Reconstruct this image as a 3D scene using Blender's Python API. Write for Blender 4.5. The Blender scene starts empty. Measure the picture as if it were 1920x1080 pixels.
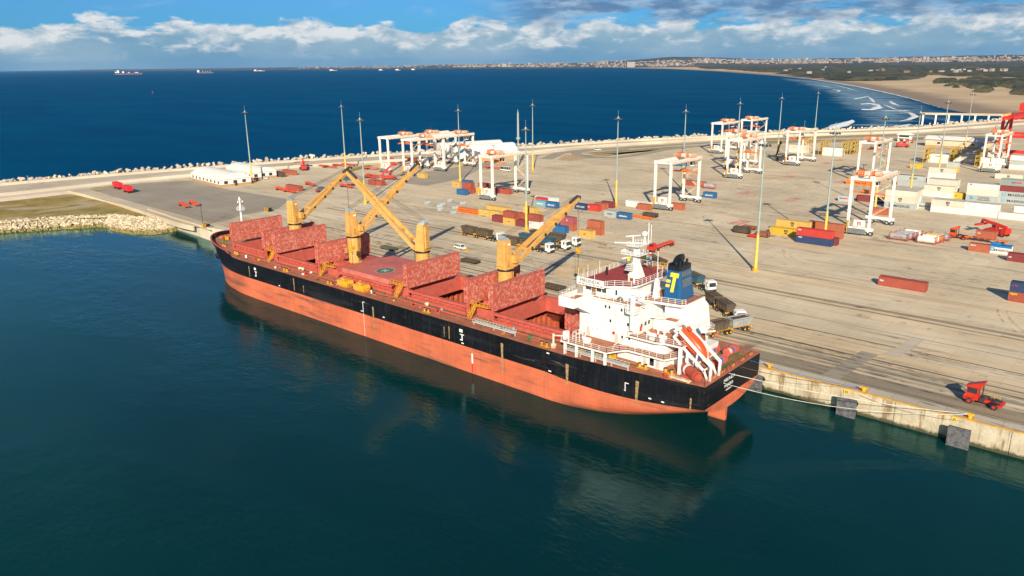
import bpy, math, random
import numpy as np
from mathutils import Vector, Matrix
rnd = random.Random(7)
C = bpy.context.scene.collection
scn = bpy.context.scene
# ------------------------------------------------------------------ camera
CZ = 65.5; FPX = 1450.0
def _basis():
    a = np.array([-750-960, 141-540, FPX]); a /= np.linalg.norm(a)
    b = np.array([2319-960, 102-540, FPX]); b /= np.linalg.norm(b)
    m = a+b; m /= np.linalg.norm(m); d = a-b; d -= m*(d@m); d /= np.linalg.norm(d)
    a, b = (m+d)/2**.5, (m-d)/2**.5
    return np.stack([-a, b, np.cross(-a, b)])
RB = _basis()
cam_d = bpy.data.cameras.new('camera'); cam = bpy.data.objects.new('camera', cam_d); C.objects.link(cam)
cam_d.sensor_width = 36; cam_d.lens = FPX/1920*36; cam_d.clip_start = 1; cam_d.clip_end = 250000
_m = Matrix.Identity(4)
for i in range(3):
    _m[i][0] = RB[i][0]; _m[i][1] = -RB[i][1]; _m[i][2] = -RB[i][2]
_m[2][3] = CZ
cam.matrix_world = _m; scn.camera = cam
def at(px, py, z=4.5):
    """ground position (metres) read off the surveyed photograph"""
    d = RB @ np.array([px-960, py-540, FPX]); t = (z-CZ)/d[2]
    return Vector((d[0]*t, d[1]*t, z))
def ray(px, py, dist):
    d = RB @ np.array([px-960, py-540, FPX]); d /= np.hypot(d[0], d[1])
    return Vector((d[0]*dist, d[1]*dist, CZ+d[2]*dist))
# ------------------------------------------------------------------ sun, sky, exposure
SUN_AZ = math.radians(-52); SUN_EL = math.radians(25.6)
sd = bpy.data.lights.new('sun', 'SUN'); sd.energy = 5.0; sd.angle = math.radians(0.5); sd.color = (1, .875, .68)
sun = bpy.data.objects.new('sun', sd); C.objects.link(sun)
_sv = Vector((math.cos(SUN_AZ)*math.cos(SUN_EL), math.sin(SUN_AZ)*math.cos(SUN_EL), math.sin(SUN_EL)))
sun.rotation_euler = _sv.to_track_quat('Z', 'Y').to_euler(); sun.location = (60, -80, 120)
scn.view_settings.view_transform = 'Standard'; scn.view_settings.look = 'None'
scn.view_settings.gamma = 1; scn.view_settings.exposure = 0.47; scn.view_settings.use_curve_mapping = False
W = bpy.data.worlds.new('World'); scn.world = W; W.use_nodes = True
nt = W.node_tree; nt.nodes.clear()
class NT:
    def __init__(s, t): s.t = t
    def n(s, typ, **kw):
        nd = s.t.nodes.new(typ)
        for k, v in kw.items():
            if k in nd.inputs and not hasattr(nd, k): nd.inputs[k].default_value = v
            else: setattr(nd, k, v)
        return nd
    def val(s, sock, v):
        if isinstance(v, bpy.types.NodeSocket): s.t.links.new(v, sock)
        else: sock.default_value = v
    def math(s, op, a, b=0.0, c=0.0, clamp=False):
        nd = s.t.nodes.new('ShaderNodeMath'); nd.operation = op; nd.use_clamp = clamp
        s.val(nd.inputs[0], a); s.val(nd.inputs[1], b); s.val(nd.inputs[2], c); return nd.outputs[0]
    def comb(s, x, y, z=0.0):
        nd = s.t.nodes.new('ShaderNodeCombineXYZ'); s.val(nd.inputs[0], x); s.val(nd.inputs[1], y); s.val(nd.inputs[2], z); return nd.outputs[0]
    def sep(s, v):
        nd = s.t.nodes.new('ShaderNodeSeparateXYZ'); s.val(nd.inputs[0], v); return nd.outputs
    def noise(s, vec, scale, detail=4, rough=.55, dist=0.0):
        nd = s.t.nodes.new('ShaderNodeTexNoise'); s.val(nd.inputs['Vector'], vec)
        nd.inputs['Scale'].default_value = scale; nd.inputs['Detail'].default_value = detail
        nd.inputs['Roughness'].default_value = rough; nd.inputs['Distortion'].default_value = dist; return nd.outputs['Fac']
    def mix(s, f, a, b, typ='MIX'):
        nd = s.t.nodes.new('ShaderNodeMix'); nd.data_type = 'RGBA'; nd.blend_type = typ
        s.val(nd.inputs[0], f)
        for i, v in ((6, a), (7, b)):
            if isinstance(v, (tuple, list)): v = (*v[:3], 1)
            s.val(nd.inputs[i], v)
        return nd.outputs[2]
    def ramp(s, f, lo, hi):
        nd = s.t.nodes.new('ShaderNodeMapRange'); nd.interpolation_type = 'SMOOTHSTEP'
        s.val(nd.inputs[0], f); nd.inputs[1].default_value = lo; nd.inputs[2].default_value = hi; return nd.outputs[0]
    def mapping(s, vec, scale, loc=(0, 0, 0)):
        nd = s.t.nodes.new('ShaderNodeMapping'); s.val(nd.inputs[0], vec)
        nd.inputs['Scale'].default_value = scale; nd.inputs['Location'].default_value = loc; return nd.outputs[0]
w = NT(nt)
sky = w.n('ShaderNodeTexSky'); sky.sky_type = 'NISHITA'; sky.sun_disc = False
sky.sun_elevation = SUN_EL; sky.sun_rotation = math.radians(142); sky.altitude = 60; sky.air_density = 1.0; sky.dust_density = .3; sky.ozone_density = 3.0
tc = w.n('ShaderNodeTexCoord'); X, Y, Z = w.sep(tc.outputs['Generated'])
azm = w.math('ARCTAN2', Y, X)                       # radians; view centre about 2.3
el = w.math('ARCSINE', Z)
SKY_TINT = (.11, .39, .76)
low = w.ramp(el, .30, .02)
base = w.mix(low, w.mix(1.0, sky.outputs[0], (.62, .68, .76), 'MULTIPLY'), w.mix(1.0, sky.outputs[0], SKY_TINT, 'MULTIPLY'))
# cumulus bank low over the horizon
cv = w.comb(w.math('MULTIPLY', azm, 16.0), w.math('MULTIPLY', el, 44.0), 3.3)
n1 = w.noise(cv, 1.0, 8, .58, .25)
n0 = w.noise(w.comb(w.math('MULTIPLY', azm, 5.0), 0.0, 1.1), 1.0, 2, .5)     # height of the bank along the horizon
top = w.math('MULTIPLY_ADD', n0, .024, .036)
dens = w.math('ADD', w.math('MULTIPLY_ADD', n1, .075, -.0375), w.math('SUBTRACT', top, el))
bank = w.math('MULTIPLY', w.ramp(dens, -.002, .006), w.ramp(el, -.006, -.001))
lit = w.ramp(w.math('ADD', w.math('MULTIPLY_ADD', n1, .11, -.055), w.math('MULTIPLY_ADD', top, -.50, el)), -.004, .022)
n2 = w.noise(w.comb(w.math('MULTIPLY', azm, 30.0), w.math('MULTIPLY', el, 70.0), 8.0), 1.0, 6, .6, .3)
lit = w.math('ADD', w.math('MULTIPLY', lit, w.ramp(n2, .28, .60)), w.math('MULTIPLY', w.ramp(n2, .50, .72), w.ramp(el, .004, .03)), clamp=True)
soft = w.noise(w.comb(w.math('MULTIPLY', azm, 7.0), w.math('MULTIPLY', el, 18.0), 4.0), 1.0, 4, .5)
ccol = w.mix(lit, w.mix(w.ramp(soft, .35, .68), w.mix(w.ramp(el, .0, .02), (1.1, 2.35, 3.6), (1.45, 2.8, 4.0)), (2.7, 3.8, 4.6)), (6.7, 6.7, 6.5))
out = w.mix(w.math('MULTIPLY', bank, .93), base, ccol)
# grey-blue deck of cloud higher up, toward the right
dv = w.comb(w.math('MULTIPLY', azm, 9.0), w.math('MULTIPLY', el, 55.0), 5.0)
n3 = w.noise(dv, 1.0, 8, .62, .4)
side = w.ramp(azm, 2.38, 2.22)
up = w.math('MULTIPLY', w.ramp(el, .038, .052), w.ramp(el, .40, .12))
dk = w.math('MULTIPLY', w.ramp(n3, .38, .53), w.math('MULTIPLY', side, up))
n4 = w.noise(w.comb(w.math('MULTIPLY', azm, 24.0), w.math('MULTIPLY', el, 90.0), 2.0), 1.0, 5, .6)
out = w.mix(w.math('MULTIPLY', dk, .92), out, w.mix(w.ramp(n4, .38, .70), (.9, 1.7, 3.0), (3.2, 4.2, 5.4)))
# thin wisps elsewhere
wi = w.math('MULTIPLY', w.ramp(w.noise(w.comb(w.math('MULTIPLY', azm, 6.0), w.math('MULTIPLY', el, 30.0), 9.0), 1.0, 7, .6, .5), .52, .75), w.ramp(el, .03, .06))
out = w.mix(w.math('MULTIPLY', wi, .35), out, (5.5, 6.0, 6.2))
bg = w.n('ShaderNodeBackground'); nt.links.new(out, bg.inputs[0]); bg.inputs[1].default_value = .092
wo = w.n('ShaderNodeOutputWorld'); nt.links.new(bg.outputs[0], wo.inputs[0])

# ------------------------------------------------------------------ helpers
OFF = Vector((0, 0, 0))
def tag(o, label=None, cat=None, group=None, kind=None):
    if label: o['label'] = label
    if cat: o['category'] = cat
    if group: o['group'] = group
    if kind: o['kind'] = kind
    return o
class MB:
    def __init__(s): s.v = []; s.f = []; s.mi = []; s.sm = []; s.cm = 0
    def add(s, vs, fs, smooth=False):
        o = len(s.v); s.v += [tuple(v) for v in vs]
        for f in fs: s.f.append([o+i for i in f]); s.mi.append(s.cm); s.sm.append(smooth)
        return s
    def m(s, i): s.cm = i; return s
    def hexa(s, p, smooth=False):   # 8 points: bottom 4 ccw, top 4 ccw
        return s.add(p, [(3, 2, 1, 0), (4, 5, 6, 7), (0, 1, 5, 4), (1, 2, 6, 5), (2, 3, 7, 6), (3, 0, 4, 7)], smooth)
    def box(s, x0, x1, y0, y1, z0, z1):
        return s.hexa([(x0, y0, z0), (x1, y0, z0), (x1, y1, z0), (x0, y1, z0), (x0, y0, z1), (x1, y0, z1), (x1, y1, z1), (x0, y1, z1)])
    def obox(s, c, d, rz=0.0, rx=0.0, ry=0.0):
        M_ = Matrix.Translation(c) @ Matrix.Rotation(rz, 4, 'Z') @ Matrix.Rotation(ry, 4, 'Y') @ Matrix.Rotation(rx, 4, 'X')
        a, b, h = d[0]/2, d[1]/2, d[2]/2
        return s.hexa([M_ @ Vector(p) for p in ((-a, -b, -h), (a, -b, -h), (a, b, -h), (-a, b, -h), (-a, -b, h), (a, -b, h), (a, b, h), (-a, b, h))])
    def beam(s, p, q, wd, h=None, w2=None, h2=None):
        h = wd if h is None else h; w2 = wd if w2 is None else w2; h2 = h if h2 is None else h2
        p = Vector(p); q = Vector(q); d = (q-p).normalized()
        sd_ = d.cross(Vector((0, 0, 1)))
        if sd_.length < 1e-3: sd_ = Vector((1, 0, 0))
        sd_.normalize(); u = sd_.cross(d)
        P = [p-sd_*wd/2-u*h/2, p+sd_*wd/2-u*h/2, p+sd_*wd/2+u*h/2, p-sd_*wd/2+u*h/2]
        Q = [q-sd_*w2/2-u*h2/2, q+sd_*w2/2-u*h2/2, q+sd_*w2/2+u*h2/2, q-sd_*w2/2+u*h2/2]
        return s.hexa(P+Q)
    def cyl(s, p, q, r, r2=None, n=14, smooth=True, caps=True):
        r2 = r if r2 is None else r2; p = Vector(p); q = Vector(q); d = (q-p).normalized()
        a = d.orthogonal().normalized(); b = d.cross(a); vs = []
        for c, rr in ((p, r), (q, r2)):
            for i in range(n):
                t = 2*math.pi*i/n; vs.append(c+(a*math.cos(t)+b*math.sin(t))*rr)
        s.add(vs, [(i, (i+1) % n, n+(i+1) % n, n+i) for i in range(n)], smooth)
        if caps: s.add(vs, [tuple(range(n-1, -1, -1)), tuple(range(n, 2*n))])
        return s
    def tube(s, pts, r, n=5):
        for a, b in zip(pts[:-1], pts[1:]): s.cyl(a, b, r, n=n, smooth=True, caps=False)
        return s
    def prism(s, poly, z0, z1):
        n = len(poly)
        area = sum(poly[i][0]*poly[(i+1) % n][1]-poly[(i+1) % n][0]*poly[i][1] for i in range(n))
        if area < 0: poly = poly[::-1]
        vs = [(x, y, z0) for x, y in poly]+[(x, y, z1) for x, y in poly]
        return s.add(vs, [tuple(range(n-1, -1, -1)), tuple(range(n, 2*n))]+[(i, (i+1) % n, n+(i+1) % n, n+i) for i in range(n)])
    def prismy(s, poly, y0, y1):     # poly in x,z
        n = len(poly)
        area = sum(poly[i][0]*poly[(i+1) % n][1]-poly[(i+1) % n][0]*poly[i][1] for i in range(n))
        if area < 0: poly = poly[::-1]
        vs = [(x, y0, z) for x, z in poly]+[(x, y1, z) for x, z in poly]
        return s.add(vs, [tuple(range(n)), tuple(range(2*n-1, n-1, -1))]+[(i, n+i, n+(i+1) % n, (i+1) % n) for i in range(n)])
    def sphere(s, c, r, n=10, k=6, sz=1.0):
        vs = []; c = Vector(c)
        for j in range(k+1):
            ph = math.pi*j/k
            for i in range(n): t = 2*math.pi*i/n; vs.append(c+Vector((math.sin(ph)*math.cos(t)*r, math.sin(ph)*math.sin(t)*r, -math.cos(ph)*r*sz)))
        return s.add(vs, [(j*n+i, j*n+(i+1) % n, (j+1)*n+(i+1) % n, (j+1)*n+i) for j in range(k) for i in range(n)], True)
    def rail(s, pts, h=1.05, step=1.8, r=.045, rails=3, closed=False):
        pts = [Vector(p) for p in pts]
        if closed: pts.append(pts[0])
        for si, (a, b) in enumerate(zip(pts[:-1], pts[1:])):
            L = (b-a).length; k = max(1, round(L/step))
            for i in range(1 if si or closed else 0, k+1):
                p = a.lerp(b, i/k); s.beam(p, p+Vector((0, 0, h)), r*1.5)
            for j in range(rails):
                z = h*(j+1)/rails; s.beam(a+Vector((0, 0, z)), b+Vector((0, 0, z)), r if j < rails-1 else r*1.3)
        return s
    def wheel(s, c, r, wd, axis='Y', tyre=0, rim=1):
        c = Vector(c); a = Vector((0, wd/2, 0)) if axis == 'Y' else Vector((wd/2, 0, 0))
        s.m(tyre); s.cyl(c-a, c+a, r, n=14); s.m(rim); s.cyl(c-a*1.06, c+a*1.06, r*.5, n=10); return s
    def build(s, name, mats, parent=None, off=None):
        off = OFF if off is None else off
        me = bpy.data.meshes.new(name)
        vs = [(v[0]-off[0], v[1]-off[1], v[2]-off[2]) for v in s.v] if off.length else s.v
        me.from_pydata(vs, [], s.f)
        if not isinstance(mats, (list, tuple)): mats = [mats]
        for m_ in mats: me.materials.append(m_)
        me.polygons.foreach_set('material_index', s.mi); me.polygons.foreach_set('use_smooth', s.sm); me.update()
        o = bpy.data.objects.new(name, me); C.objects.link(o)
        if parent: o.parent = parent
        elif off.length: o.location = off
        return o
def empty(name, loc=(0, 0, 0), rz=0.0):
    o = bpy.data.objects.new(name, None); C.objects.link(o); o.location = loc; o.rotation_euler = (0, 0, rz); o.empty_display_size = .5; return o
def copy_tree(o, parent=None):
    c = o.copy(); C.objects.link(c)
    if parent: c.parent = parent
    for ch in [k for k in bpy.data.objects if k.parent == o]: copy_tree(ch, c)
    return c
_tx = {}
def text_mesh(txt, size, bold=0.0, space=1.0):
    k = (txt, size, bold, space)
    if k not in _tx:
        cu = bpy.data.curves.new('t', 'FONT'); cu.body = txt; cu.size = size; cu.align_x = 'CENTER'; cu.align_y = 'CENTER'
        cu.extrude = .012; cu.offset = bold; cu.space_character = space; cu.resolution_u = 3
        o = bpy.data.objects.new('t', cu); me = bpy.data.meshes.new_from_object(o); bpy.data.objects.remove(o); bpy.data.curves.remove(cu); _tx[k] = me
    return _tx[k]
def text(name, txt, size, loc, rot, mat, parent=None, bold=0.0, sx=1.0, space=1.0):
    me = text_mesh(txt, size, bold, space).copy(); me.materials.clear(); me.materials.append(mat); me.name = name
    o = bpy.data.objects.new(name, me); C.objects.link(o); o.location = loc; o.rotation_euler = rot; o.scale = (sx, 1, 1)
    if parent: o.parent = parent
    return o
_zi = [0]
def sheet(name, poly, z, mat, sub=None):
    if z > 4.505: _zi[0] += 1; z += _zi[0]*.0012
    me = bpy.data.meshes.new(name); me.from_pydata([(x, y, z) for x, y in poly], [], [list(range(len(poly)))])
    me.materials.append(mat); o = bpy.data.objects.new(name, me); C.objects.link(o)
    me.update()
    if me.polygons[0].normal.z < 0: me.flip_normals()
    return tag(o, kind='structure')
# ------------------------------------------------------------------ materials
_mc = {}
SATB = 1.0
def mat(name, col, rough=.55, metal=0.0, var=.18, scale=.6, rust=0.0, rcol=(.16, .055, .02), streak=0.0, scol=(.10, .06, .035), patch=0.0, pcol=(.7, .5, .45), pscale=.9, corr=0.0, bump=0.0, bscale=6.0, spec=.5, world=False, objvar=0.0, grime=0.0, gcol=(.10,.07,.06), seam=0.0, scuff=0.0):
    if name in _mc: return _mc[name]
    m_ = bpy.data.materials.new(name); m_.use_nodes = True; t = NT(m_.node_tree); b = m_.node_tree.nodes['Principled BSDF']
    tc_ = t.n('ShaderNodeTexCoord'); P = tc_.outputs['Object']
    if world: P = t.n('ShaderNodeNewGeometry').outputs['Position']
    oi = t.n('ShaderNodeObjectInfo').outputs['Random']
    Pj = t.math('MULTIPLY', oi, 50.0)
    va = t.n('ShaderNodeVectorMath'); va.operation = 'ADD'; t.t.links.new(P, va.inputs[0]); t.t.links.new(t.comb(Pj, Pj, Pj), va.inputs[1]); P2 = va.outputs[0]
    lo = tuple(c*(1-var) for c in col); hi = tuple(min(1, c*(1+var*.7)) for c in col)
    c = t.mix(t.ramp(t.noise(P2, scale, 6, .62), .3, .7), lo, hi)
    if objvar:
        hs = t.n('ShaderNodeHueSaturation'); t.t.links.new(c, hs.inputs['Color']); t.val(hs.inputs['Value'], t.math('MULTIPLY_ADD', oi, objvar*2, 1-objvar)); c = hs.outputs[0]
    if patch: c = t.mix(t.math('MULTIPLY', t.ramp(t.noise(P2, pscale, 9, .72, .8), .49, .56), patch), c, pcol)
    if streak:
        sv = t.mapping(P2, (1.3, 1.3, .10)); c = t.mix(t.math('MULTIPLY', t.ramp(t.noise(sv, 1.4, 5, .6), .48, .78), streak), c, scol)
    if grime: c = t.mix(t.math('MULTIPLY', t.ramp(t.noise(t.mapping(P2, (.045, .045, .42)), 1.0, 8, .68, .5), .50, .66), grime), c, gcol)
    if scuff:
        sx_, sy_, sz_ = t.sep(tc_.outputs['Object'])
        c = t.mix(t.math('MULTIPLY', t.math('MULTIPLY', t.ramp(t.noise(t.mapping(P2, (.10, .10, 1.6), (3, 5, 1)), 1.0, 9, .74, .9), .56, .70), t.ramp(t.noise(P2, .07, 2, .5), .48, .62)), scuff), c, (.20, .17, .14))
    if seam:
        sx_, sy_, sz_ = t.sep(tc_.outputs['Object'])
        l1 = t.math('LESS_THAN', t.math('FRACT', t.math('DIVIDE', sx_, 8.7)), .014); l2 = t.math('LESS_THAN', t.math('FRACT', t.math('DIVIDE', sz_, 2.3)), .045)
        c = t.mix(t.math('MULTIPLY', t.math('MAXIMUM', l1, l2), seam), c, tuple(v*.45 for v in col))
    if rust: c = t.mix(t.math('MULTIPLY', t.ramp(t.noise(P2, 1.9, 9, .7, .3), .62-.12*rust, .74-.08*rust), min(1, rust)), c, rcol)
    t.t.links.new(c, b.inputs['Base Color']); b.inputs['Roughness'].default_value = rough; b.inputs['Metallic'].default_value = metal
    b.inputs['Specular IOR Level'].default_value = spec
    h = None
    if corr:
        x, y, z = t.sep(tc_.outputs['Object'])
        h = t.math('MULTIPLY', t.math('SINE', t.math('MULTIPLY', t.math('ADD', x, y), corr)), .04)
    if bump:
        nb = t.math('MULTIPLY', t.noise(P2, bscale, 5, .6), bump); h = nb if h is None else t.math('ADD', h, nb)
    if h is not None:
        bp = t.n('ShaderNodeBump'); t.t.links.new(h, bp.inputs['Height']); bp.inputs['Strength'].default_value = .8; bp.inputs['Distance'].default_value = 1.0
        t.t.links.new(bp.outputs[0], b.inputs['Normal'])
    _mc[name] = m_; return m_
WHITE = mat('white_paint', (.78, .765, .73), .55, var=.08, rust=.35, rcol=(.42, .25, .14), streak=.16, scol=(.50, .38, .27))
WHITEP = mat('plain_white_paint', (.78, .765, .73), .55, var=.07, streak=.12, scol=(.4, .36, .3))
DECK = mat('deck_paint', (.42, .15, .08), .75, var=.25, scale=.5, rust=.9, rcol=(.17, .085, .045), patch=.35, pcol=(.42, .19, .12), pscale=.35)
POOP = mat('worn_deck_paint', (.36, .13, .06), .75, var=.3, scale=.8, rust=1.0, rcol=(.17, .09, .05), patch=.4, pcol=(.36, .16, .09), pscale=.5)
RED = mat('coaming_paint', (.50, .105, .075), .6, var=.15, rust=.5, rcol=(.25, .06, .03), streak=.25, scol=(.30, .07, .04))
COVER = mat('hatch_cover_paint', (.46, .088, .058), .6, var=.14, patch=.8, pcol=(.64, .29, .22), pscale=1.45, rust=.4, rcol=(.25, .06, .03), streak=.1, scol=(.3, .06, .04))
COVERTOP = mat('hatch_top_paint', (.50, .13, .10), .6, var=.16, scale=.25, patch=.2, pcol=(.60, .22, .17), pscale=.3)
HOLD = mat('hold_paint', (.42, .085, .035), .8, var=.3, scale=.7, rust=.7, rcol=(.20, .05, .02), streak=.4, scol=(.17, .05, .03))
YCRANE = mat('crane_yellow', (.68, .37, .10), .5, var=.14, rust=.7, rcol=(.34, .14, .04), streak=.6, scol=(.40, .17, .05))
YEL = mat('bright_yellow', (.70, .36, .02), .55, var=.25, scale=1.5, rust=.4)
BLACK = mat('black_paint', (.012, .014, .02), .4, var=.3)
DARK = mat('dark_steel', (.04, .04, .042), .6, var=.3)
GREY = mat('grey_steel', (.33, .36, .38), .5, var=.2, rust=.3)
WIRE = mat('wire_rope', (.09, .08, .07), .6, var=.2)
ROPE = mat('mooring_rope', (.66, .62, .52), .9, var=.2)
BROPE = mat('blue_rope', (.02, .12, .38), .9, var=.2)
GREEN = mat('green_paint', (.05, .20, .08), .6, var=.3)
GLINE = mat('worn_green_line', (.13, .13, .04), .8, var=.4, scale=1)
GLASS = mat('dark_glass', (.03, .04, .045), .08, var=.1)
TYRE = mat('rubber', (.025, .025, .027), .85, var=.3)
ORED = mat('orange_red_paint', (.72, .085, .02), .38, var=.08)
ORNG = mat('orange_paint', (.70, .17, .03), .5, var=.15, rust=.3)
MRED = mat('machine_red', (.58, .03, .015), .45, var=.15)
STAINY = mat('discharge_stain', (.34, .22, .10), .7, var=.5, scale=2)
TXW = mat('white_lettering', (.80, .80, .78), .6, var=.05)
TXK = mat('black_lettering', (.03, .035, .04), .6, var=.05)
TXR = mat('red_lettering', (.6, .04, .03), .6, var=.05)
TXB = mat('blue_lettering', (.05, .30, .55), .6, var=.05)
TXY = mat('yellow_emblem', (.80, .60, .04), .55, var=.06)
# ================================================================== the bulk carrier
CL = 126.6; HB = 14.4
def deckz(x): return 10.6 if x > -212 else 10.6+.5*min(1, (-212-x)/25)
def topz(x):        # top of the plated side: bulwark at the bow
    if x > -213: return deckz(x)
    return deckz(x)+1.25*min(1, (-213-x)/5)
def zbound(x): return 5.9 if x < -92 else 5.9+.25*((x+92)/33.7)-.95*math.sin(math.pi*(x+92)/33.7)
def hb(x, z):
    x = max(-244.9, x)
    # bow ellipse, rake and flare with height
    f = max(0, min(1, z/12)); x0 = -203-5*f; xs = -237-7.2*f**2.4
    h = HB
    if x < x0:
        s = (x0-x)/(x0-xs); h = HB*math.sqrt(max(0, 1-min(1, s)**1.85))
    if x > -88:
        t = (x+88)/29.7; h = HB-3.4*t**1.4
        t2 = max(0, (x+92)/33.7); zk = 6.3*t2**1.6; z0 = -9+12.6*t2**.9
        if z < zk: h *= max(0, (z-z0)/(zk-z0+1e-6))**(1/2.3)
    return h
def hullx():
    xs = list(np.linspace(-58.3, -92, 15))+list(np.arange(-96, -200, -8))+list(np.linspace(-200, -234, 18))+list(np.linspace(-235, -244.2, 24))
    return xs
OFF = Vector((-155, CL, 0))
ship = empty('cargo_ship', OFF); tag(ship, 'black and red bulk carrier with four yellow cranes moored along the quay', 'ship')
def P(n_, mb, mats, par=None): return mb.build(n_, mats, par or ship)
HULLK = mat('hull_black', (.005, .0065, .010), .5, var=.35, spec=.22, scuff=.75, scale=.15, grime=.25, gcol=(.05, .05, .05), streak=.3, scol=(.06, .045, .035), rust=.4, rcol=(.12, .08, .05))
def _anti():
    m_ = mat('hull_red', (.60, .14, .062), .62, var=.2, seam=.35, scuff=.5, scale=.12, grime=.95, gcol=(.19, .08, .055), streak=.6, scol=(.33, .11, .06), rust=.35, rcol=(.30, .13, .08))
    return m_
HULLR = _anti()
mb = MB(); xs = hullx(); NZ = 13
def zlev(x):
    zb = zbound(x); tz = topz(x)
    zs = -2.5 if x < -91 else max(-2.5, -9+12.6*((x+92)/33.7)**.9)
    return [zs+(zb-zs)*(k/7)**(1.35 if x > -91 else 1.0) for k in range(8)]+[zb+(tz-zb)*k/5 for k in (1, 2, 3, 4, 5)]
for sgn in (-1, 1):
    G_ = []
    for x in xs:
        row = []
        for z in zlev(x):
            # stem: clamp station to the stem at this height
            f = max(0, min(1, z/12)); st = -237-7.2*f**2.4
            xx = max(x, st); row.append((xx, CL+sgn*hb(xx, z), z))
        G_.append(row)
    nz = len(G_[0]); vs = [p for r in G_ for p in r]; fk = []; fr = []
    for i in range(len(G_)-1):
        for j in range(nz-1):
            q = (i*nz+j, (i+1)*nz+j, (i+1)*nz+j+1, i*nz+j+1)
            if sgn > 0: q = q[::-1]
            (fr if j < 7 else fk).append(q)
    mb.m(0).add(vs, fk, True); mb.m(1).add(vs, fr, True)
# transom
tz = [(z, hb(-58.3, z)) for z in zlev(-58.3)]
for (z0, h0), (z1, h1), k in zip(tz[:-1], tz[1:], range(99)):
    mb.m(1 if k < 7 else 0).add([(-58.3, CL-h0, z0), (-58.3, CL+h0, z0), (-58.3, CL+h1, z1), (-58.3, CL-h1, z1)], [(0, 1, 2, 3)])
hull = P('hull', mb, [HULLK, HULLR])
mb = MB(); mb.prismy([(-63.0, -2), (-59.4, -2), (-59.2, 3.9), (-62.6, 3.4)], CL-.35, CL+.35); P('rudder', mb, HULLR)
mb = MB()   # white sheer line / deck edge angle bar
edge = [(x, hb(x, topz(x)), topz(x)) for x in xs]
# deck plating with hatch openings
HAT = [(-220.5, -205.8), (-196.4, -179.2), (-166, -147.5), (-138.3, -121.4), (-109.8, -92.2)]   # opening x ranges
HY0, HY1 = 119.2, 134.8
mb = MB()
def dstrip(xa, xb, side):
    st = [x for x in sorted(set([xa, xb]+[x for x in xs if xa < x < xb]))]
    for a, b in zip(st[:-1], st[1:]):
        ya = [CL-hb(a, deckz(a))+.05, HY0, HY1, CL+hb(a, deckz(a))-.05]; yb = [CL-hb(b, deckz(b))+.05, HY0, HY1, CL+hb(b, deckz(b))-.05]
        for k in ((0, 1), (2, 3)) if side == 'open' else ((0, 3),):
            mb.add([(a, ya[k[0]], deckz(a)), (b, yb[k[0]], deckz(b)), (b, yb[k[1]], deckz(b)), (a, ya[k[1]], deckz(a))], [(0, 1, 2, 3)])
cuts = [-243.9]
for a, b in HAT: cuts += [a, b]
cuts.append(-58.35)
for k in range(len(cuts)-1): dstrip(cuts[k], cuts[k+1], 'open' if k % 2 else 'full')
P('main_deck', mb, DECK)
# bulwark at the bow: inner face, cap and stays
mb = MB(); bp = []
for sgn in (-1, 1):
    pts = [(x, CL+sgn*max(.0, hb(x, topz(x))-.25), ) for x in xs if x < -214]
    for a, b in zip(pts[:-1], pts[1:]):
        za, zb_ = topz(a[0]), topz(b[0])
        mb.m(0).add([(a[0], a[1], deckz(a[0])), (b[0], b[1], deckz(b[0])), (b[0], b[1], zb_-.03), (a[0], a[1], za-.03)], [(0, 1, 2, 3)])
        mb.beam((a[0], a[1]+sgn*.1, za+.03), (b[0], b[1]+sgn*.1, zb_+.03), .45, .12)
        if (b[0]-a[0])**2+(b[1]-a[1])**2 > .3: mb.beam((a[0], a[1]-sgn*.1, za-.1), (a[0], a[1]-sgn*.8, deckz(a[0])), .15)
P('bulwark', mb, RED)
# coamings with side stays
def hatch_coaming(a, b, closed=False):
    mb = MB(); x0, x1 = a-.0, b+.0; t = .35; zt = 12.7; y0, y1 = 118.85, 135.15
    mb.box(x0-t, x1+t, y0, y0+t, 9.4, zt); mb.box(x0-t, x1+t, y1-t, y1, 9.4, zt)
    mb.box(x0-t, x0, y0+t, y1-t, 9.4, zt); mb.box(x1, x1+t, y0+t, y1-t, 9.4, zt)
    for y, s_ in ((y0, -1), (y1, 1)):
        mb.box(x0-1.6, x1+1.6, min(y, y+s_*.75), max(y, y+s_*.75), zt-.12, zt+.06)          # top flange
        mb.box(x0-1.6, x1+1.6, min(y, y+s_*.35), max(y, y+s_*.35), 11.15, 11.27)
        k = int((x1-x0)/1.75)
        for i in range(k+1):
            x = x0+(x1-x0)*i/k; mb.prism([(x-.09, y), (x+.09, y), (x+.09, y+s_*.78), (x-.09, y+s_*.78)], 10.6, zt-.12)
        mb.box(x0-1.6, x1+1.6, min(y+s_*.72, y+s_*.8), max(y+s_*.72, y+s_*.8), zt-.5, zt-.05)
        mb.box(x0-1.6, x1+1.6, min(y+s_*.78, y+s_*.9), max(y+s_*.78, y+s_*.9), 10.6, 11.2)
        mb.beam((x0-1.6, y+s_*.4, zt-.2), (x0-3.6, y+s_*.4, 10.6), .12, .9)
    return P('hatch_coaming', mb, RED)
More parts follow.
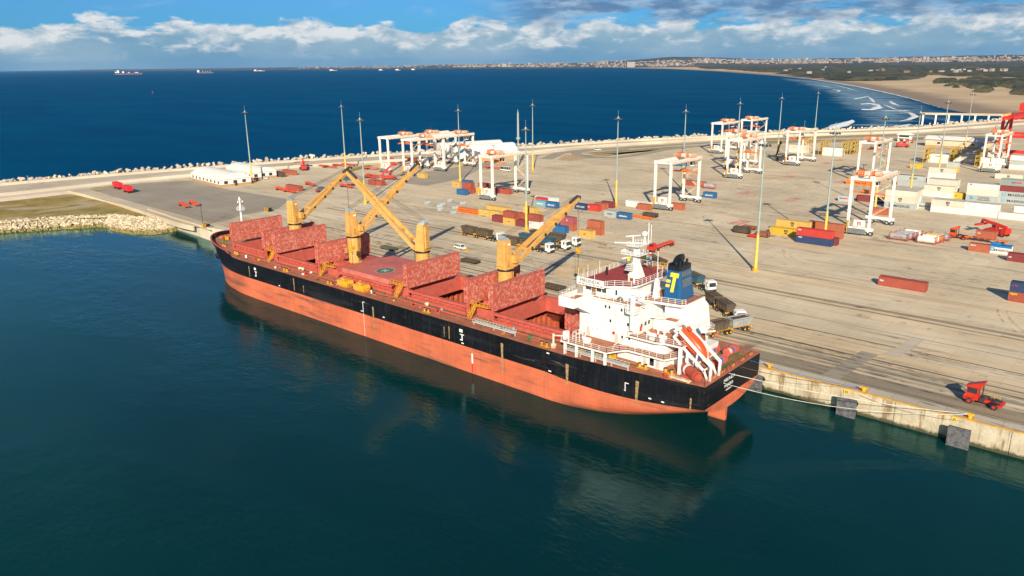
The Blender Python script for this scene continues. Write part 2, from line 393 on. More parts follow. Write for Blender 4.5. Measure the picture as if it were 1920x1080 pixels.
def hold(a, b):
    mb = MB(); nb_ = a < -210; x0, x1, y0, y1, zb_ = a-(.6 if nb_ else 3.4), b+3.4, 118.4 if nb_ else 113.6, 135.6 if nb_ else 140.4, -4.0; sl = .6 if nb_ else 5.2; ins = .5 if nb_ else 5
    mb.add([(x0, y0, zb_), (x1, y0, zb_), (x1, y1, zb_), (x0, y1, zb_)], [(0, 1, 2, 3)])
    n = 14                                   # corrugated bulkheads
    for X0, d in ((x0, 1), (x1, -1)):
        vs = []
        for i in range(n*2+1):
            y = y0+(y1-y0)*i/(2*n); o_ = .9 if (i//1) % 2 else 0
            for yy in (y, ):
                vs += [(X0+d*o_, yy, zb_), (X0+d*o_, yy, 9.9)]
        # trapezoid corrugation
        vs = []
        for i in range(n):
            yy = y0+(y1-y0)*i/n; s_ = (y1-y0)/n
            for q, o_ in ((0, 0), (.35, 0), (.5, .8), (.85, .8)): vs += [(X0+d*o_, yy+q*s_, zb_), (X0+d*o_, yy+q*s_, 9.9)]
        fs = [(2*i, 2*i+2, 2*i+3, 2*i+1) for i in range(len(vs)//2-1)]
        if d > 0: fs = [f[::-1] for f in fs]
        mb.add(vs, fs)
    for Y0 in (y0, y1):
        s_ = 1 if Y0 == y0 else -1
        # topside tank sloping, side shell with frames
        mb.add([(x0, Y0, zb_), (x1, Y0, zb_), (x1, Y0, 5.0), (x0, Y0, 5.0)], [(0, 1, 2, 3)])
        mb.add([(x0, Y0, 5.0), (x1, Y0, 5.0), (x1, Y0+s_*sl, 9.9), (x0, Y0+s_*sl, 9.9)], [(0, 1, 2, 3)])
        k = 22
        for i in range(1, k): x = x0+(x1-x0)*i/k; mb.box(x-.08, x+.08, min(Y0, Y0+s_*.5), max(Y0, Y0+s_*.5), zb_, 5)
    # underside of deck around the opening
    for (p, q, r, s2) in ((x0, x1, y0+ins, HY0), (x0, x1, HY1, y1-ins), (x0, a, HY0, HY1), (b, x1, HY0, HY1)):
        mb.add([(p, r, 9.9), (q, r, 9.9), (q, s2, 9.9), (p, s2, 9.9)], [(0, 1, 2, 3)])
    # draught scale painted down the coaming
    o = P('cargo_hold', mb, HOLD)
    return o
for i, (a, b) in enumerate(HAT):
    hc = hatch_coaming(a, b)
    if i != 2:
        hold(a, b)
        mk = MB(); xm = (a+b)/2+.5
        for k in range(5): mk.box(xm-.16, xm+.16, 134.76, 134.79, 10.0+k*.5, 10.18+k*.5)
        mk.box(xm-.7, xm+.7, 134.76, 134.79, 12.45, 12.55); P('draught_marks', mk, TXW, hc)
# folding covers
def cover_pair(x, fwd):
    """two panels folded upright; x is the face toward the stern"""
    mb = MB()
    for k, (xa, xb) in enumerate(((x-.62, x), (x-1.5, x-.88))):
        y0, y1, z0, z1 = 118.1, 135.9, 13.05+.15*k, 18.9-.1*k
        c = .25
        prof = [(y0, z0+c), (y0+c*2.5, z0), (y1-c*2.5, z0), (y1, z0+c), (y1, z1), (y0, z1)]
        n = len(prof); vs = [(xa, y, z) for y, z in prof]+[(xb, y, z) for y, z in prof]
        mb.add(vs, [tuple(range(n-1, -1, -1)), tuple(range(n, 2*n))]+[(i, (i+1) % n, n+(i+1) % n, n+i) for i in range(n)])
    o = P('hatch_cover', mb, COVER)
    m2 = MB()                               # skirt frame, hinge arms and wheels
    m2.box(x-.02, x+.05, 118.1, 118.3, 13.3, 18.9); m2.box(x-.02, x+.05, 135.7, 135.9, 13.3, 18.9); m2.box(x-.02, x+.05, 118.3, 135.7, 18.72, 18.9)
    for y in (118.6, 135.4): m2.obox((x-.75, y, 18.9), (1.3, .25, .35)); m2.cyl((x-.75, y-.15, 13.0), (x-.75, y+.15, 13.0), .35, n=10); m2.box(x-1.1, x-.3, y-.2, y+.2, 10.7, 13.0)
    P('hinge_frame', m2, RED, o)
    return o
for x in (-222.2, -197.9, -139.7, -111.2): cover_pair(x, True)
for x in (-203.6, -176.6, -118.9, -89.9): cover_pair(x, False)
# closed cover of hold three with helicopter marking
mb = MB(); a, b = HAT[2]; a -= .2; b += .6
mb.hexa([(a, 118.0, 12.9), (b, 118.0, 12.9), (b, 136.0, 12.9), (a, 136.0, 12.9), (a, 118.3, 14.0), (b, 118.3, 14.0), (b, 135.7, 14.0), (a, 135.7, 14.0)])
mb.hexa([(a+.2, 118.3, 14.0), (b-.2, 118.3, 14.0), (b-.2, 135.7, 14.0), (a+.2, 135.7, 14.0), (a+.3, CL-.3, 14.35), (b-.3, CL-.3, 14.35), (b-.3, CL+.3, 14.35), (a+.3, CL+.3, 14.35)])
hc3 = P('hatch_cover', mb, COVERTOP); hc3['label'] = 'closed flat hatch cover with helicopter circle'
xm = (a+b)/2
for x in (a+(b-a)*.25, xm, a+(b-a)*.75): m2 = MB(); m2.obox((x, 122.6, 14.20), (.12, 8.6, .08), rx=math.atan2(.35, 8.4)); m2.obox((x, 131.4, 14.20), (.12, 8.6, .08), rx=-math.atan2(.35, 8.4)); P('panel_joint', m2, RED, hc3)
m2 = MB(); tilt = .35/8.4
def disc(mb_, cx, cy, z, r, n=28, rin=0.0):
    vs = []
    for i in range(n): t = 2*math.pi*i/n; dy = r*math.sin(t); vs.append((cx+r*math.cos(t), cy+dy, z+dy*tilt))
    if rin:
        for i in range(n): t = 2*math.pi*i/n; dy = rin*math.sin(t); vs.append((cx+rin*math.cos(t), cy+dy, z+dy*tilt))
        mb_.add(vs, [(i, (i+1) % n, n+(i+1) % n, n+i) for i in range(n)])
    else: mb_.add(vs, [tuple(range(n))])
hx, hy = -154.2, 123.0; hz = 14.0+(hy-118.3)*tilt+.03
m2.m(0); disc(m2, hx, hy, hz, 2.3); m2.m(1); disc(m2, hx, hy, hz+.01, 2.55, rin=2.3)
m2.m(2)
for dx in (-.6, .6): m2.add([(hx+dx-.12, hy-.9, hz+.015-.9*tilt), (hx+dx+.12, hy-.9, hz+.015-.9*tilt), (hx+dx+.12, hy+.9, hz+.015+.9*tilt), (hx+dx-.12, hy+.9, hz+.015+.9*tilt)], [(0, 1, 2, 3)])
m2.add([(hx-.5, hy-.12, hz+.015), (hx+.5, hy-.12, hz+.015), (hx+.5, hy+.12, hz+.02), (hx-.5, hy+.12, hz+.02)], [(0, 1, 2, 3)])
P('helicopter_circle', m2, [mat('circle_green', (.06, .16, .13), .7), mat('circle_ring', (.55, .33, .16), .7), TXW], hc3)
# ---------------- deck cranes
def deck_crane(x, az, elev, jl, hook=None, cab=True):
    y = 127.2; base = MB()
    base.cyl((x, y, 10.6), (x, y, 13.2), 2.1, n=20); base.cyl((x, y, 13.2), (x, y, 20.0), 1.72, n=24)
    for k in range(5): base.cyl((x, y, 17.2+k*.6), (x, y, 17.32+k*.6), 1.82, n=24)
    for k in range(10):
        t = 2*math.pi*k/10; base.box(x+1.8*math.cos(t)-.05, x+1.8*math.cos(t)+.05, y+1.8*math.sin(t)-.05, y+1.8*math.sin(t)+.05, 16.8, 20)
    o = P('deck_crane', base, YCRANE)
    b2 = MB(); b2.cyl((x, y, 19.98), (x, y, 20.35), 1.95, n=24); P('slewing_ring', b2, BLACK, o)
    M_ = Matrix.Translation((x, y, 20.35)) @ Matrix.Rotation(az, 4, 'Z')
    tw = MB()
    def T(p): return M_ @ Vector(p)
    tw.hexa([T(p) for p in ((-1.55, -1.4, 0), (1.35, -1.4, 0), (1.35, 1.4, 0), (-1.55, 1.4, 0), (-1.4, -1.15, 6.8), (.5, -1.15, 6.8), (.5, 1.15, 6.8), (-1.4, 1.15, 6.8))])
    tw.hexa([T(p) for p in ((1.4, -1.5, .3), (2.0, -1.5, .3), (2.0, 1.5, .3), (1.4, 1.5, .3), (1.2, -1.4, 1.5), (1.6, -1.4, 1.5), (1.6, 1.4, 1.5), (1.2, 1.4, 1.5))])
    tw.hexa([T(p) for p in ((-1.9, -.9, .8), (-1.5, -.9, .8), (-1.5, .9, .8), (-1.9, .9, .8), (-1.72, -.7, 6.2), (-1.36, -.7, 6.2), (-1.36, .7, 6.2), (-1.72, .7, 6.2))])
    P('crane_tower', tw, YCRANE, o)
    hd = MB()
    for s_ in (-.7, -.25, .25, .7): hd.cyl(T((-1.0, s_-.09, 7.3)), T((-1.0, s_+.09, 7.3)), .62, n=12); hd.cyl(T((-.1, s_-.09, 6.9)), T((-.1, s_+.09, 6.9)), .45, n=12)
    hd.hexa([T(p) for p in ((-1.5, -1.0, 6.8), (.4, -1.0, 6.8), (.4, 1.0, 6.8), (-1.5, 1.0, 6.8), (-1.2, -.9, 7.1), (-.2, -.9, 7.1), (-.2, .9, 7.1), (-1.2, .9, 7.1))])
    P('head_sheaves', hd, GREY, o)
    ld_ = MB()
    for s_ in (-.25, .25): ld_.beam((x-.9+s_, y-1.62, 11), (x-.9+s_, y-1.62, 19.9), .07)
    for k in range(22): ld_.beam((x-1.15, y-1.62, 11.2+k*.4), (x-.65, y-1.62, 11.2+k*.4), .05)
    for k in range(5): ld_.beam((x-1.3, y-1.6, 12+k*1.8), (x-.5, y-2.1, 12+k*1.8), .06)
    P('crane_ladder', ld_, DARK, o)
    nb2 = MB(); nb2.hexa([T(p) for p in ((-.6, -1.46, 5.6), (.3, -1.42, 5.6), (.3, -1.40, 5.6), (-.6, -1.44, 5.6), (-.6, -1.32, 6.0), (.2, -1.30, 6.0), (.2, -1.28, 6.0), (-.6, -1.30, 6.0))]); nb2.m(1); nb2.hexa([T(p) for p in ((-.9, -1.52, .6), (-.2, -1.52, .6), (-.2, -1.3, .6), (-.9, -1.3, .6), (-.9, -1.44, 2.2), (-.2, -1.44, 2.2), (-.2, -1.2, 2.2), (-.9, -1.2, 2.2))]); P('tower_door', nb2, [TXW, mat('door_yellow', (.50, .26, .06), .6)], o)
    cb = MB(); cb.m(0)
    cb.hexa([T(p) for p in ((.6, -2.3, 1.4), (1.9, -2.3, 1.4), (1.9, -1.42, 1.4), (.6, -1.42, 1.4), (.6, -2.3, 3.2), (1.6, -2.3, 3.2), (1.6, -1.38, 3.2), (.6, -1.38, 3.2))])
    cb.m(1); cb.hexa([T(p) for p in ((1.86, -2.2, 1.7), (1.94, -2.2, 1.7), (1.94, -1.5, 1.7), (1.86, -1.5, 1.7), (1.66, -2.2, 3.0), (1.74, -2.2, 3.0), (1.74, -1.5, 3.0), (1.66, -1.5, 3.0))])
    P('crane_cab', cb, [YCRANE, GLASS], o)
    # jib: two tapering box girders joined toward the tip
    ce, se = math.cos(elev), math.sin(elev)
    def J(l, s_, u=0.0): return T((1.5+l*ce-u*se, s_, .8+l*se+u*ce))
    jb = MB(); jb.m(0)
    L1 = jl*.62
    for s_ in (-1, 1):
        jb.beam(J(0, s_*1.55), J(L1, s_*.85), .55, .95, .6, 1.15); jb.beam(J(L1, s_*.85), J(jl, s_*.38), .6, 1.15, .5, .75)
    for l, wd in ((jl*.1, 2.8), (jl*.22, 2.4), (L1, 1.6), (jl*.80, 1.3), (jl, .9)): jb.beam(J(l, -wd/2), J(l, wd/2), .5, .5)
    jb.beam(J(L1+1, 0, .3), J(jl-1.0, 0, .3), .9, .12); jb.beam(J(L1+1, 0, -.3), J(jl-1.0, 0, -.3), .9, .12)
    j_ = P('jib', jb, [YCRANE], o)
    lm = MB()
    for l in (jl*.24, jl*.44, jl*.60, jl*.76): lm.cyl(J(l, -1.5+l/jl*.7, -.1), J(l, -1.75+l/jl*.7, -.1), .42, n=10)
    for s_ in (-.45, 0, .45): lm.cyl(J(jl+.3, s_-.1, .1), J(jl+.3, s_+.1, .1), .5, n=12)
    lm.hexa([J(jl-3.2, -.35, .5), J(jl-.2, -.35, .4), J(jl-.2, .35, .4), J(jl-3.2, .35, .5), J(jl-3.0, -.3, .9), J(jl-.4, -.3, .8), J(jl-.4, .3, .8), J(jl-3.0, .3, .9)])
    P('jib_fittings', lm, DARK, o)
    wr = MB(); tip = J(jl, 0, .3)
    for s_ in (-1.0, -.35, .35, 1.0): wr.tube([T((-1.0, s_, 7.7)), J(jl-.3, s_*.8, .55)], .038)
    if hook:
        tp = J(jl+.5, 0, -.1)
        for s_ in (-.12, .12): wr.tube([tp+Vector((s_, 0, 0)), Vector((tp.x+s_, tp.y, hook+1.4))], .035)
        hk = MB(); hk.m(0); hk.cyl((tp.x-.28, tp.y, hook+1.0), (tp.x+.28, tp.y, hook+1.0), .62, n=14); hk.box(tp.x-.42, tp.x+.42, tp.y-.22, tp.y+.22, hook+.2, hook+1.7)
        hk.m(1)
        for k in range(7): t = math.pi*(-.5+k/6*1.3); hk.sphere((tp.x+.3*math.cos(t), tp.y, hook-.35+.3*math.sin(t)), .12, 6, 4)
        hk.cyl((tp.x, tp.y, hook+.3), (tp.x, tp.y, hook-.1), .12, n=8)
        if hook > 15: hk.tube([(tp.x, tp.y, hook-.5), (tp.x-.3, tp.y, hook-6.5)], .04); hk.tube([(tp.x, tp.y, hook-.5), (tp.x+.3, tp.y, hook-6.5)], .04)
        P('hook_block', hk, [YEL, DARK], o)
    P('wire_ropes', wr, WIRE, o)
    return o
def jib_to(x, tip):
    v = Vector(tip)-Vector((x, 127.2, 21.15)); az = math.atan2(v.y, v.x); h = math.hypot(v.x, v.y)-1.5
    return az, math.atan2(v.z, h), math.hypot(h, v.z)
for x, tip, hk in ((-201, (-205.6, 152.0, 33.6), None), (-172.4, (-172.0, 151.4, 37.2), None), (-144.1, (-166.2, 122.2, 39.0), 17.5), (-115.7, (-115.4, 154.0, 33.0), 18.5)):
    az, ev, jl = jib_to(x, tip); deck_crane(x, az, ev, jl, hk)
# mast houses between the hatches and deck clutter
for i, x in enumerate((-201, -172.4, -144.0, -115.5)):
    mb = MB(); mb.box(x-2.3, x+2.0, 119.6, 134.4, 10.6, 13.0 if i != 2 else 12.6); mb.box(x-1.5, x+1.2, 121, 124, 13.0, 13.8)
    P('mast_house', mb, RED)
    yl = MB()
    for dx in ((-1.9,) if i % 2 else (1.3,)):      # yellow stairs down to the side deck
        for s_ in (0, .8): yl.beam((x+dx+s_, 116.2, 10.7), (x+dx+s_, 118.3, 13.3), .06, .18)
        for k in range(8): yl.box(x+dx, x+dx+.8, 116.3+k*.27, 116.5+k*.27, 10.9+k*.33, 10.95+k*.33)
        for s_ in (0, .8): yl.rail([(x+dx+s_, 116.2, 10.7), (x+dx+s_, 118.3, 13.3)], 1.0, 1.0, .04, 2)
    yl.box(x-2.4, x+2.4, 118.2, 119.4, 13.25, 13.33); yl.rail([(x-2.4, 118.25, 13.3), (x+2.4, 118.25, 13.3)], 1.0, 1.2, .045, 2)
    P('ladder_platform', yl, YEL)
    pf = MB()   # platforms half way up the crane post
    pf.m(0); pf.box(x-3.4, x-1.6, 126.0, 128.4, 15.2, 15.3); pf.rail([(x-3.4, 126, 15.3), (x-3.4, 128.4, 15.3), (x-1.6, 128.4, 15.3)], 1.0, 1.0, .05, 2); pf.rail([(x-3.4, 126, 15.3), (x-1.6, 126, 15.3)], 1.0, 1.0, .05, 2)
    pf.box(x-3.0, x-2.2, 126.4, 127.6, 15.3, 16.5); pf.beam((x-3.2, 127, 15.2), (x-1.7, 127, 13.4), .15)
    P('crane_platform', pf, YCRANE)
# green walkway line, rails, pipes, vents along the port side deck and starboard
mb = MB()
def strip(mb_, pts, wd, z):
    for a, b in zip(pts[:-1], pts[1:]):
        a = Vector((a[0], a[1], 0)); b = Vector((b[0], b[1], 0)); d = (b-a).normalized(); n_ = Vector((-d.y, d.x, 0))*wd/2
        mb_.add([(*(a-n_)[:2], z), (*(b-n_)[:2], z), (*(b+n_)[:2], z), (*(a+n_)[:2], z)], [(0, 1, 2, 3)])
pts = [(-224, 118.0)]
for x in (-201, -172.4, -144, -115.5): pts += [(x-3.5, 117.3), (x-2.0, 115.7), (x+2.6, 115.7), (x+4.2, 117.3)]
pts += [(-92, 117.0), (-70, 116.4)]
strip(mb, pts, .55, 10.62)
strip(mb, [(-99, 116.9), (-97.5, 113.6)], .6, 10.625); P('walkway_line', mb, GLINE)
mb = MB()
def edgeline(y_in, xa, xb, z, sgn=-1):
    return [(x, CL+sgn*(hb(x, 10.6)-y_in), z) for x in np.linspace(xa, xb, int(abs(xb-xa)/6)+2)]
mb.rail(edgeline(.35, -212, -63, 10.6), 1.0, 2.4, .028, 3); P('deck_railing', mb, mat('rail_red', (.42, .12, .07), .6)); mb = MB(); mb.rail(edgeline(.35, -212, -59.5, 10.6, 1), 1.0, 2.4, .028, 3)
P('deck_railing', mb, mat('rail_red', (.42, .12, .07), .6))
mb = MB(); mb.rail([(-58.7, CL-10.6, 10.6), (-58.7, CL+10.6, 10.6)], 1.05, 1.5, .04, 3); mb.rail([(-58.7, CL-10.6, 10.6), (-62, CL-11.2, 10.6)], 1.05, 1.5, .04, 3)
P('stern_railing', mb, RED)
mb = MB()
for y, r_ in ((116.0, .12), (115.6, .08)): mb.tube([(x, y, 10.85) for x in (-215, -180, -140, -95)], r_, 6)
for x in range(-210, -92, 6): mb.box(x-.1, x+.1, 115.4, 116.2, 10.6, 10.85)
P('deck_pipes', mb, RED)
def bollards(x, y, n_='mooring_bollard', r_=.26):
    b_ = MB(); b_.m(0); b_.box(x-1.1, x+1.1, y-.4, y+.4, 10.6, 10.72)
    for dx in (-.65, .65): b_.m(0).cyl((x+dx, y, 10.7), (x+dx, y, 11.5), r_, n=10); b_.m(1).cyl((x+dx, y, 11.5), (x+dx, y, 11.62), r_*1.15, n=10)
    return P(n_, b_, [YEL, DARK])
for x, y in ((-216, 115.4), (-186, 113.4), (-165.5, 113.4), (-128, 113.4), (-93, 113.5), (-71.5, 116.2), (-66.5, 117.0), (-236, 121.6), (-228, 118.0)): bollards(x, y)
for x, y in ((-204, 114.4), (-178.5, 114.6), (-159, 114.8), (-149, 114.6), (-134, 114.2), (-126, 114.6), (-105.5, 114.6), (-91.5, 114.4), (-66, 114.9)):
    b_ = MB(); b_.m(0).cyl((x, y, 10.6), (x, y, 11.3), .16, n=8); b_.m(0).cyl((x, y, 11.3), (x, y, 11.55), .34, .28, n=10); b_.m(1).box(x+.5, x+.9, y-.2, y+.3, 10.6, 11.0)
    P('ventilator', b_, [GREEN if int(x) % 2 else MRED, RED])
for x in (-160.6, -153.8):   # two big yellow grabs/bins standing on the side deck
    b_ = MB(); b_.prismy([(x-1.6, 10.65), (x+1.6, 10.65), (x+1.9, 11.7), (x+1.3, 12.3), (x-1.3, 12.3), (x-1.9, 11.7)], 114.0, 116.2)
    b_.m(1); b_.box(x-2.9, x-2.0, 114.4, 115.8, 10.65, 12.1); b_.beam((x-2.5, 115, 12.0), (x-.8, 115.3, 13.1), .14); b_.beam((x-1.4, 115.6, 12.3), (x-.8, 115.3, 13.1), .14); b_.cyl((x-1.1, 114.8, 12.4), (x-.2, 114.8, 12.4), .3, n=8)
    P('cargo_grab', b_, [YEL, YCRANE])
for x in (-184.6, -183.4, -132.0):
    b_ = MB(); b_.sphere((x, 117.2, 11.0), .62, 9, 6, .7); b_.sphere((x+.4, 116.9, 10.9), .4, 8, 5, .7); P('canvas_bundle', b_, mat('canvas', (.62, .55, .42), .9, var=.2))
for xa, xb, y, z in ((-113.5, -101.5, 114.2, 11.25), (-87.6, -73.0, 113.5, 11.3)):     # stowed gangways
    g = MB(); g.box(xa, xb, y-.42, y+.42, z, z+.1)
    for s_ in (-.42, .42):
        g.beam((xa, y+s_, z+.75), (xb, y+s_, z+.75), .08); g.box(xa, xb, y+s_-.02, y+s_+.02, z+.05, z+.28)
        k = int((xb-xa)/.9)
        for i in range(k+1): g.beam((xa+(xb-xa)*i/k, y+s_, z), (xa+(xb-xa)*i/k, y+s_, z+.75), .06)
        for i in range(k): g.beam((xa+(xb-xa)*i/k, y+s_, z), (xa+(xb-xa)*(i+1)/k, y+s_, z+.75), .05)
    for i in range(5): g.beam((xa+(xb-xa)*i/4, y, 10.6), (xa+(xb-xa)*i/4, y, z), .2)
    P('gangway', g, mat('aluminium', (.62, .62, .58), .45, .3, var=.1))
r_ = random.Random(4)
for k in range(34):
    x = r_.uniform(-214, -95); y = r_.uniform(113.6, 117.0); q = r_.random(); b_ = MB()
    if q < .4: b_.cyl((x, y, 10.62), (x, y, 10.62+r_.uniform(.3, .8)), r_.uniform(.15, .35), n=8); nm_ = 'deck_drum'
    elif q < .7: b_.obox((x, y, 10.62+.2), (r_.uniform(.4, 1.4), r_.uniform(.3, .8), .4), rz=r_.uniform(0, 3)); nm_ = 'deck_box'
    else:
        b_.tube([(x+.9*math.cos(t*1.2)*(1-t/14), y+.5*math.sin(t*1.2)*(1-t/14), 10.66+.02*t) for t in range(12)], .05, 5); nm_ = 'rope_coil'
    P(nm_, b_, r_.choice([YEL, RED, DARK, WHITEP, GREEN, GREY]))
# windlasses on the bow
for y in (122.6, 131.2):
    b_ = MB(); b_.m(0).box(-237.5, -233.7, y-1.6, y+1.6, 11.05, 11.35); b_.m(1)
    for dy in (-1.2, 0, 1.2): b_.cyl((-235.6, y+dy-.35, 12.1), (-235.6, y+dy+.35, 12.1), .75, n=12)
    b_.m(2).cyl((-235.6, y-1.9, 12.1), (-235.6, y+1.9, 12.1), .25, n=8); b_.box(-234.9, -234.1, y-.5, y+.5, 11.3, 12.4)
    P('anchor_windlass', b_, [GREEN, RED, YEL])
fm = MB(); fm.m(0).cyl((-231.0, CL, 11.1), (-231.0, CL, 25.2), .45, .24, n=10)
fm.box(-231.9, -230.1, CL-.9, CL+.9, 20.9, 21.0); fm.rail([(-231.9, CL-.9, 21), (-230.1, CL-.9, 21), (-230.1, CL+.9, 21), (-231.9, CL+.9, 21)], .9, .9, .05, 2, True)
for z in (22.3, 23.5): fm.beam((-231.0, CL-.9, z), (-231.0, CL+.9, z), .12)
fm.cyl((-230.7, CL-.8, 23.5), (-230.7, CL-.8, 24.0), .2, n=8); fm.cyl((-230.7, CL+.8, 23.5), (-230.7, CL+.8, 24.0), .2, n=8); fm.box(-231.3, -230.7, CL-.3, CL+.3, 24.2, 24.6)
P('foremast', fm, WHITEP)
an = MB(); ay = CL-hb(-235, 7.0)
an.cyl((-235, ay+.3, 7.6), (-235.2, ay-.9, 7.4), .75, .6, n=10); an.beam((-235.2, ay-.9, 8.8), (-235.3, ay-1.1, 5.8), .3); an.beam((-236.3, ay-1.0, 6.6), (-234.2, ay-1.0, 5.6), .35, .5); an.beam((-234.1, ay-1.0, 6.6), (-236.2, ay-1.0, 5.6), .35, .5)
P('anchor', an, BLACK)
# hull markings: load line, draught figures, discharge stains
def side_y(x, z): return CL-hb(x, z)
mk = MB(); x = -112.3
mk.m(0).box(x-.22, x+.22, side_y(x, 3)-.03, side_y(x, 3), 2.4, 4.7); mk.m(1).box(x-.22, x+.22, side_y(x, 3)-.03, side_y(x, 3), .25, 2.4)
P('draught_board', mk, [TXW, TXR])
for x, z0, z1 in ((-150.2, 0.3, 9.0), (-73.4, 2.6, 8.0)):
    mk = MB()
    k = int((z1-z0)/.55)
    for i in range(k):
        z = z0+i*.55; y = side_y(x, z)
        if z > 6.0 or x < -100: mk.box(x-.12, x+.12, y-.03, y+.0, z, z+.22)
    y = side_y(x, z1); mk.box(x-.15, x+.7, y-.03, y, z1, z1+.16); mk.box(x-.15, x+.02, side_y(x, 7)-.03, side_y(x, 7), 6.4, z1); mk.box(x-1.0, x-.1, side_y(x, 6.5)-.03, side_y(x, 6.5), 6.5, 6.7); P('draught_scale', mk, TXW)
for x in (-200.3, -115.6):
    mk = MB(); y = side_y(x, 8)-.03; mk.box(x-.5, x+.5, y, y+.03, 8.9, 9.6); mk.box(x-.3, x+.9, y, y+.03, 8.3, 8.5); mk.box(x+.15, x+.45, y, y+.03, 7.0, 8.3); mk.box(x-.35, x+.15, y, y+.03, 7.0, 7.25); P('tug_mark', mk, TXW)
for x, z in ((-142.3, 6.6), (-115.2, 6.3), (-188, 6.3), (-90.5, 6.2), (-68.5, 6.0), (-66, 5.9), (-91, 9.9)): mk = MB(); y = side_y(x, z)-.03; mk.box(x-.35, x+.35, y, y+.03, z, z+.25); P('hull_mark', mk, TXW)
for x, z0, z1, wd in ((-146.3, 2.0, 8.6, .3), (-103.4, 2.6, 9.2, .35), (-86.2, 4.6, 8.9, .4), (-71.2, 4.2, 9.0, .55), (-203.6, 6.3, 9.5, .2), (-180.5, 6.4, 9.8, .25), (-176, 6.5, 8.6, .15), (-121, 6.6, 9, .15), (-119.4, 6.4, 9.4, .2), (-60.8, 5.4, 8.0, .25)):
    st = MB(); ys = [side_y(x, z0+(z1-z0)*k/6)-.02 for k in range(7)]
    for k in range(6):
        za, zc = z0+(z1-z0)*k/6, z0+(z1-z0)*(k+1)/6; a_, b_ = wd*(.5+.5*k/6), wd*(.5+.5*(k+1)/6)
        st.add([(x-a_, ys[k], za), (x+a_, ys[k], za), (x+b_, ys[k+1], zc), (x-b_, ys[k+1], zc)], [(0, 1, 2, 3)])
    P('discharge_stain', st, STAINY)
R90 = math.pi/2
def tship(name, txt, size, x, y, z, rot, m_, par=None, bold=0.0, sx=1.0): return text(name, txt, size, (x-OFF.x, y-OFF.y, z-OFF.z), rot, m_, par or ship, bold, sx)
tship('ship_name', 'MELINDA', .95, -58.27, 124.8, 9.45, (R90, 0, R90), TXW, bold=.0, sx=1.1)
tship('home_port', 'MAJURO', .85, -58.27, 124.7, 8.3, (R90, 0, R90), TXW, bold=.0, sx=1.05)
mk = MB(); mk.box(-58.29, -58.26, 123.7, 126.0, 7.3, 7.55); P('registry_number', mk, mat('stained_white', (.55, .5, .38), .7))
# ---------------- accommodation
ZP, ZA, ZB, ZC, ZD, ZN, ZR = 10.6, 13.3, 16.0, 18.7, 21.5, 21.5, 24.4
FY0, FY1 = 118.3, 135.7
mb = MB()
mb.box(-87.8, -74.2, FY0, FY1, ZP, ZN); mb.box(-81, -78.6, FY0-.0, FY0+2, ZP, ZA)
# poop house and upper aft houses
mb.box(-74.2, -68.6, 118.2, 135.8, ZP, ZA-.2); mb.box(-73.2, -68.0, 117.6, 118.2, ZP, ZA-.2)
mb.box(-68.6, -64.6, 121.6, 132.4, ZP, ZA-.2)
mb.prism([(-74.2, 118.6), (-69.4, 118.6), (-68.4, 119.6), (-68.4, 132.4), (-74.2, 135.0)], ZA, ZB-.2)
house = P('deckhouse', mb, WHITE)
# decks with white fascia
def deck_slab(name, poly, z, t=.28, rail=True, skip=(), rh=1.05):
    m1 = MB(); m1.m(0).prism(poly, z-t, z); m1.m(1)
    cx = sum(p[0] for p in poly)/len(poly); cy = sum(p[1] for p in poly)/len(poly)
    ins = [(x+(.12 if x < cx else -.12), y+(.12 if y < cy else -.12)) for x, y in poly]
    m1.prism(ins, z, z+.02); o = P(name, m1, [WHITE, DECK])
    if rail:
        r_ = MB(); n = len(ins)
        for i in range(n):
            if i in skip: continue
            a, b = ins[i], ins[(i+1) % n]; r_.rail([(a[0], a[1], z), (b[0], b[1], z)], rh, 1.7, .042, 3)
        P('railing', r_, WHITEP, o)
    return o
deck_slab('boat_deck', [(-88.2, 112.6), (-77.4, 112.6), (-76.2, 115.0), (-75.2, 116.4), (-67.2, 116.4), (-65.4, 120.5), (-66.4, 131.0), (-69.2, 135.6), (-75.2, 137.6), (-76.2, 139.0), (-77.4, 141.4), (-88.2, 141.4)], ZA, skip=(11, 5))
deck_slab('upper_deck', [(-75.5, 116.9), (-69.6, 116.9), (-67.8, 117.6), (-64.4, 117.8), (-64.4, 120.2), (-66.0, 121.5), (-66.0, 127.2), (-64.3, 130.2), (-68.6, 133.2), (-72.2, 136.0), (-75.5, 136.2)], ZB, skip=(10, 4, 5))
for x in (-87.4, -84.6, -80.8, -77.9):
    for ya in (112.9, 140.6): pl = MB(); pl.box(x-.22, x+.22, ya, ya+.45, ZP, ZA-.28); P('deck_pillar', pl, WHITE)
pl = MB(); pl.prism([(-65.2, 117.9), (-64.6, 117.9), (-64.6, 118.3), (-65.2, 118.3)], ZP, ZB-.3); P('deck_pillar', pl, WHITE); pl = MB(); pl.beam((-75.6, 117.0, ZB-.1), (-78.4, 117.0, ZA+.1), .7, .15); P('side_stair', pl, WHITE)
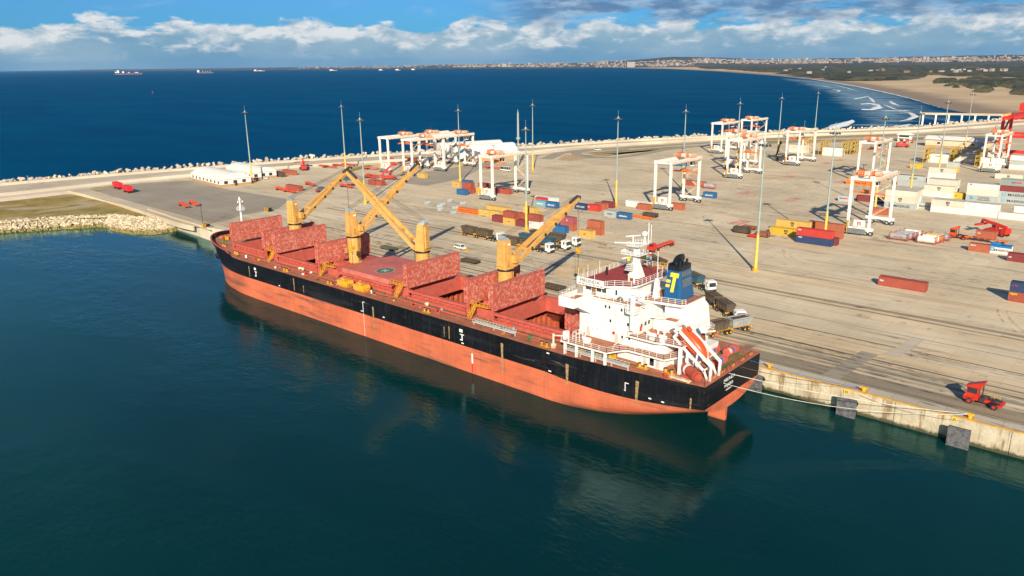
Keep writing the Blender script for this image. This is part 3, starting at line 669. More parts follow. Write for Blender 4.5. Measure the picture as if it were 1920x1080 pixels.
# small openings: windows, doors, red fire boxes
wn = MB()
def win(x, z, w_=.42, h_=.6): wn.box(x-w_/2, x+w_/2, FY0-.03, FY0+.02, z-h_/2, z+h_/2)
for x in (-81.6, -80.7, -77.9, -77.1): win(x, 20.2, .4, .62)
for x, z in ((-80.4, 17.5), (-76.4, 17.6), (-77.6, 14.8), (-76.0, 14.9)): win(x, z, .42, .62)
for x, z in ((-84.6, 14.9), (-83.5, 15.2)): win(x, z, .18, .18)
for y in (121.0, 122.2): wn.box(-74.22, -74.17, y-.35, y+.35, 17.2, 18.0)
for y in (119.6, 125, 128.5, 132): wn.box(-74.22, -74.17, y-.3, y+.3, 17.2, 17.9); wn.box(-87.83, -87.78, y-.3, y+.3, 14.7, 15.3); wn.box(-87.83, -87.78, y-.3, y+.3, 17.4, 18.0); wn.box(-87.83, -87.78, y-.3, y+.3, 19.9, 20.5)
wn.box(-70.9, -70.0, 117.55, 117.62, 11.0, 12.6)
P('cabin_window', wn, GLASS, house)
pp = MB()
for x in (-86.6, -82.6, -79.2, -75.2): pp.tube([(x, FY0-.08, ZA+.1), (x, FY0-.08, ZN-.4)], .05, 5)
for x, z in ((-85.6, ZA), (-78.9, ZA), (-72.0, ZP), (-69.2, ZP)):
    yy = FY0 if z == ZA else 117.6; pp.box(x-.42, x+.42, yy-.06, yy-.01, z+.15, z+2.0)
pp.tube([(-87.6, FY0-.1, 16.3), (-74.4, FY0-.1, 16.3)], .04, 4); pp.tube([(-87.6, FY0-.1, 19.0), (-74.4, FY0-.1, 19.0)], .04, 4)
P('wall_pipes', pp, mat('off_white', (.52, .49, .43), .6), house)
for x, y in ((-76.6, 119.4), (-72.2, 118.6), (-71.5, 121.2), (-69.8, 120.6)):
    b_ = MB(); z_ = ZB; b_.cyl((x, y, z_), (x, y, z_+.9), .2, n=8); b_.cyl((x, y, z_+.9), (x, y, z_+1.2), .42, .36, n=10); P('mushroom_vent', b_, WHITEP)
fb = MB()
for x, y, z in ((-79.6, FY0-.05, 15.2), (-70.5, 117.55, 12.1)): fb.cyl((x, y, z), (x, y+.08, z), .35, n=12)
fb.box(-74.2, -74.05, 119.0, 119.5, 16.6, 17.5); fb.box(-87.9, -87.3, 113.0, 113.5, ZA, ZA+.9); P('fire_box', fb, MRED, house)
# bridge deck, wings, wheelhouse
mb = MB(); mb.m(0)
mb.prism([(-88.0, FY0), (-84.4, 112.2), (-84.4, 112.2), (-74.0, FY0-.2), (-74.0, FY1+.2), (-84.4, 141.8), (-88.0, FY1)] if False else [(-88.2, 117.8), (-73.8, 117.8), (-73.8, 136.2), (-88.2, 136.2)], ZN, ZN+.2)
for y0, y1, s_ in ((112.0, 117.8, -1), (136.2, 142.0, 1)):
    ye, yi = (y0, y1) if s_ < 0 else (y1, y0)
    mb.hexa([(-88.2, y0, ZN-.9), (-84.6, y0, ZN-.9), (-84.6, y1, ZN-.9), (-88.2, y1, ZN-.9), (-88.2, y0, ZN), (-84.6, y0, ZN), (-84.6, y1, ZN), (-88.2, y1, ZN)])
    # solid bulwark around the wing
    mb.box(-88.2, -88.08, y0, y1, ZN, ZN+1.1); mb.box(-88.08, -84.6, min(ye, ye-.12*s_), max(ye, ye-.12*s_), ZN, ZN+1.08); mb.box(-84.72, -84.6, y0+(.12 if s_ < 0 else 0), y1-(.12 if s_ > 0 else 0), ZN, ZN+.95)
    # triangular brackets under the wing
    mb.hexa([(-87.7, yi-.1, ZN-3.2), (-84.8, yi-.1, ZN-3.2), (-84.8, yi+.1, ZN-3.2), (-87.7, yi+.1, ZN-3.2), (-87.7, min(yi, yi+s_*4.4), ZN-.92), (-84.8, min(yi, yi+s_*4.4), ZN-.92), (-84.8, max(yi, yi+s_*4.4), ZN-.92), (-87.7, max(yi, yi+s_*4.4), ZN-.92)])
mb.m(1); mb.box(-88.0, -84.7, 112.2, 117.8, ZN, ZN+.03); mb.box(-88.0, -84.7, 136.2, 141.8, ZN, ZN+.03); mb.box(-84.4, -73.9, 117.95, 119.6, ZN+.2, ZN+.22)
brg = P('bridge_deck', mb, [WHITE, DECK])
r_ = MB(); r_.rail([(-84.4, 117.9, ZN+.2), (-74.8, 117.9, ZN+.2)], 1.0, 1.5, .045, 3); r_.rail([(-88.2, 112.1, ZN+1.05), (-84.6, 112.1, ZN+1.05)], .8, 1.0, .045, 2)
r_.rail([(-88.2, 112.1, ZN+1.05), (-88.2, 115, ZN+1.05)], .8, 1.0, .045, 2); r_.rail([(-84.4, 136.1, ZN+.2), (-74.0, 136.1, ZN+.2)], 1.0, 1.5, .045, 3)
r_.rail([(-88.2, 114.5, ZN+1.05), (-88.2, 117.2, ZN+1.3)], .8, 1.0, .045, 2)
P('railing', r_, WHITEP, brg)
mb = MB(); mb.m(0)
WHP = [(-87.2, 118.6), (-81.6, 118.6), (-80.6, 119.8), (-80.6, 122.2), (-77.8, 122.2), (-77.8, 131.8), (-80.6, 131.8), (-80.6, 134.2), (-81.6, 135.4), (-87.2, 135.4)]
mb.prism(WHP, ZN+.2, ZR-.25)
mb.prism([(-77.8, 120.5), (-76.2, 121.0), (-75.4, 122.2), (-77.8, 122.2)], ZN+.2, ZR-.6)
mb.box(-80.6, -77.8, 119.2, 122.2, ZN+.2, ZR-.35)
wh = P('wheelhouse', mb, WHITE)
wn = MB()
for a, b in ((-86.6, -85.3), (-84.0, -82.9), (-82.7, -81.75)): wn.box(a, b, 118.56, 118.61, 22.75, 23.65)
wn.m(1).box(-85.15, -84.2, 118.55, 118.61, 21.8, 23.7); wn.m(0)
for k in range(11): y = 119.1+k*1.5; wn.box(-87.24, -87.19, y, y+1.15, 22.75, 23.7)
for y in (135.39,): wn.box(-86.5, -82, y, y+.06, 22.75, 23.6)
wn.box(-80.0, -79.6, 119.15, 119.22, 22.6, 23.6); wn.cyl((-78.9, 119.14, 21.7), (-78.9, 119.3, 21.7), .8, n=12)
P('bridge_window', wn, [GLASS, mat('teak_door', (.22, .10, .04), .6)], wh)
mb = MB(); RP = [(-88.0, 117.6), (-81.0, 117.6), (-80.2, 118.9), (-77.2, 120.4), (-76.6, 122.0), (-76.6, 132.2), (-77.2, 133.8), (-80.2, 135.2), (-81.0, 136.4), (-88.0, 136.4)]
mb.m(0).prism(RP, ZR-.25, ZR); mb.box(-88.05, -81.6, 117.5, 117.66, ZR-.55, ZR+.95); mb.m(1).prism([(x+(.15 if x < -83 else -.15), y+(.15 if y < 127 else -.15)) for x, y in RP], ZR, ZR+.02)
mb.m(1)
for k in range(7): mb.box(-87.6+k*.86, -87.0+k*.86, 117.46, 117.5, ZR-.32, ZR-.18)
roof = P('wheelhouse_roof', mb, [WHITE, mat('roof_red', (.34, .045, .03), .6, var=.15, scale=.4)])
tship('name_board', 'MELINDA', .98, -84.9, 117.47, ZR+.38, (R90, 0, 0), TXK, roof, bold=.0, sx=1.15)
r_ = MB(); r_.rail([(x, y, ZR) for x, y in [(-81.4, 117.7), (-81.0, 117.8), (-80.2, 119.1), (-77.4, 120.6), (-76.8, 122.0), (-76.8, 132.2), (-77.4, 133.6), (-80.2, 135.0), (-81, 136.3), (-87.9, 136.3), (-87.9, 117.8)]], 1.05, 1.5, .045, 3)
for x, y in ((-87.9, 117.8), (-87.9, 121), (-86.6, 117.9), (-87.9, 125), (-84, 117.8)): r_.cyl((x, y, ZR), (x, y, ZR+2.6), .05, n=5)
P('railing', r_, WHITEP, roof)
# radar mast on the monkey island
mb = MB(); mx, my = -80.6, 127.2
mb.hexa([(mx-1.1, my-1.3, ZR), (mx+1.3, my-1.3, ZR), (mx+1.3, my+1.3, ZR), (mx-1.1, my+1.3, ZR), (mx-.5, my-.55, ZR+4.4), (mx+.5, my-.55, ZR+4.4), (mx+.5, my+.55, ZR+4.4), (mx-.5, my+.55, ZR+4.4)])
mb.hexa([(mx-.5, my-.55, ZR+4.4), (mx+.5, my-.55, ZR+4.4), (mx+.5, my+.55, ZR+4.4), (mx-.5, my+.55, ZR+4.4), (mx-.4, my-.45, ZR+9.4), (mx+.4, my-.45, ZR+9.4), (mx+.4, my+.45, ZR+9.4), (mx-.4, my+.45, ZR+9.4)])
for k in range(4): mb.box(mx-1.6+k*.15, mx+.2, my-1.9, my+.4, ZR+2.2+k*.55, ZR+2.3+k*.55)
mb.box(mx-2.6, mx+1.6, my-1.6, my+1.6, ZR+6.6, ZR+6.75); mb.rail([(mx-2.6, my-1.6, ZR+6.75), (mx+1.6, my-1.6, ZR+6.75), (mx+1.6, my+1.6, ZR+6.75), (mx-2.6, my+1.6, ZR+6.75)], .95, 1.0, .05, 2, True)
mb.box(mx-1.2, mx+1.4, my-1.8, my+2.2, ZR+9.3, ZR+9.45); mb.rail([(mx-1.2, my-1.8, ZR+9.45), (mx+1.4, my-1.8, ZR+9.45), (mx+1.4, my+2.2, ZR+9.45), (mx-1.2, my+2.2, ZR+9.45)], .9, 1.0, .05, 2, True)
mb.beam((mx-3.6, my-2.6, ZR+10.0), (mx+1.4, my+.6, ZR+9.9), .28); mb.beam((mx-1.4, my-2.0, ZR+12.0), (mx+.3, my+.6, ZR+12.0), .24); mb.cyl((mx-.5, my-.7, ZR+9.4), (mx-.5, my-.7, ZR+12), .14, n=6)
mb.beam((mx-1.9, my-2.4, ZR+5.6), (mx+1.3, my+3.2, ZR+6.4), .25)
mb.cyl((mx+.8, my+1.4, ZR+9.4), (mx+.8, my+1.4, ZR+11.6), .35, .12, n=8); mb.sphere((mx+.8, my+1.4, ZR+12.3), .62, 10, 7, 1.25); mb.sphere((mx-2.2, my-1.2, ZR+7.5), .5, 10, 6)
mb.cyl((mx+1.2, my+2.2, ZR+9.4), (mx+1.2, my+2.2, ZR+15.4), .09, n=5); mb.cyl((mx+1.6, my+2.5, ZR+9.4), (mx+1.6, my+2.5, ZR+14.8), .07, n=5); mb.tube([(mx+.8, my+1.6, ZR+11), (mx+1.3, my+2.3, ZR+13.6)], .05)
mb.v = [(v[0], v[1], ZR+(v[2]-ZR)*.70) for v in mb.v]
P('radar_mast', mb, WHITEP)
mb = MB(); mb.m(0).box(mx-1.3, mx-.9, my-1.3, my-.9, ZR+3.4, ZR+4.2); P('signal_flag', mb, mat('flag_yellow', (.8, .62, .02), .8))
# courtesy flag
mb = MB(); fx, fy, fz = mx+1.0, my+1.9, ZR+3.6
for k in range(4):
    x0 = fx+k*.33; w0 = .14*math.sin(k*1.4); w1 = .14*math.sin((k+1)*1.4); dz = -.12*k
    for m_, z0, z1 in ((0, .85, 1.35), (1, .78, .85), (2, .52, .78), (1, .45, .52), (3, -.05, .45)):
        mb.m(m_ if not (k == 0 and m_ in (0, 3)) else 2).add([(x0, fy+w0, fz+z0+dz), (x0+.33, fy+w1, fz+z0+dz-.12), (x0+.33, fy+w1, fz+z1+dz-.12), (x0, fy+w0, fz+z1+dz)], [(0, 1, 2, 3)])
P('courtesy_flag', mb, [mat('flag_red', (.6, .05, .03), .8), TXW, mat('flag_green', (.02, .25, .08), .8), mat('flag_blue', (.02, .08, .4), .8)])
for x, y, m_ in ((-86.0, 124.8, BLACK), (-79.8, 123.4, mat('cream_paint', (.72, .62, .45), .6)), (-78.3, 122.9, WHITEP)):
    b_ = MB(); b_.cyl((x, y, ZR), (x, y, ZR+1.3), .22, n=10); b_.sphere((x, y, ZR+1.35), .3, 8, 5); P('compass_stand', b_, m_)
# spiral stair tower aft of the wheelhouse on the port side
mb = MB(); sx_, sy_ = -74.9, 117.4
mb.cyl((sx_, sy_, ZN-.9), (sx_, sy_, ZN-.7), 1.45, n=16); mb.cyl((sx_, sy_, ZN-4.4), (sx_, sy_, ZN+2.4), .5, n=12); 
for k in range(14): t = k*.45; mb.beam((sx_+.5*math.cos(t)+.9, sy_+.5*math.sin(t)+1.3, ZN+.2+k*.2), (sx_+1.2*math.cos(t)+.9, sy_+1.2*math.sin(t)+1.3, ZN+.2+k*.2), .3, .06)
mb.rail([(sx_+1.4*math.cos(t), sy_+1.4*math.sin(t), ZN-.7) for t in np.linspace(2.4, 6.6, 9)], 1.0, 1.2, .045, 3)
P('stair_tower', mb, WHITEP)
# bridge-level walkway to the funnel
mb = MB(); mb.m(0).prism([(-76.6, 120.6), (-75.0, 122.4), (-68.2, 123.6), (-67.6, 124.4), (-67.6, 131.6), (-76.6, 131.6)], ZN-.15, ZN+.25); mb.m(1).prism([(-76.5, 121.0), (-75.0, 122.6), (-68.2, 123.8), (-67.8, 124.5), (-67.8, 131.4), (-76.5, 131.4)], ZN+.25, ZN+.27)
fw = P('funnel_deck', mb, [WHITE, DECK]); r_ = MB(); r_.rail([(-76.4, 121.0, ZN+.25), (-74.9, 122.6, ZN+.25), (-68.2, 123.8, ZN+.25), (-67.8, 124.5, ZN+.25)], 1.0, 1.3, .045, 3); P('railing', r_, WHITEP, fw)
mb = MB(); mb.prism([(-74.3, 121.6), (-74.3, 124.2), (-71.0, 125.5), (-71.0, 122.6)], ZC+.0, ZC+.22); mb.rail([(-74.3, 121.7, ZC+.2), (-71.0, 122.7, ZC+.2)], 1.0, 1.2, .045, 3)
mb.box(-74.2, -71.2, 124.4, 130, ZB, ZC-.1); P('lower_gallery', mb, WHITE)
# casing, store boxes and funnel
mb = MB(); mb.box(-72.4, -67.6, 124.9, 131.6, ZB-.05, ZN-.15)
mb.hexa([(-67.6, 124.9, ZB-.05), (-65.6, 124.9, ZB-.05), (-65.6, 130.6, ZB-.05), (-67.6, 131.6, ZB-.05), (-67.6, 124.9, 21.0), (-66.9, 124.9, 20.3), (-66.9, 131.8, 20.3), (-67.6, 131.8, 21.0)])
P('engine_casing', mb, WHITE)
mb = MB(); mb.m(0).box(-73.8, -69.0, 123.2, 125.0, ZB, 18.4); mb.box(-71.3, -65.9, 125.0, 130.4, ZB, 17.9); mb.m(1).box(-73.75, -69.05, 123.25, 124.9, 18.4, 18.44); P('store_house', mb, [WHITE, DECK])
mb = MB(); fz0, fz1 = ZN+.27, 28.4
FB = [(-72.9, 125.0), (-69.7, 125.0), (-69.3, 125.5), (-69.3, 130.3), (-69.7, 130.8), (-72.9, 130.8)]
FT = [(-72.6, 125.6), (-70.3, 125.6), (-70.0, 126.0), (-70.0, 129.8), (-70.3, 130.2), (-72.6, 130.2)]
n = len(FB); vs = [(x, y, fz0) for x, y in FB]+[(x, y, fz1-.9) for x, y in FT]
mb.m(0).add(vs, [(i, (i+1) % n, n+(i+1) % n, n+i) for i in range(n)])
vs = [(x, y, fz1-.9) for x, y in FT]+[(x, y, fz1) for x, y in FT]
mb.m(1).add(vs, [(i, (i+1) % n, n+(i+1) % n, n+i) for i in range(n)]+[tuple(range(n, 2*n))])
FUN = P('funnel', mb, [mat('funnel_blue', (.01, .09, .23), .35, var=.12, scale=.5), BLACK])
mb = MB(); mb.m(0)
for y0, y1 in ((126.3, 127.8), (128.0, 129.5)):
    for z0, z1 in ((26.4, 27.3), (24.4, 25.9)):
        for k in range(4):
            za = z0+(z1-z0)*k/4; xa = -69.3-.7*((za+.15)-fz0)/(fz1-.9-fz0); mb.box(xa-.02, xa+.07, y0, y1, za, za+(z1-z0)/4*.7)
P('louvre', mb, mat('louvre_grey', (.16, .17, .15), .7), FUN)
mb = MB()
def FP(u, v, o=.03):
    u = -72.75+(u+72.6)*.84
    t = (v-fz0)/(fz1-.9-fz0); return (u, 125.0+.6*t-o, v)
def fq(p): return [FP(*q) for q in p]
def fpoly(pts):
    a = [FP(*q, o=.035) for q in pts]; b = [FP(*q, o=-.01) for q in pts]; n = len(pts); mb.add(a+b, [tuple(range(n))]+[(i, n+i, n+(i+1) % n, (i+1) % n) for i in range(n)])
fpoly([(-71.65, 26.3), (-69.55, 26.3), (-69.40, 27.15), (-71.50, 27.15)][::1]); fpoly([(-71.25, 23.4), (-70.45, 23.4), (-70.05, 26.3), (-70.85, 26.3)])
fpoly([(-72.5, 25.15), (-71.45, 25.15), (-71.38, 25.7), (-72.43, 25.7)]); fpoly([(-72.6, 24.25), (-71.6, 24.25), (-71.52, 24.8), (-72.52, 24.8)])
P('funnel_emblem', mb, TXY, FUN)
mb = MB(); prev = None
for i in range(9):      # hooded exhaust uptakes
    t = math.pi*.5*i/8; c = Vector((-71.9+1.3-1.3*math.cos(t), 127.6, fz1+.1+1.3*math.sin(t)+.0)); 
    if prev: mb.cyl(prev, c, .75, n=12)
    prev = c
for x, y, h_ in ((-70.6, 126.6, 1.0), (-71.8, 129.4, 1.3), (-70.6, 129.2, .9)): mb.cyl((x, y, fz1-.2), (x, y, fz1+h_), .28, n=8)
mb.box(-72.6, -72.3, 125.7, 130.1, fz1, fz1+.35); P('exhaust_pipe', mb, BLACK, FUN)
def smoke_mat():
    m_ = bpy.data.materials.new('smoke'); m_.use_nodes = True; t = NT(m_.node_tree); m_.node_tree.nodes.remove(m_.node_tree.nodes['Principled BSDF'])
    v = t.n('ShaderNodeVolumePrincipled'); v.inputs['Color'].default_value = (.12, .12, .12, 1); tc_ = t.n('ShaderNodeTexCoord')
    gx, gy, gz = t.sep(tc_.outputs['Generated']); r_e = t.math('SUBTRACT', 1.0, t.math('MULTIPLY', 2.0, t.math('POWER', t.math('ADD', t.math('ADD', t.math('POWER', t.math('SUBTRACT', gx, .5), 2), t.math('POWER', t.math('SUBTRACT', gy, .5), 2)), t.math('POWER', t.math('SUBTRACT', gz, .5), 2)), .5)))
    t.val(v.inputs['Density'], t.math('MULTIPLY', t.math('MULTIPLY', t.ramp(t.noise(tc_.outputs['Object'], .9, 4, .6, .4), .45, .65), t.ramp(r_e, .0, .5)), .8))
    m_.node_tree.links.new(v.outputs[0], m_.node_tree.nodes['Material Output'].inputs['Volume']); return m_
sm_ = MB(); sm_.sphere((0, 0, 0), 1.0, 14, 9); so_ = sm_.build('exhaust_smoke', smoke_mat()); so_.location = (-70.6, 129.5, 31.2); so_.scale = (3.0, 2.6, 1.9); so_.rotation_euler = (0, .3, .6)
tag(so_, 'faint dark smoke drifting from the funnel top', 'smoke', kind='stuff')
# lattice post by the funnel
mb = MB()
mb.hexa([(-74.9, 124.2, ZN+.3), (-73.9, 124.2, ZN+.3), (-73.9, 125.4, ZN+.3), (-74.9, 125.4, ZN+.3), (-74.6, 124.5, ZN+4.2), (-74.1, 124.5, ZN+4.2), (-74.1, 125.1, ZN+4.2), (-74.6, 125.1, ZN+4.2)]); mb.cyl((-74.35, 124.8, ZN+4.2), (-74.35, 124.8, ZN+9.5), .07, n=6); P('signal_post', mb, WHITEP)
mb = MB(); mb.rail([(-82.5, 137, ZN+2.0), (-80.4, 137, ZN+2.0), (-80.4, 139.5, ZN+2), (-82.5, 139.5, ZN+2)], 1.1, 1.0, .06, 2, True); P('searchlight_frame', mb, YEL)
# liferaft drums
for x, y in ((-70.6, 117.7), (-68.5, 117.9)):
    b_ = MB(); b_.cyl((x-.65, y, ZB+1.0), (x+.65, y, ZB+1.0), .42, n=12); b_.box(x-.5, x+.5, y-.3, y+.3, ZB, ZB+.6); P('liferaft', b_, WHITEP)
b_ = MB(); b_.cyl((-84.0, 114.5, ZA+.85), (-82.4, 114.5, ZA+.85), .42, n=12); b_.box(-83.8, -82.6, 114.2, 114.8, ZA, ZA+.5); P('liferaft', b_, WHITEP)
b_ = MB(); b_.rail([(-86.2, 114.0, ZA), (-84.6, 114.0, ZA), (-84.6, 116, ZA), (-86.2, 116, ZA)], 1.8, .8, .06, 2, True); b_.beam((-86.4, 112.9, ZA), (-86.4, 112.9, ZA+2.3), .2); b_.box(-87.8, -87.1, 112.9, 113.9, ZA+.3, ZA+1.9); P('davit_frame', b_, WHITEP)
b_ = MB(); b_.cyl((-91.2, 114.2, ZP), (-91.2, 114.2, ZP+3.0), .22, n=8); b_.beam((-91.2, 114.2, ZP+2.6), (-88.0, 114.4, ZP+3.2), .22); b_.box(-91.5, -90.7, 113.8, 114.5, ZP, ZP+.9); P('provision_davit', b_, mat('cream_paint', (.72, .62, .45), .6))
# free-fall lifeboat on its ramp
la, lb = Vector((-66.2, 120.4, 17.9)), Vector((-59.9, 120.4, 13.0)); ld = (lb-la).normalized(); lu = Vector((0, 1, 0)).cross(ld); lu = -lu if lu.z < 0 else lu
rm = MB()
for s_ in (-1.7, 1.7):
    yv = Vector((0, s_, 0)); rm.beam(la+yv+lu*.9-ld*1.2, lb+yv+lu*.9+ld*.6, .34, .5); rm.beam(la+yv-lu*.8, lb+yv-lu*.9+ld*.2, .3, .4)
    rm.beam(lb+yv+lu*.9+ld*.5, Vector((lb.x+.8, lb.y+s_, ZP)), .38); rm.beam(lb+yv-lu*.8, Vector((lb.x+.3, lb.y+s_, ZP)), .3)
    rm.beam(la+yv+ld*3.6-lu*.8, Vector((la.x+2.6, la.y+s_, ZP)), .34); rm.beam(la+yv+lu*.9, la+yv-lu*.9, .34); rm.beam(la+yv+ld*5+lu*.9, la+yv+ld*6-lu*.9, .25)
rm.beam(la+Vector((0, -1.7, 0))+lu*.9-ld*1.0, la+Vector((0, 1.7, 0))+lu*.9-ld*1.0, .3); rm.beam(la+Vector((0, -1.7, 0))-lu*.8, la+Vector((0, 1.7, 0))-lu*.8, .3); rm.beam(lb+Vector((0, -1.7, 0))-lu*.9, lb+Vector((0, 1.7, 0))-lu*.9, .25)
rm.obox(la+Vector((3.4, 2.2, .6)), (1.6, .7, .5), ry=.62)
P('lifeboat_ramp', rm, WHITEP)
bt = MB(); N = 11; K = 14; vs = []
for i in range(N):
    u = i/(N-1); l = -.3+7.0*u; rr = 1.22*math.sin(math.pi*min(1, max(.0, .12+.82*u)))**.45*(1 if u < .72 else 1-.55*((u-.72)/.28)**2)
    if i == 0: rr *= .75
    if i == N-1: rr *= .25
    hh = 1.0+.15*math.sin(u*3)
    for k in range(K):
        t = 2*math.pi*k/K; c, s_ = math.cos(t), math.sin(t); sgn = lambda v: (1 if v > 0 else -1)
        vs.append(la+ld*l+Vector((0, 1, 0))*(abs(c)**.75*sgn(c)*rr)+lu*(.25+abs(s_)**.8*sgn(s_)*rr*hh))
bt.m(0).add(vs, [(i*K+k, i*K+(k+1) % K, (i+1)*K+(k+1) % K, (i+1)*K+k) for i in range(N-1) for k in range(K)]+[tuple(range(K)), tuple(range((N-1)*K, N*K))], True)
bt.m(0); bt.hexa([la+ld*a+Vector((0, y, 0))+lu*h for a, y, h in ((.1, -.6, 1.1), (1.5, -.6, 1.1), (1.5, .6, 1.1), (.1, .6, 1.1), (.3, -.45, 1.9), (1.1, -.45, 1.8), (1.1, .45, 1.8), (.3, .45, 1.9))])
bt.m(1); bt.hexa([la+ld*a+Vector((0, y, 0))+lu*h for a, y, h in ((.35, -.5, 1.55), (1.2, -.55, 1.5), (1.2, .55, 1.5), (.35, .5, 1.55), (.35, -.5, 1.7), (1.15, -.5, 1.7), (1.15, .5, 1.7), (.35, .5, 1.7))])
for a in (2.0, 3.4, 4.8): bt.obox(la+ld*a+Vector((0, -1.18, 0))+lu*.75, (.5, .12, .22), ry=.62)
P('lifeboat', bt, [ORED, BLACK])
tk = MB(); tk.m(0).cyl((-64.2, 118.9, 11.9), (-60.6, 116.7, 11.7), 1.0, n=16); tk.m(1).cyl((-63.4, 118.4, 11.87), (-63.0, 118.15, 11.85), 1.04, n=16); tk.m(0).box(-64, -61, 117.0, 118.4, ZP, ZP+.5); tk.cyl((-60.7, 116.8, 11.7), (-60.2, 116.5, 11.65), .8, n=14); P('rope_drum', tk, [mat('drum_red', (.42, .07, .04), .6, rust=.6), TXW])
for x, y in ((-61.2, 126.4), (-64.9, 130.4), (-62.2, 133.0)):
    wz = MB(); wz.m(2).box(x-1.1, x-.7, y-1.9, y+1.9, ZP+.02, ZP+.3); wz.box(x+.7, x+1.1, y-1.9, y+1.9, ZP+.02, ZP+.3); wz.m(0)
    for k in range(4): wz.cyl((x, y-1.8+k*1.2-.06, ZP+1.0), (x, y-1.8+k*1.2+.06, ZP+1.0), .8, n=14)
    wz.m(1 if x != -61.2 else 3).cyl((x, y-1.7, ZP+1.0), (x, y-.7, ZP+1.0), .55, n=12); wz.m(3).cyl((x, y-.5, ZP+1.0), (x, y+.6, ZP+1.0), .58, n=12); wz.m(0).box(x-.6, x+.6, y+1.3, y+2.0, ZP+.2, ZP+1.5)
    P('mooring_winch', wz, [RED, ROPE, GREEN, BROPE])
rp = MB()
for k in range(60): a = random.Random(k); rp.cyl((-59.4-a.random()*3, 122+a.random()*13, ZP+.02), (-59.4-a.random()*3, 122+a.random()*13, ZP+.05+a.random()*.4), .09, n=5)
rp.m(1)
for y in (120.5, 124, 128, 132, 135.5): rp.cyl((-59.2, y-.35, ZP), (-59.2, y-.35, ZP+.4), .16, n=8); rp.cyl((-59.2, y+.35, ZP), (-59.2, y+.35, ZP+.4), .16, n=8)
P('stern_fairlead', rp, [mat('rope_brown', (.22, .12, .05), .9), YEL])
b_ = MB(); b_.m(0).box(-65.4, -61.2, 115.1, 115.9, ZP+.25, ZP+.55); b_.m(1); b_.box(-65.2, -64.9, 115.2, 115.8, ZP, ZP+.25); b_.box(-61.7, -61.4, 115.2, 115.8, ZP, ZP+.25); P('stowed_ramp', b_, [mat('cream_paint', (.72, .62, .45), .6), YEL])
for x in (-86, -82, -79): b_ = MB(); b_.m(0).box(x-.8, x+.8, 116.2, 117.4, ZP, ZP+.9); b_.m(1).cyl((x, 115.5, ZP), (x, 115.5, ZP+.8), .3, n=8); P('valve_box', b_, [YEL, GREEN])
OFF = Vector((0, 0, 0))
# ================================================================== setting: water, land, quay
def water_mat(name, near, far, rough, b1, b2, s1, s2, spec=.5, green=None):
    m_ = bpy.data.materials.new(name); m_.use_nodes = True; t = NT(m_.node_tree); b = m_.node_tree.nodes['Principled BSDF']
    P_ = t.n('ShaderNodeNewGeometry').outputs['Position']; x, y, z = t.sep(P_)
    big = t.noise(t.mapping(P_, (.004, .012, .01)), 1.0, 4, .55)
    c = t.mix(t.ramp(big, .25, .75), near, far)
    nt_ = m_.node_tree; nt_.nodes.remove(b); df = t.n('ShaderNodeBsdfDiffuse'); gl = t.n('ShaderNodeBsdfGlossy'); fr = t.n('ShaderNodeFresnel'); mx_ = t.n('ShaderNodeMixShader')
    t.val(df.inputs[0], c); gl.inputs[0].default_value = (*green, 1); gl.inputs['Roughness'].default_value = rough; fr.inputs[0].default_value = 1.33
    t.val(mx_.inputs[0], t.math('MULTIPLY', fr.outputs[0], spec)); nt_.links.new(df.outputs[0], mx_.inputs[1]); nt_.links.new(gl.outputs[0], mx_.inputs[2]); nt_.links.new(mx_.outputs[0], nt_.nodes['Material Output'].inputs[0])
    a1 = t.noise(t.mapping(P_, (s1, s1*1.9, s1)), 1.0, 5, .6, .4); a2 = t.noise(t.mapping(P_, (s2, s2*1.6, s2), (5, 3, 0)), 1.0, 3, .55)
    a3 = t.noise(t.mapping(P_, (.012, .03, .01), (2, 7, 0)), 1.0, 3, .5)
    h = t.math('MULTIPLY', t.math('ADD', t.math('MULTIPLY', a1, b1), t.math('MULTIPLY', a2, b2)), t.math('MULTIPLY_ADD', t.ramp(a3, .36, .64), 1.05, .28))
    bp = t.n('ShaderNodeBump'); t.t.links.new(h, bp.inputs['Height']); bp.inputs['Strength'].default_value = 1.0; bp.inputs['Distance'].default_value = 1.0
    for q_ in (df, gl, fr): nt_.links.new(bp.outputs[0], q_.inputs['Normal'])
    return m_
WH = water_mat('harbour_water', (.0001, .016, .019), (.0001, .038, .035), .04, .06, .17, .55, .13, 1.35, (.46, .74, .76))
WS = water_mat('open_sea_water', (.0001, .031, .095), (.0001, .056, .125), .22, .22, .6, .25, .05, .16, (.12, .7, 1))
QY = 145.0
sheet('harbour_water', [(-600, -300), (700, -300), (700, QY+1), (-276, QY+1), (-300, 150), (-330, 153), (-362, 118), (-395, 85), (-600, 40)], 0, WH)
LINE = [(-600, 40), (-395, 85), (-440, 110), (-450, 150), (-452, 214), (-437, 264), (-418, 300), (-362, 418), (-355, 474), (-306, 582), (-262, 652), (-200, 732), (-150, 845), (-110, 960), (150, 1000), (900, 1300)]
sea = sheet('sea', LINE+[(28000, 1500), (28000, 62000), (-58000, 62000), (-58000, -9000), (-600, -9000)], -.02, WS)
CONC = None
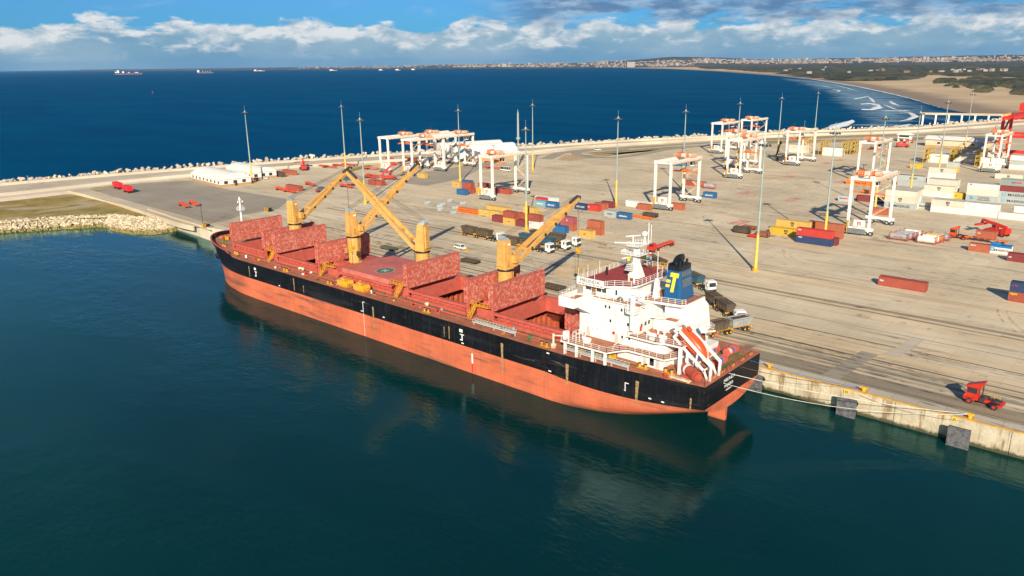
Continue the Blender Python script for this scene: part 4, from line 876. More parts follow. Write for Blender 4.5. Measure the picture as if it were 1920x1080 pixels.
def concrete_mat(name, col, streakc, jx=6.0, jy=6.0, stain=.35, joint=.5, patchc=None, sand=.5):
    m_ = bpy.data.materials.new(name); m_.use_nodes = True; t = NT(m_.node_tree); b = m_.node_tree.nodes['Principled BSDF']
    P_ = t.n('ShaderNodeNewGeometry').outputs['Position']; x, y, z = t.sep(P_)
    c = t.mix(t.ramp(t.noise(P_, .03, 6, .6), .32, .68), tuple(v*.84 for v in col), tuple(v*1.10 for v in col))
    c = t.mix(t.math('MULTIPLY', t.ramp(t.noise(t.mapping(P_, (.012, .22, 1)), 1.0, 7, .62, .3), .47, .66), sand), c, patchc or (.62, .46, .27))
    c = t.mix(t.math('MULTIPLY', t.ramp(t.noise(t.mapping(P_, (.03, .55, 1), (9, 4, 0)), 1.0, 8, .66, .4), .52, .70), stain), c, streakc)
    c = t.mix(t.math('MULTIPLY', t.ramp(t.noise(t.mapping(P_, (.25, .5, 1), (3, 1, 0)), 1.0, 9, .74, .6), .60, .70), stain*.9), c, tuple(v*.6 for v in streakc))
    if joint:
        for ax, j in ((x, jx), (y, jy)):
            fr = t.math('ABSOLUTE', t.math('SUBTRACT', t.math('FRACT', t.math('DIVIDE', ax, j)), .5))
            c = t.mix(t.math('MULTIPLY', t.math('GREATER_THAN', fr, .5-.10/j), joint), c, tuple(v*.45 for v in col))
        # slab to slab tone
        vs_ = t.n('ShaderNodeTexWhiteNoise'); vs_.noise_dimensions = '2D'
        t.val(vs_.inputs['Vector'], t.comb(t.math('FLOOR', t.math('DIVIDE', x, jx)), t.math('FLOOR', t.math('DIVIDE', y, jy))))
        hs = t.n('ShaderNodeHueSaturation'); t.t.links.new(c, hs.inputs['Color']); t.val(hs.inputs['Value'], t.math('MULTIPLY_ADD', vs_.outputs[0], .07, .965)); c = hs.outputs[0]
    if name == 'yard_paving':     # short dark scuffs left in rows by stacked boxes, and tyre arcs
        jit = t.noise(P_, .11, 3, .6)
        fx_ = t.math('FRACT', t.math('ADD', t.math('DIVIDE', x, 6.1), t.math('MULTIPLY', jit, .5))); fy_ = t.math('FRACT', t.math('ADD', t.math('DIVIDE', y, 7.4), t.math('MULTIPLY', jit, .25)))
        dash = t.math('MULTIPLY', t.math('LESS_THAN', fx_, .22), t.math('LESS_THAN', fy_, .07))
        zone = t.math('MULTIPLY', t.ramp(t.noise(P_, .02, 3, .6), .42, .55), t.ramp(y, 205, 225))
        c = t.mix(t.math('MULTIPLY', t.math('MULTIPLY', dash, zone), .65), c, (.16, .13, .095))
        wv = t.noise(t.mapping(P_, (.02, .9, 1), (4, 7, 0)), 1.0, 4, .6, .2)
        c = t.mix(t.math('MULTIPLY', t.math('MULTIPLY', t.ramp(wv, .54, .64), t.ramp(y, 178, 166)), .55), c, (.17, .15, .115))
        c = t.mix(t.math('MULTIPLY', t.ramp(t.noise(P_, .16, 9, .75, 1.5), .60, .72), .45), c, (.24, .19, .13))
    t.t.links.new(c, b.inputs['Base Color']); b.inputs['Roughness'].default_value = .88; b.inputs['Specular IOR Level'].default_value = .2
    bp = t.n('ShaderNodeBump'); t.t.links.new(t.noise(P_, 1.5, 5, .7), bp.inputs['Height']); bp.inputs['Strength'].default_value = .25; bp.inputs['Distance'].default_value = .15; t.t.links.new(bp.outputs[0], b.inputs['Normal'])
    return m_
YARDM = concrete_mat('yard_paving', (.63, .53, .375), (.25, .20, .13), 5.5, 5.5, .75, .16, sand=.65)
ASPH = concrete_mat('grey_asphalt', (.36, .315, .25), (.18, .155, .12), 9, 9, .35, .0, sand=.25, patchc=(.34, .28, .2))
BAND = concrete_mat('quay_asphalt', (.30, .26, .20), (.12, .10, .08), 9, 9, .5, .0, sand=.35, patchc=(.36, .28, .18))
COPE = concrete_mat('cope_concrete', (.54, .48, .38), (.3, .25, .18), 4.5, 50, .2, .4, sand=.3)
PALE = concrete_mat('pale_concrete', (.56, .48, .36), (.3, .25, .18), 12, 9, .25, .2, sand=.4)
SANDM = concrete_mat('beach_sand', (.52, .36, .20), (.34, .23, .13), 9, 9, .3, 0, sand=.35, patchc=(.60, .44, .26))
TRK = concrete_mat('tyre_tracks', (.16, .145, .12), (.06, .055, .05), 9, 9, .6, 0, sand=.2)
INNER = [(-428, 135), (-440, 165), (-438, 212), (-426, 261), (-407, 294), (-350, 415), (-344, 470), (-296, 577), (-254, 645), (-193, 722), (-145, 835), (-100, 950)]
land = [(-276.6, QY), (700, QY), (700, 1150), (120, 1010), (-100, 950)]+INNER[::-1][1:-1]+[tuple(at(a_, b_)[:2]) for a_, b_ in ((118, 355), (200, 374), (271, 397), (335, 418), (362, 424))]
g = sheet('port_ground', land, 4.5, YARDM)
# grass with bare sandy patches
def grass_mat():
    m_ = bpy.data.materials.new('coarse_grass'); m_.use_nodes = True; t = NT(m_.node_tree); b = m_.node_tree.nodes['Principled BSDF']
    P_ = t.n('ShaderNodeNewGeometry').outputs['Position']
    c = t.mix(t.ramp(t.noise(P_, .09, 7, .65), .35, .65), (.24, .19, .035), (.42, .29, .085))
    c = t.mix(t.math('MULTIPLY', t.ramp(t.noise(P_, .5, 6, .7), .5, .66), .55), c, (.13, .14, .03))
    c = t.mix(t.ramp(t.noise(t.mapping(P_, (.05, .025, 1), (1, 2, 0)), 1.0, 6, .62, .5), .53, .62), c, (.46, .36, .22))
    t.t.links.new(c, b.inputs['Base Color']); b.inputs['Roughness'].default_value = .95
    bp = t.n('ShaderNodeBump'); t.t.links.new(t.noise(P_, 1.2, 5, .7), bp.inputs['Height']); bp.inputs['Distance'].default_value = .5; t.t.links.new(bp.outputs[0], b.inputs['Normal']); return m_
GRASS = grass_mat()
def px(*pts, z=4.5): return [tuple(at(a, b, z)[:2]) for a, b in pts]
sheet('grass_field', px((-90, 376), (60, 358), (160, 345), (215, 360), (300, 398), (365, 424), (345, 424), (320, 415), (270, 413), (220, 408), (100, 411), (0, 420), (-90, 427), z=3.2), 3.2, GRASS)
sheet('grass_verge', px((168, 354), (205, 345), (215, 349), (180, 359)), 4.54, GRASS)
sheet('grass_verge', px((640, 320), (690, 309), (700, 311), (660, 322)), 4.54, GRASS)
sheet('asphalt_yard', px((172, 356), (216, 347), (300, 341), (366, 338), (395, 347), (430, 356), (545, 374), (520, 392), (455, 403), (430, 412), (395, 419), (345, 405), (262, 383), (200, 365)), 4.52, ASPH)
sheet('asphalt_yard', px((745, 342), (800, 322), (905, 306), (945, 300), (900, 318), (862, 336), (800, 348)), 4.52, ASPH)
sheet('track_strip', px((118, 354), (140, 352), (340, 405), (400, 424), (394, 433), (330, 411)), 4.55, PALE)
def band(name, y0, y1, z, m_, x0=-276, x1=420): return sheet(name, [(x0, y0), (x1, y0), (x1, y1), (x0, y1)], z, m_)
band('cope_strip', QY, 148.8, 4.512, COPE); band('quay_lane', 148.8, 154.6, 4.516, BAND)
band('quay_lane', 157.8, 159.2, 4.516, BAND, -250); band('quay_lane', 161.2, 161.9, 4.516, BAND, -250); band('quay_lane', 164.0, 164.8, 4.516, TRK, -190)
band('drain_strip', 199.5, 201.3, 4.52, BAND, -290); band('drain_strip', 203.2, 203.6, 4.52, TRK, -290, -150)
YLINE = mat('road_yellow', (.46, .31, .10), .8, var=.35, scale=.8, world=True)
ORL = mat('faded_orange_line', (.42, .27, .12), .85, var=.3, scale=.3, world=True)
for y, w_ in ((149.3, .14), (151.2, .12), (151.7, .12), (153.9, .14), (156.0, .10), (162.6, .12), (163.1, .12), (166.4, .1)): band('lane_line', y, y+w_, 4.53, YLINE)
band('lane_line', 219.3, 219.6, 4.53, ORL, -290); band('lane_line', 197.0, 197.2, 4.53, ORL, -290)
for y in (149.9, 175.0, 197.6, 184.2): 
    r_ = MB(); r_.box(-276, 420, y-(.16 if y == 175 else .07), y+(.16 if y == 175 else .07), 4.5, 4.535); tag(r_.build('crane_rail', DARK), 'dark steel crane rail set flush in the quay paving '+{149.9: 'nearest the quay edge', 175.0: 'behind the lanes, the boldest one', 197.6: 'farthest from the water', 184.2: 'thin one in mid apron'}[y], 'rail')
for x0, x1, y0, y1 in ((-50, -46.5, 148.8, 168), (-44, -41.2, 169, 184), (-16, -11, 155, 168)): sheet('repair_patch', [(x0, y0), (x1, y0), (x1+1.5, y1), (x0+1.5, y1)], 4.526, COPE if x0 > -45 else ASPH)
# loop road and perimeter road
def ribbon(name, pts, wd, z, m_):
    _zi[0] += 1; z += _zi[0]*.0012
    P_ = [Vector((*p, 0)) for p in pts]; L = []; R_ = []
    for i, p in enumerate(P_):
        d = (P_[min(i+1, len(P_)-1)]-P_[max(i-1, 0)]).normalized(); n_ = Vector((-d.y, d.x, 0))*wd/2; L.append((p+n_)[:2]); R_.append((p-n_)[:2])
    vs = [(*a, z) for a in L]+[(*a, z) for a in R_]; n = len(L)
    me = bpy.data.meshes.new(name); me.from_pydata(vs, [], [(n+i, n+i+1, i+1, i) for i in range(n-1)]); me.materials.append(m_); me.update()
    o = bpy.data.objects.new(name, me); C.objects.link(o); return tag(o, kind='structure')
ribbon('perimeter_road', px((1024, 298), (1050, 287), (1100, 281), (1180, 277), (1260, 272), (1340, 267), (1420, 263), (1560, 258), (1640, 256), (1760, 252), (1860, 250), (1960, 248)), 9, 4.53, ASPH)
ribbon('loop_road', px((1330, 272), (1250, 280), (1190, 291), (1150, 296), (1110, 295), (1082, 290), (1080, 286), (1110, 282), (1180, 280)), 8, 4.545, ASPH)
ribbon('perimeter_road', px((1330, 272), (1450, 268), (1560, 266), (1700, 262), (1860, 258), (1960, 256)), 8, 4.535, ASPH)
sheet('sand_verge', px((1045, 300), (1060, 290), (1080, 292), (1100, 297), (1070, 302)), 4.52, SANDM)
sheet('sand_verge', px((1100, 291), (1180, 287), (1320, 273), (1240, 278), (1180, 285), (1130, 293)), 4.52, SANDM)
sheet('grass_verge', px((1090, 287), (1200, 279.5), (1340, 270), (1340, 271.5), (1200, 282), (1120, 288.5)), 4.53, GRASS)
sheet('grass_verge', px((1320, 262.5), (1500, 257), (1700, 251), (1700, 252.5), (1500, 259), (1320, 264)), 4.54, GRASS)
sheet('grass_verge', px((1560, 262), (1700, 258), (1930, 253), (1930, 256), (1700, 261), (1560, 264.5)), 4.541, GRASS)
sheet('grass_verge', px((1400, 266), (1560, 262), (1560, 264), (1400, 268)), 4.541, GRASS)
# pink painted rectangles in the yard and oval worn marks
PINK = mat('faded_red_paint', (.62, .33, .25), .9, var=.3, scale=.5, world=True)
for i, (x, y) in enumerate(((1399, 361), (1488, 374), (1480, 331), (1388, 417), (1550, 306), (1578, 341), (1575, 300))):
    p = at(x, y); sheet('painted_patch', [(p.x-3, p.y-5), (p.x+2, p.y-5), (p.x+3, p.y+5), (p.x-2, p.y+5)], 4.52, PINK)
OCH = mat('ochre_dust', (.60, .45, .26), .9, var=.2, scale=.1, world=True)
p = at(1100, 505); sheet('dust_patch', [(p.x+9*math.cos(t), p.y+13*math.sin(t)) for t in np.linspace(0, 6.28, 30)[:-1]], 4.521, OCH)
SPOT = mat('yellow_spot_paint', (.75, .42, .02), .8)
for x, y, lb in ((1088, 510, 'beside the ship bridge'), (874.5, 469.5, 'near the white car'), (757, 442, 'between the two middle cranes')):
    p = at(x, y); d_ = MB(); d_.cyl((p.x, p.y, 4.5), (p.x, p.y, 4.58), 1.25, n=20); tag(d_.build('ground_marker', SPOT), 'round yellow marker disc on the paving '+lb, 'marker', 'yellow ground markers')
# quay wall
def wall_mat():
    m_ = bpy.data.materials.new('quay_wall_concrete'); m_.use_nodes = True; t = NT(m_.node_tree); b = m_.node_tree.nodes['Principled BSDF']
    P_ = t.n('ShaderNodeNewGeometry').outputs['Position']; x, y, z = t.sep(P_)
    c = t.mix(t.ramp(t.noise(P_, .35, 6, .6), .3, .7), (.44, .36, .25), (.62, .54, .40))
    c = t.mix(t.math('MULTIPLY', t.ramp(t.noise(t.mapping(P_, (.55, .55, .07)), 1.0, 7, .65), .53, .66), .85), c, (.24, .14, .05))
    c = t.mix(t.math('MULTIPLY', t.ramp(t.noise(t.mapping(P_, (2.2, 2.2, .25)), 1.0, 5, .65), .55, .72), .5), c, (.12, .11, .08))
    zz = t.math('ADD', z, t.math('MULTIPLY_ADD', t.noise(P_, 1.1, 6, .7), -1.6, .8))
    c = t.mix(t.ramp(zz, 1.0, .35), c, (.07, .065, .03))
    t.t.links.new(c, b.inputs['Base Color']); b.inputs['Roughness'].default_value = .9
    bp = t.n('ShaderNodeBump'); t.t.links.new(t.noise(P_, 2.5, 6, .7), bp.inputs['Height']); bp.inputs['Distance'].default_value = .15; t.t.links.new(bp.outputs[0], b.inputs['Normal']); return m_
QW = wall_mat()
mb = MB(); 
for k in range(38):
    x0 = -276.6+k*18.6; mb.box(x0, x0+18.5, QY-.02-.06*(k % 2), QY+.9, -3, 4.49)
for k in range(8): x = 8-k*0
tag(mb.build('quay_wall', QW), 'long stained concrete quay wall behind the moored ship', 'wall')
mb = MB(); mb.box(-276.6, 420, QY+.02, QY+.38, 4.5, 4.72); tag(mb.build('quay_edge_beam', mat('edge_yellow', (.62, .33, .05), .7, var=.3, scale=.7, world=True, rust=.4)), 'yellow painted kerb beam along the edge of the quay', 'kerb')
# end wall of the quay toward the rocks
mb = MB(); E_ = [(-276.4, QY+.2), (-288, 143.2), (-300, 144.2), (-318, 145.0), (-351, 147.5)]
for a, b in zip(E_[:-1], E_[1:]):
    d = Vector((b[0]-a[0], b[1]-a[1], 0)).normalized(); n_ = Vector((-d.y, d.x, 0))
    if n_.y > 0: n_ = -n_
    a3, b3 = Vector((*a, 0)), Vector((*b, 0)); mb.prism([a, b, ((b3-n_*2.2)[0], (b3-n_*2.2)[1]), ((a3-n_*2.2)[0], (a3-n_*2.2)[1])], -2, 5.1)
tag(mb.build('end_wall', PALE), 'pale concrete return wall between the quay corner and the rocks', 'wall')
K_ = [at(a_, b_) for a_, b_ in ((118, 355), (200, 374), (271, 397), (335, 418), (362, 424))]
mb = MB()
for a, b in zip(K_[:-1], K_[1:]):
    d = (b-a).normalized(); n_ = Vector((-d.y, d.x, 0)); n_ = n_ if n_.y > 0 else -n_
    q = [a-n_*.25, b-n_*.25, b+n_*.5, a+n_*.5]; mb.prism([(v.x, v.y) for v in q], 2.6, 4.62)
tag(mb.build('retaining_kerb', PALE), 'pale concrete retaining kerb between grass field and asphalt yard', 'kerb')
# fenders, bollards
fd = empty('quay_fender', (-42.7, QY, 0))
f1 = MB(); f1.box(-1.75, 1.75, -2.45, -2.0, -1.6, 3.7); f1.build('fender_panel', mat('fender_face', (.10, .10, .11), .8, var=.5, scale=1.5, patch=.5, pcol=(.20, .19, .18), pscale=1.2, rust=.4), fd, Vector((0, 0, 0)))
f1 = MB(); 
for z in (.4, 2.2): f1.cyl((-.9, 0, z), (-.9, -2.0, z), .6, n=12); f1.cyl((.9, 0, z), (.9, -2.0, z), .6, n=12)
f1.build('rubber_cone', TYRE, fd, Vector((0, 0, 0)))
tag(fd, 'dark rubber faced fender under yellow bollard 54', 'fender', 'fenders along the quay wall')
fxs = [-42.7, -23.6, -61.3, -4.5, -275.0]
fl = {0: 'dark fender panel on the quay wall below bollard 54', 1: 'dark fender panel on the quay wall nearest the right edge of the photo', 2: 'dark fender panel on the quay wall just behind the ship stern', 4: 'dark fender panel at the far corner of the quay by the ship bow'}
for i, x in enumerate(fxs):
    o = fd if i == 0 else copy_tree(fd); o.location.x = x; tag(o, fl.get(i, 'dark fender panel pressed between ship side and quay wall'))
    if i == 3: o['label'] = 'dark fender panel on the quay wall right of the red tractor'
bl = empty('quay_bollard', (-40.7, QY+.9, 4.5)); b1 = MB(); b1.box(-.8, .8, -.6, .6, 0, .12); b1.cyl((0, 0, .1), (0, 0, .7), .34, .3, n=12); b1.cyl((0, 0, .7), (0, 0, .95), .55, .5, n=12); b1.cyl((-.7, 0, .85), (.7, 0, .85), .22, n=10)
b1.build('bollard_body', YEL, bl, Vector((0, 0, 0)))
bll = {0: 'yellow mooring bollard above the second fender from the ship stern', 1: 'yellow mooring bollard with two white lines near the right edge', 2: 'pale bollard beside the ship stern on the quay edge'}
for i, x in enumerate([-40.9, -22.9, -59.6]):
    o = bl if i == 0 else copy_tree(bl); o.location.x = x; tag(o, bll.get(i, 'yellow mooring bollard on the quay edge hidden behind the ship'), 'bollard', 'bollards along the quay edge')
for x, tx in ((-43.6, '54'), (-25.0, '53')):
    s_ = MB(); s_.box(x-.45, x+.45, QY-.25, QY-.1, 3.85, 4.4); s_o = tag(s_.build('number_plate', TXY, None, Vector((x, QY, 4))), 'small yellow number plate '+('beside the fender nearer the ship stern' if tx == '54' else 'beside the fender nearer the right edge'), 'sign', 'quay number plates')
    text('plate_number', tx, .5, (0, -.27, .12), (math.pi/2, 0, 0), TXK, s_o, bold=.02)
# mooring lines
def line(pts, r, m_, label):
    mb_ = MB(); P0, P1 = Vector(pts[0]), Vector(pts[1]); sag = pts[2]; path = []
    for k in range(15): t = k/14; path.append(P0.lerp(P1, t)+Vector((0, 0, -sag*4*t*(1-t))))
    mb_.tube(path, r); tag(mb_.build('mooring_line', m_), label, 'rope', 'mooring lines at the ship stern')
line(((-58.3, 124.5, 10.5), (-22.9, QY+.9, 5.4), .9), .06, ROPE, 'thick white mooring line from stern to far right bollard')
line(((-58.3, 122.5, 9.2), (-23.1, QY+.8, 5.3), 1.8), .05, ROPE, 'lower sagging white mooring line from stern to far right bollard')
line(((-58.3, 133.0, 10.5), (-40.9, QY+.9, 5.2), .4), .05, BROPE, 'blue mooring line from the starboard side of the stern')
line(((-58.3, 129.0, 10.4), (-41.0, QY+.8, 5.2), .5), .03, mat('rope_brown', (.22, .12, .05), .9), 'thin brown mooring line from the middle of the stern')
line(((-23.4, QY-.3, 4.3), (-41.2, QY-.3, 4.2), .9), .03, mat('rope_brown', (.22, .12, .05), .9), 'thin slack line along the quay wall between two bollards')
# rock revetment at the left
ROCK = mat('rock_armour', (.60, .50, .35), .9, var=.5, scale=.7, world=True, bump=.3, bscale=2.0)
ALG = mat('weedy_rock', (.30, .24, .08), .9, var=.4, scale=.9, world=True)
mb = MB(); r_ = random.Random(11)
waterl = [tuple(at(a_, b_, 0)[:2]) for a_, b_ in ((-100, 445), (0, 437), (100, 431), (195, 425), (215, 433), (245, 438), (290, 439), (325, 434), (345, 426), (352, 424))]
crest = [tuple(at(a_, b_, 3.4)[:2]) for a_, b_ in ((-100, 425), (0, 417), (100, 408), (200, 404.5), (220, 405), (250, 407), (285, 410), (315, 411), (335, 413), (345, 417))]
def rock(c, s_):
    rr = [s_*(.7+.5*r_.random()) for _ in range(8)]; vs = []
    rz = Matrix.Rotation(r_.random()*6, 3, 'Z') @ Matrix.Rotation(r_.random()*3, 3, 'X')
    for i in range(8): vs.append(Vector(c)+rz @ Vector(((1 if i & 1 else -1)*rr[i]*.6, (1 if i & 2 else -1)*rr[i]*.6, (1 if i & 4 else -1)*rr[i]*.5)))
    mb.add(vs, [(0, 2, 3, 1), (4, 5, 7, 6), (0, 1, 5, 4), (2, 6, 7, 3), (0, 4, 6, 2), (1, 3, 7, 5)])
for i in range(len(waterl)-1):
    a0, a1, b0, b1 = [Vector((*p, 0)) for p in (waterl[i], waterl[i+1], crest[i], crest[i+1])]
    L = (a1-a0).length; n = int(L*((b0-a0).length+4)*2.6)
    for k in range(n):
        u, v = r_.random(), r_.random()**.9*1.12-.08; p = a0.lerp(a1, u).lerp(b0.lerp(b1, u), v); z = -.3+3.7*min(1, max(0, v)*1.1)+r_.random()*.4
        mb.m(1 if v < .16+.1*r_.random() else 0); rock((p.x, p.y, z), .35+.5*r_.random()**2)
tag(mb.build('rock_revetment', [ROCK, ALG]), 'bank of loose pale boulders along the water at the left', 'rocks', kind='stuff')
mb = MB()
vs = [(*p, -1.5) for p in waterl]+[(*p, 3.2) for p in crest]; n = len(waterl); mb.add(vs, [(i, i+1, n+i+1, n+i) for i in range(n-1)]); tag(mb.build('shore_bank', ALG), kind='structure')
# breakwater: inner slope, crest road, seaward face
OUT = [(-480, 60), (-479, 126), (-468, 177), (-446, 255), (-420, 331), (-395, 382), (-368, 437), (-331, 522), (-297, 578), (-260, 658), (-230, 697), (-193, 749), (-165, 830), (-128, 945), (-60, 1010)]
IN2 = [(-448, 60), (-441, 126), (-441, 170), (-432, 240), (-411, 290), (-386, 340), (-356, 405), (-345, 470), (-300, 570), (-256, 643), (-226, 680), (-190, 728), (-150, 820), (-108, 930), (-40, 985)]
def lerp2(a, b, t): return (a[0]+(b[0]-a[0])*t, a[1]+(b[1]-a[1])*t)
prof = [(-.12, 2.0), (0, 4.5), (.10, 5.0), (.14, 6.4), (.55, 6.6), (.86, 6.7), (.88, 8.0), (.96, 8.0), (.98, 6.6), (1.5, -1.5)]
vs = []; 
for a, b in zip(IN2, OUT):
    for t, z in prof: vs.append((*lerp2(a, b, t), z))
k = len(prof); fs = [(i*k+j, i*k+j+1, (i+1)*k+j+1, (i+1)*k+j) for i in range(len(OUT)-1) for j in range(k-1)]
BWM = concrete_mat('breakwater_concrete', (.54, .47, .37), (.3, .25, .19), 9, 400, .3, .25, sand=.3)
mb = MB(); mb.add(vs, fs); bw = tag(mb.build('breakwater', BWM), kind='structure')
# dolos armour units
dol = MB(); dol.beam((0, 0, -1.7), (0, 0, 1.7), 1.35, 1.35)
dol.hexa([Vector(p) for p in ((-1.75, -.68, .75), (1.75, -.68, .75), (1.75, .68, .75), (-1.75, .68, .75), (-1.5, -.55, 2.0), (1.5, -.55, 2.0), (1.5, .55, 2.0), (-1.5, .55, 2.0))])
dol.hexa([Vector(p) for p in ((-.68, -1.75, -2.0), (.68, -1.75, -2.0), (.68, 1.75, -2.0), (-.68, 1.75, -2.0), (-.55, -1.5, -.75), (.55, -1.5, -.75), (.55, 1.5, -.75), (-.55, 1.5, -.75))])
DOLM = mat('dolos_concrete', (.52, .45, .36), .9, var=.2, scale=.5, objvar=.14)
d0 = dol.build('dolos_block', DOLM); r_ = random.Random(5); first = True; cnt = 0
segs = []
for a, b in zip(OUT[:-1], OUT[1:]): segs.append((Vector((*a, 0)), Vector((*b, 0))))
def along(step, off, zc, jit, sc):
    out_ = []; rem = 0
    for a, b in segs:
        L = (b-a).length; d = (b-a)/L; n_ = Vector((-d.y, d.x, 0))
        s_ = rem
        while s_ < L:
            p = a+d*(s_+r_.uniform(-jit, jit))+n_*(off+r_.uniform(-1.2, 1.2)); out_.append((p.x, p.y, zc+r_.uniform(-.7, .7)*sc)); s_ += step*r_.uniform(.75, 1.3)
        rem = s_-L
    return out_
top_ = along(3.45, 2.6, 7.2, .8, 1.3)[:292]
for i, p in enumerate(top_):
    o = d0 if i == 0 else d0.copy()
    if i: C.objects.link(o)
    o.location = p; o.rotation_euler = (r_.uniform(-.9, .9), r_.uniform(-.9, .9), r_.uniform(0, 6.3)); sc = r_.uniform(.8, 1.15); o.scale = (sc, sc, sc)
    q_ = RB.T @ (np.array(p)-np.array([0, 0, CZ])); u_ = q_[0]/q_[2]*FPX+960
    seg_ = [k for k, v in enumerate((0, 110, 230, 360, 470, 560, 650, 720, 800, 900, 1000, 1100, 1180, 1280, 1350, 1440, 1530, 1640, 1740)) if u_ >= v]
    ln_ = ('at the far left edge', 'left of the red skip trailers', 'behind the red skip trailers', 'behind the white arched offices', 'right of the arched offices', 'behind the farthest ship crane tip', 'around the mast by the crane tips', 'left of the parked gantries', 'behind the parked gantries', 'behind the storage tent', 'behind the radio mast', 'behind the loop road bend', 'left of the mid yard mast', 'right of the mid yard mast', 'behind the mid yard gantry', 'behind the gantry cluster', 'right of the gantry cluster', 'by the bright breaking wave', 'near the pier')[seg_[-1] if seg_ else 0]
    tag(o, '%s pale dolos block on the breakwater crest %s' % (r_.choice(('large', 'small')) if False else ('small' if sc < .93 else 'large' if sc > 1.03 else 'middling'), ln_), 'dolos', 'dolos blocks along the breakwater')
mb = MB()
base_v = [Vector(v) for v in dol.v]
for off, zc in ((4.2, 6.2), (7.5, 4.6), (11, 2.6), (14.5, .8)):
    for p in along(3.3, off, zc, 1.0, 1.0):
        R_ = Matrix.Rotation(r_.uniform(0, 6.3), 3, 'Z') @ Matrix.Rotation(r_.uniform(-1.2, 1.2), 3, 'X'); mb.add([Vector(p)+R_ @ v for v in base_v], dol.f)
tag(mb.build('dolos_slope', DOLM), 'lower seaward slope of jumbled concrete dolos blocks', 'dolos', kind='stuff')
# ---------------- beach, dunes, scrub, far shore
WL = [(-12000, 12500), (-9000, 10800), (-6789, 9238), (-3987, 6707), (-3229, 5763), (-2455, 4797), (-1569, 3536), *[tuple(at(a_, b_, 0)[:2]) for a_, b_ in ((1481, 144), (1525, 149), (1573, 156), (1612, 162.5), (1644, 169.5), (1680, 177), (1711, 185), (1745, 196), (1779, 206), (1830, 214), (1890, 219))], (-60, 1020), (0, 985), (700, 1100), (3000, 1500)]
offs = [(-40, -1.2), (0, 0), (35, 1.2), (120, 3), (260, 5), (500, 7), (900, 9), (1500, 10), (2600, 11), (4500, 12)]
def shore_grid(ds):
    rows = []
    P_ = [Vector((*p, 0)) for p in WL]
    Q = []
    for a, b in zip(P_[:-1], P_[1:]):
        n = max(2, int((b-a).length/180))
        if (b-a).length < 1500: n = max(3, int((b-a).length/60))
        for k in range(n): Q.append(a.lerp(b, k/n))
    Q.append(P_[-1])
    for _ in range(3): Q = [Q[0]]+[(Q[i-1]+Q[i]*2+Q[i+1])/4 for i in range(1, len(Q)-1)]+[Q[-1]]
    return Q
Q = shore_grid(offs); inl = Vector((.80, .60, 0)); rows = []
for i, q in enumerate(Q):
    rows.append([(q.x+inl.x*d, q.y+inl.y*d, z) for d, z in offs])
mb = MB(); k = len(offs); mb.add([p for r in rows for p in r], [((i+1)*k+j, (i+1)*k+j+1, i*k+j+1, i*k+j)[::-1] for i in range(len(rows)-1) for j in range(k-1)], True)
def beach_mat():
    m_ = bpy.data.materials.new('beach'); m_.use_nodes = True; t = NT(m_.node_tree); b = m_.node_tree.nodes['Principled BSDF']
    P_ = t.n('ShaderNodeNewGeometry').outputs['Position']; x, y, z = t.sep(P_)
    c = t.mix(t.ramp(t.noise(P_, .006, 6, .6), .3, .7), (.50, .35, .19), (.60, .45, .27))
    c = t.mix(t.math('MULTIPLY', t.ramp(t.noise(t.mapping(P_, (.012, .004, 0)), 1.0, 6, .6, .5), .5, .7), .4), c, (.40, .27, .16))
    zz = t.math('ADD', z, t.math('MULTIPLY_ADD', t.noise(P_, .01, 4, .6), 1.6, -.8))
    c = t.mix(t.ramp(zz, 2.2, 1.0), c, (.26, .19, .125)); t.t.links.new(c, b.inputs['Base Color']); b.inputs['Roughness'].default_value = .9
    return m_
tag(mb.build('beach', beach_mat()), kind='structure')
# scrub canopy on the dunes and plain
SCRUB = mat('dune_scrub', (.030, .036, .018), .95, var=.6, scale=.02, world=True, patch=.6, pcol=(.10, .085, .045), pscale=.006)
from mathutils import noise as mn
VEG = px((1290, 127), (1350, 129), (1400, 130.6), (1481, 136), (1560, 146), (1625, 151), (1690, 148.5), (1730, 143), (1780, 142.5), (1840, 146), (2000, 149), (2300, 152), z=6)
VEG2 = px((1775, 160), (1800, 152), (1830, 147), (1870, 145), (2100, 148), (2100, 172), (1925, 176), (1895, 176), (1905, 166), (1870, 160), (1850, 172), (1830, 170), (1815, 160), (1795, 163), z=6)
VEG3 = px((1755, 151), (1765, 148), (1792, 149), (1785, 154), (1757, 155.5), z=6)
def inside(p, poly):
    c_ = False; j = len(poly)-1
    for i in range(len(poly)):
        xi, yi = poly[i]; xj, yj = poly[j]
        if (yi > p[1]) != (yj > p[1]) and p[0] < (xj-xi)*(p[1]-yi)/(yj-yi)+xi: c_ = not c_
        j = i
    return c_
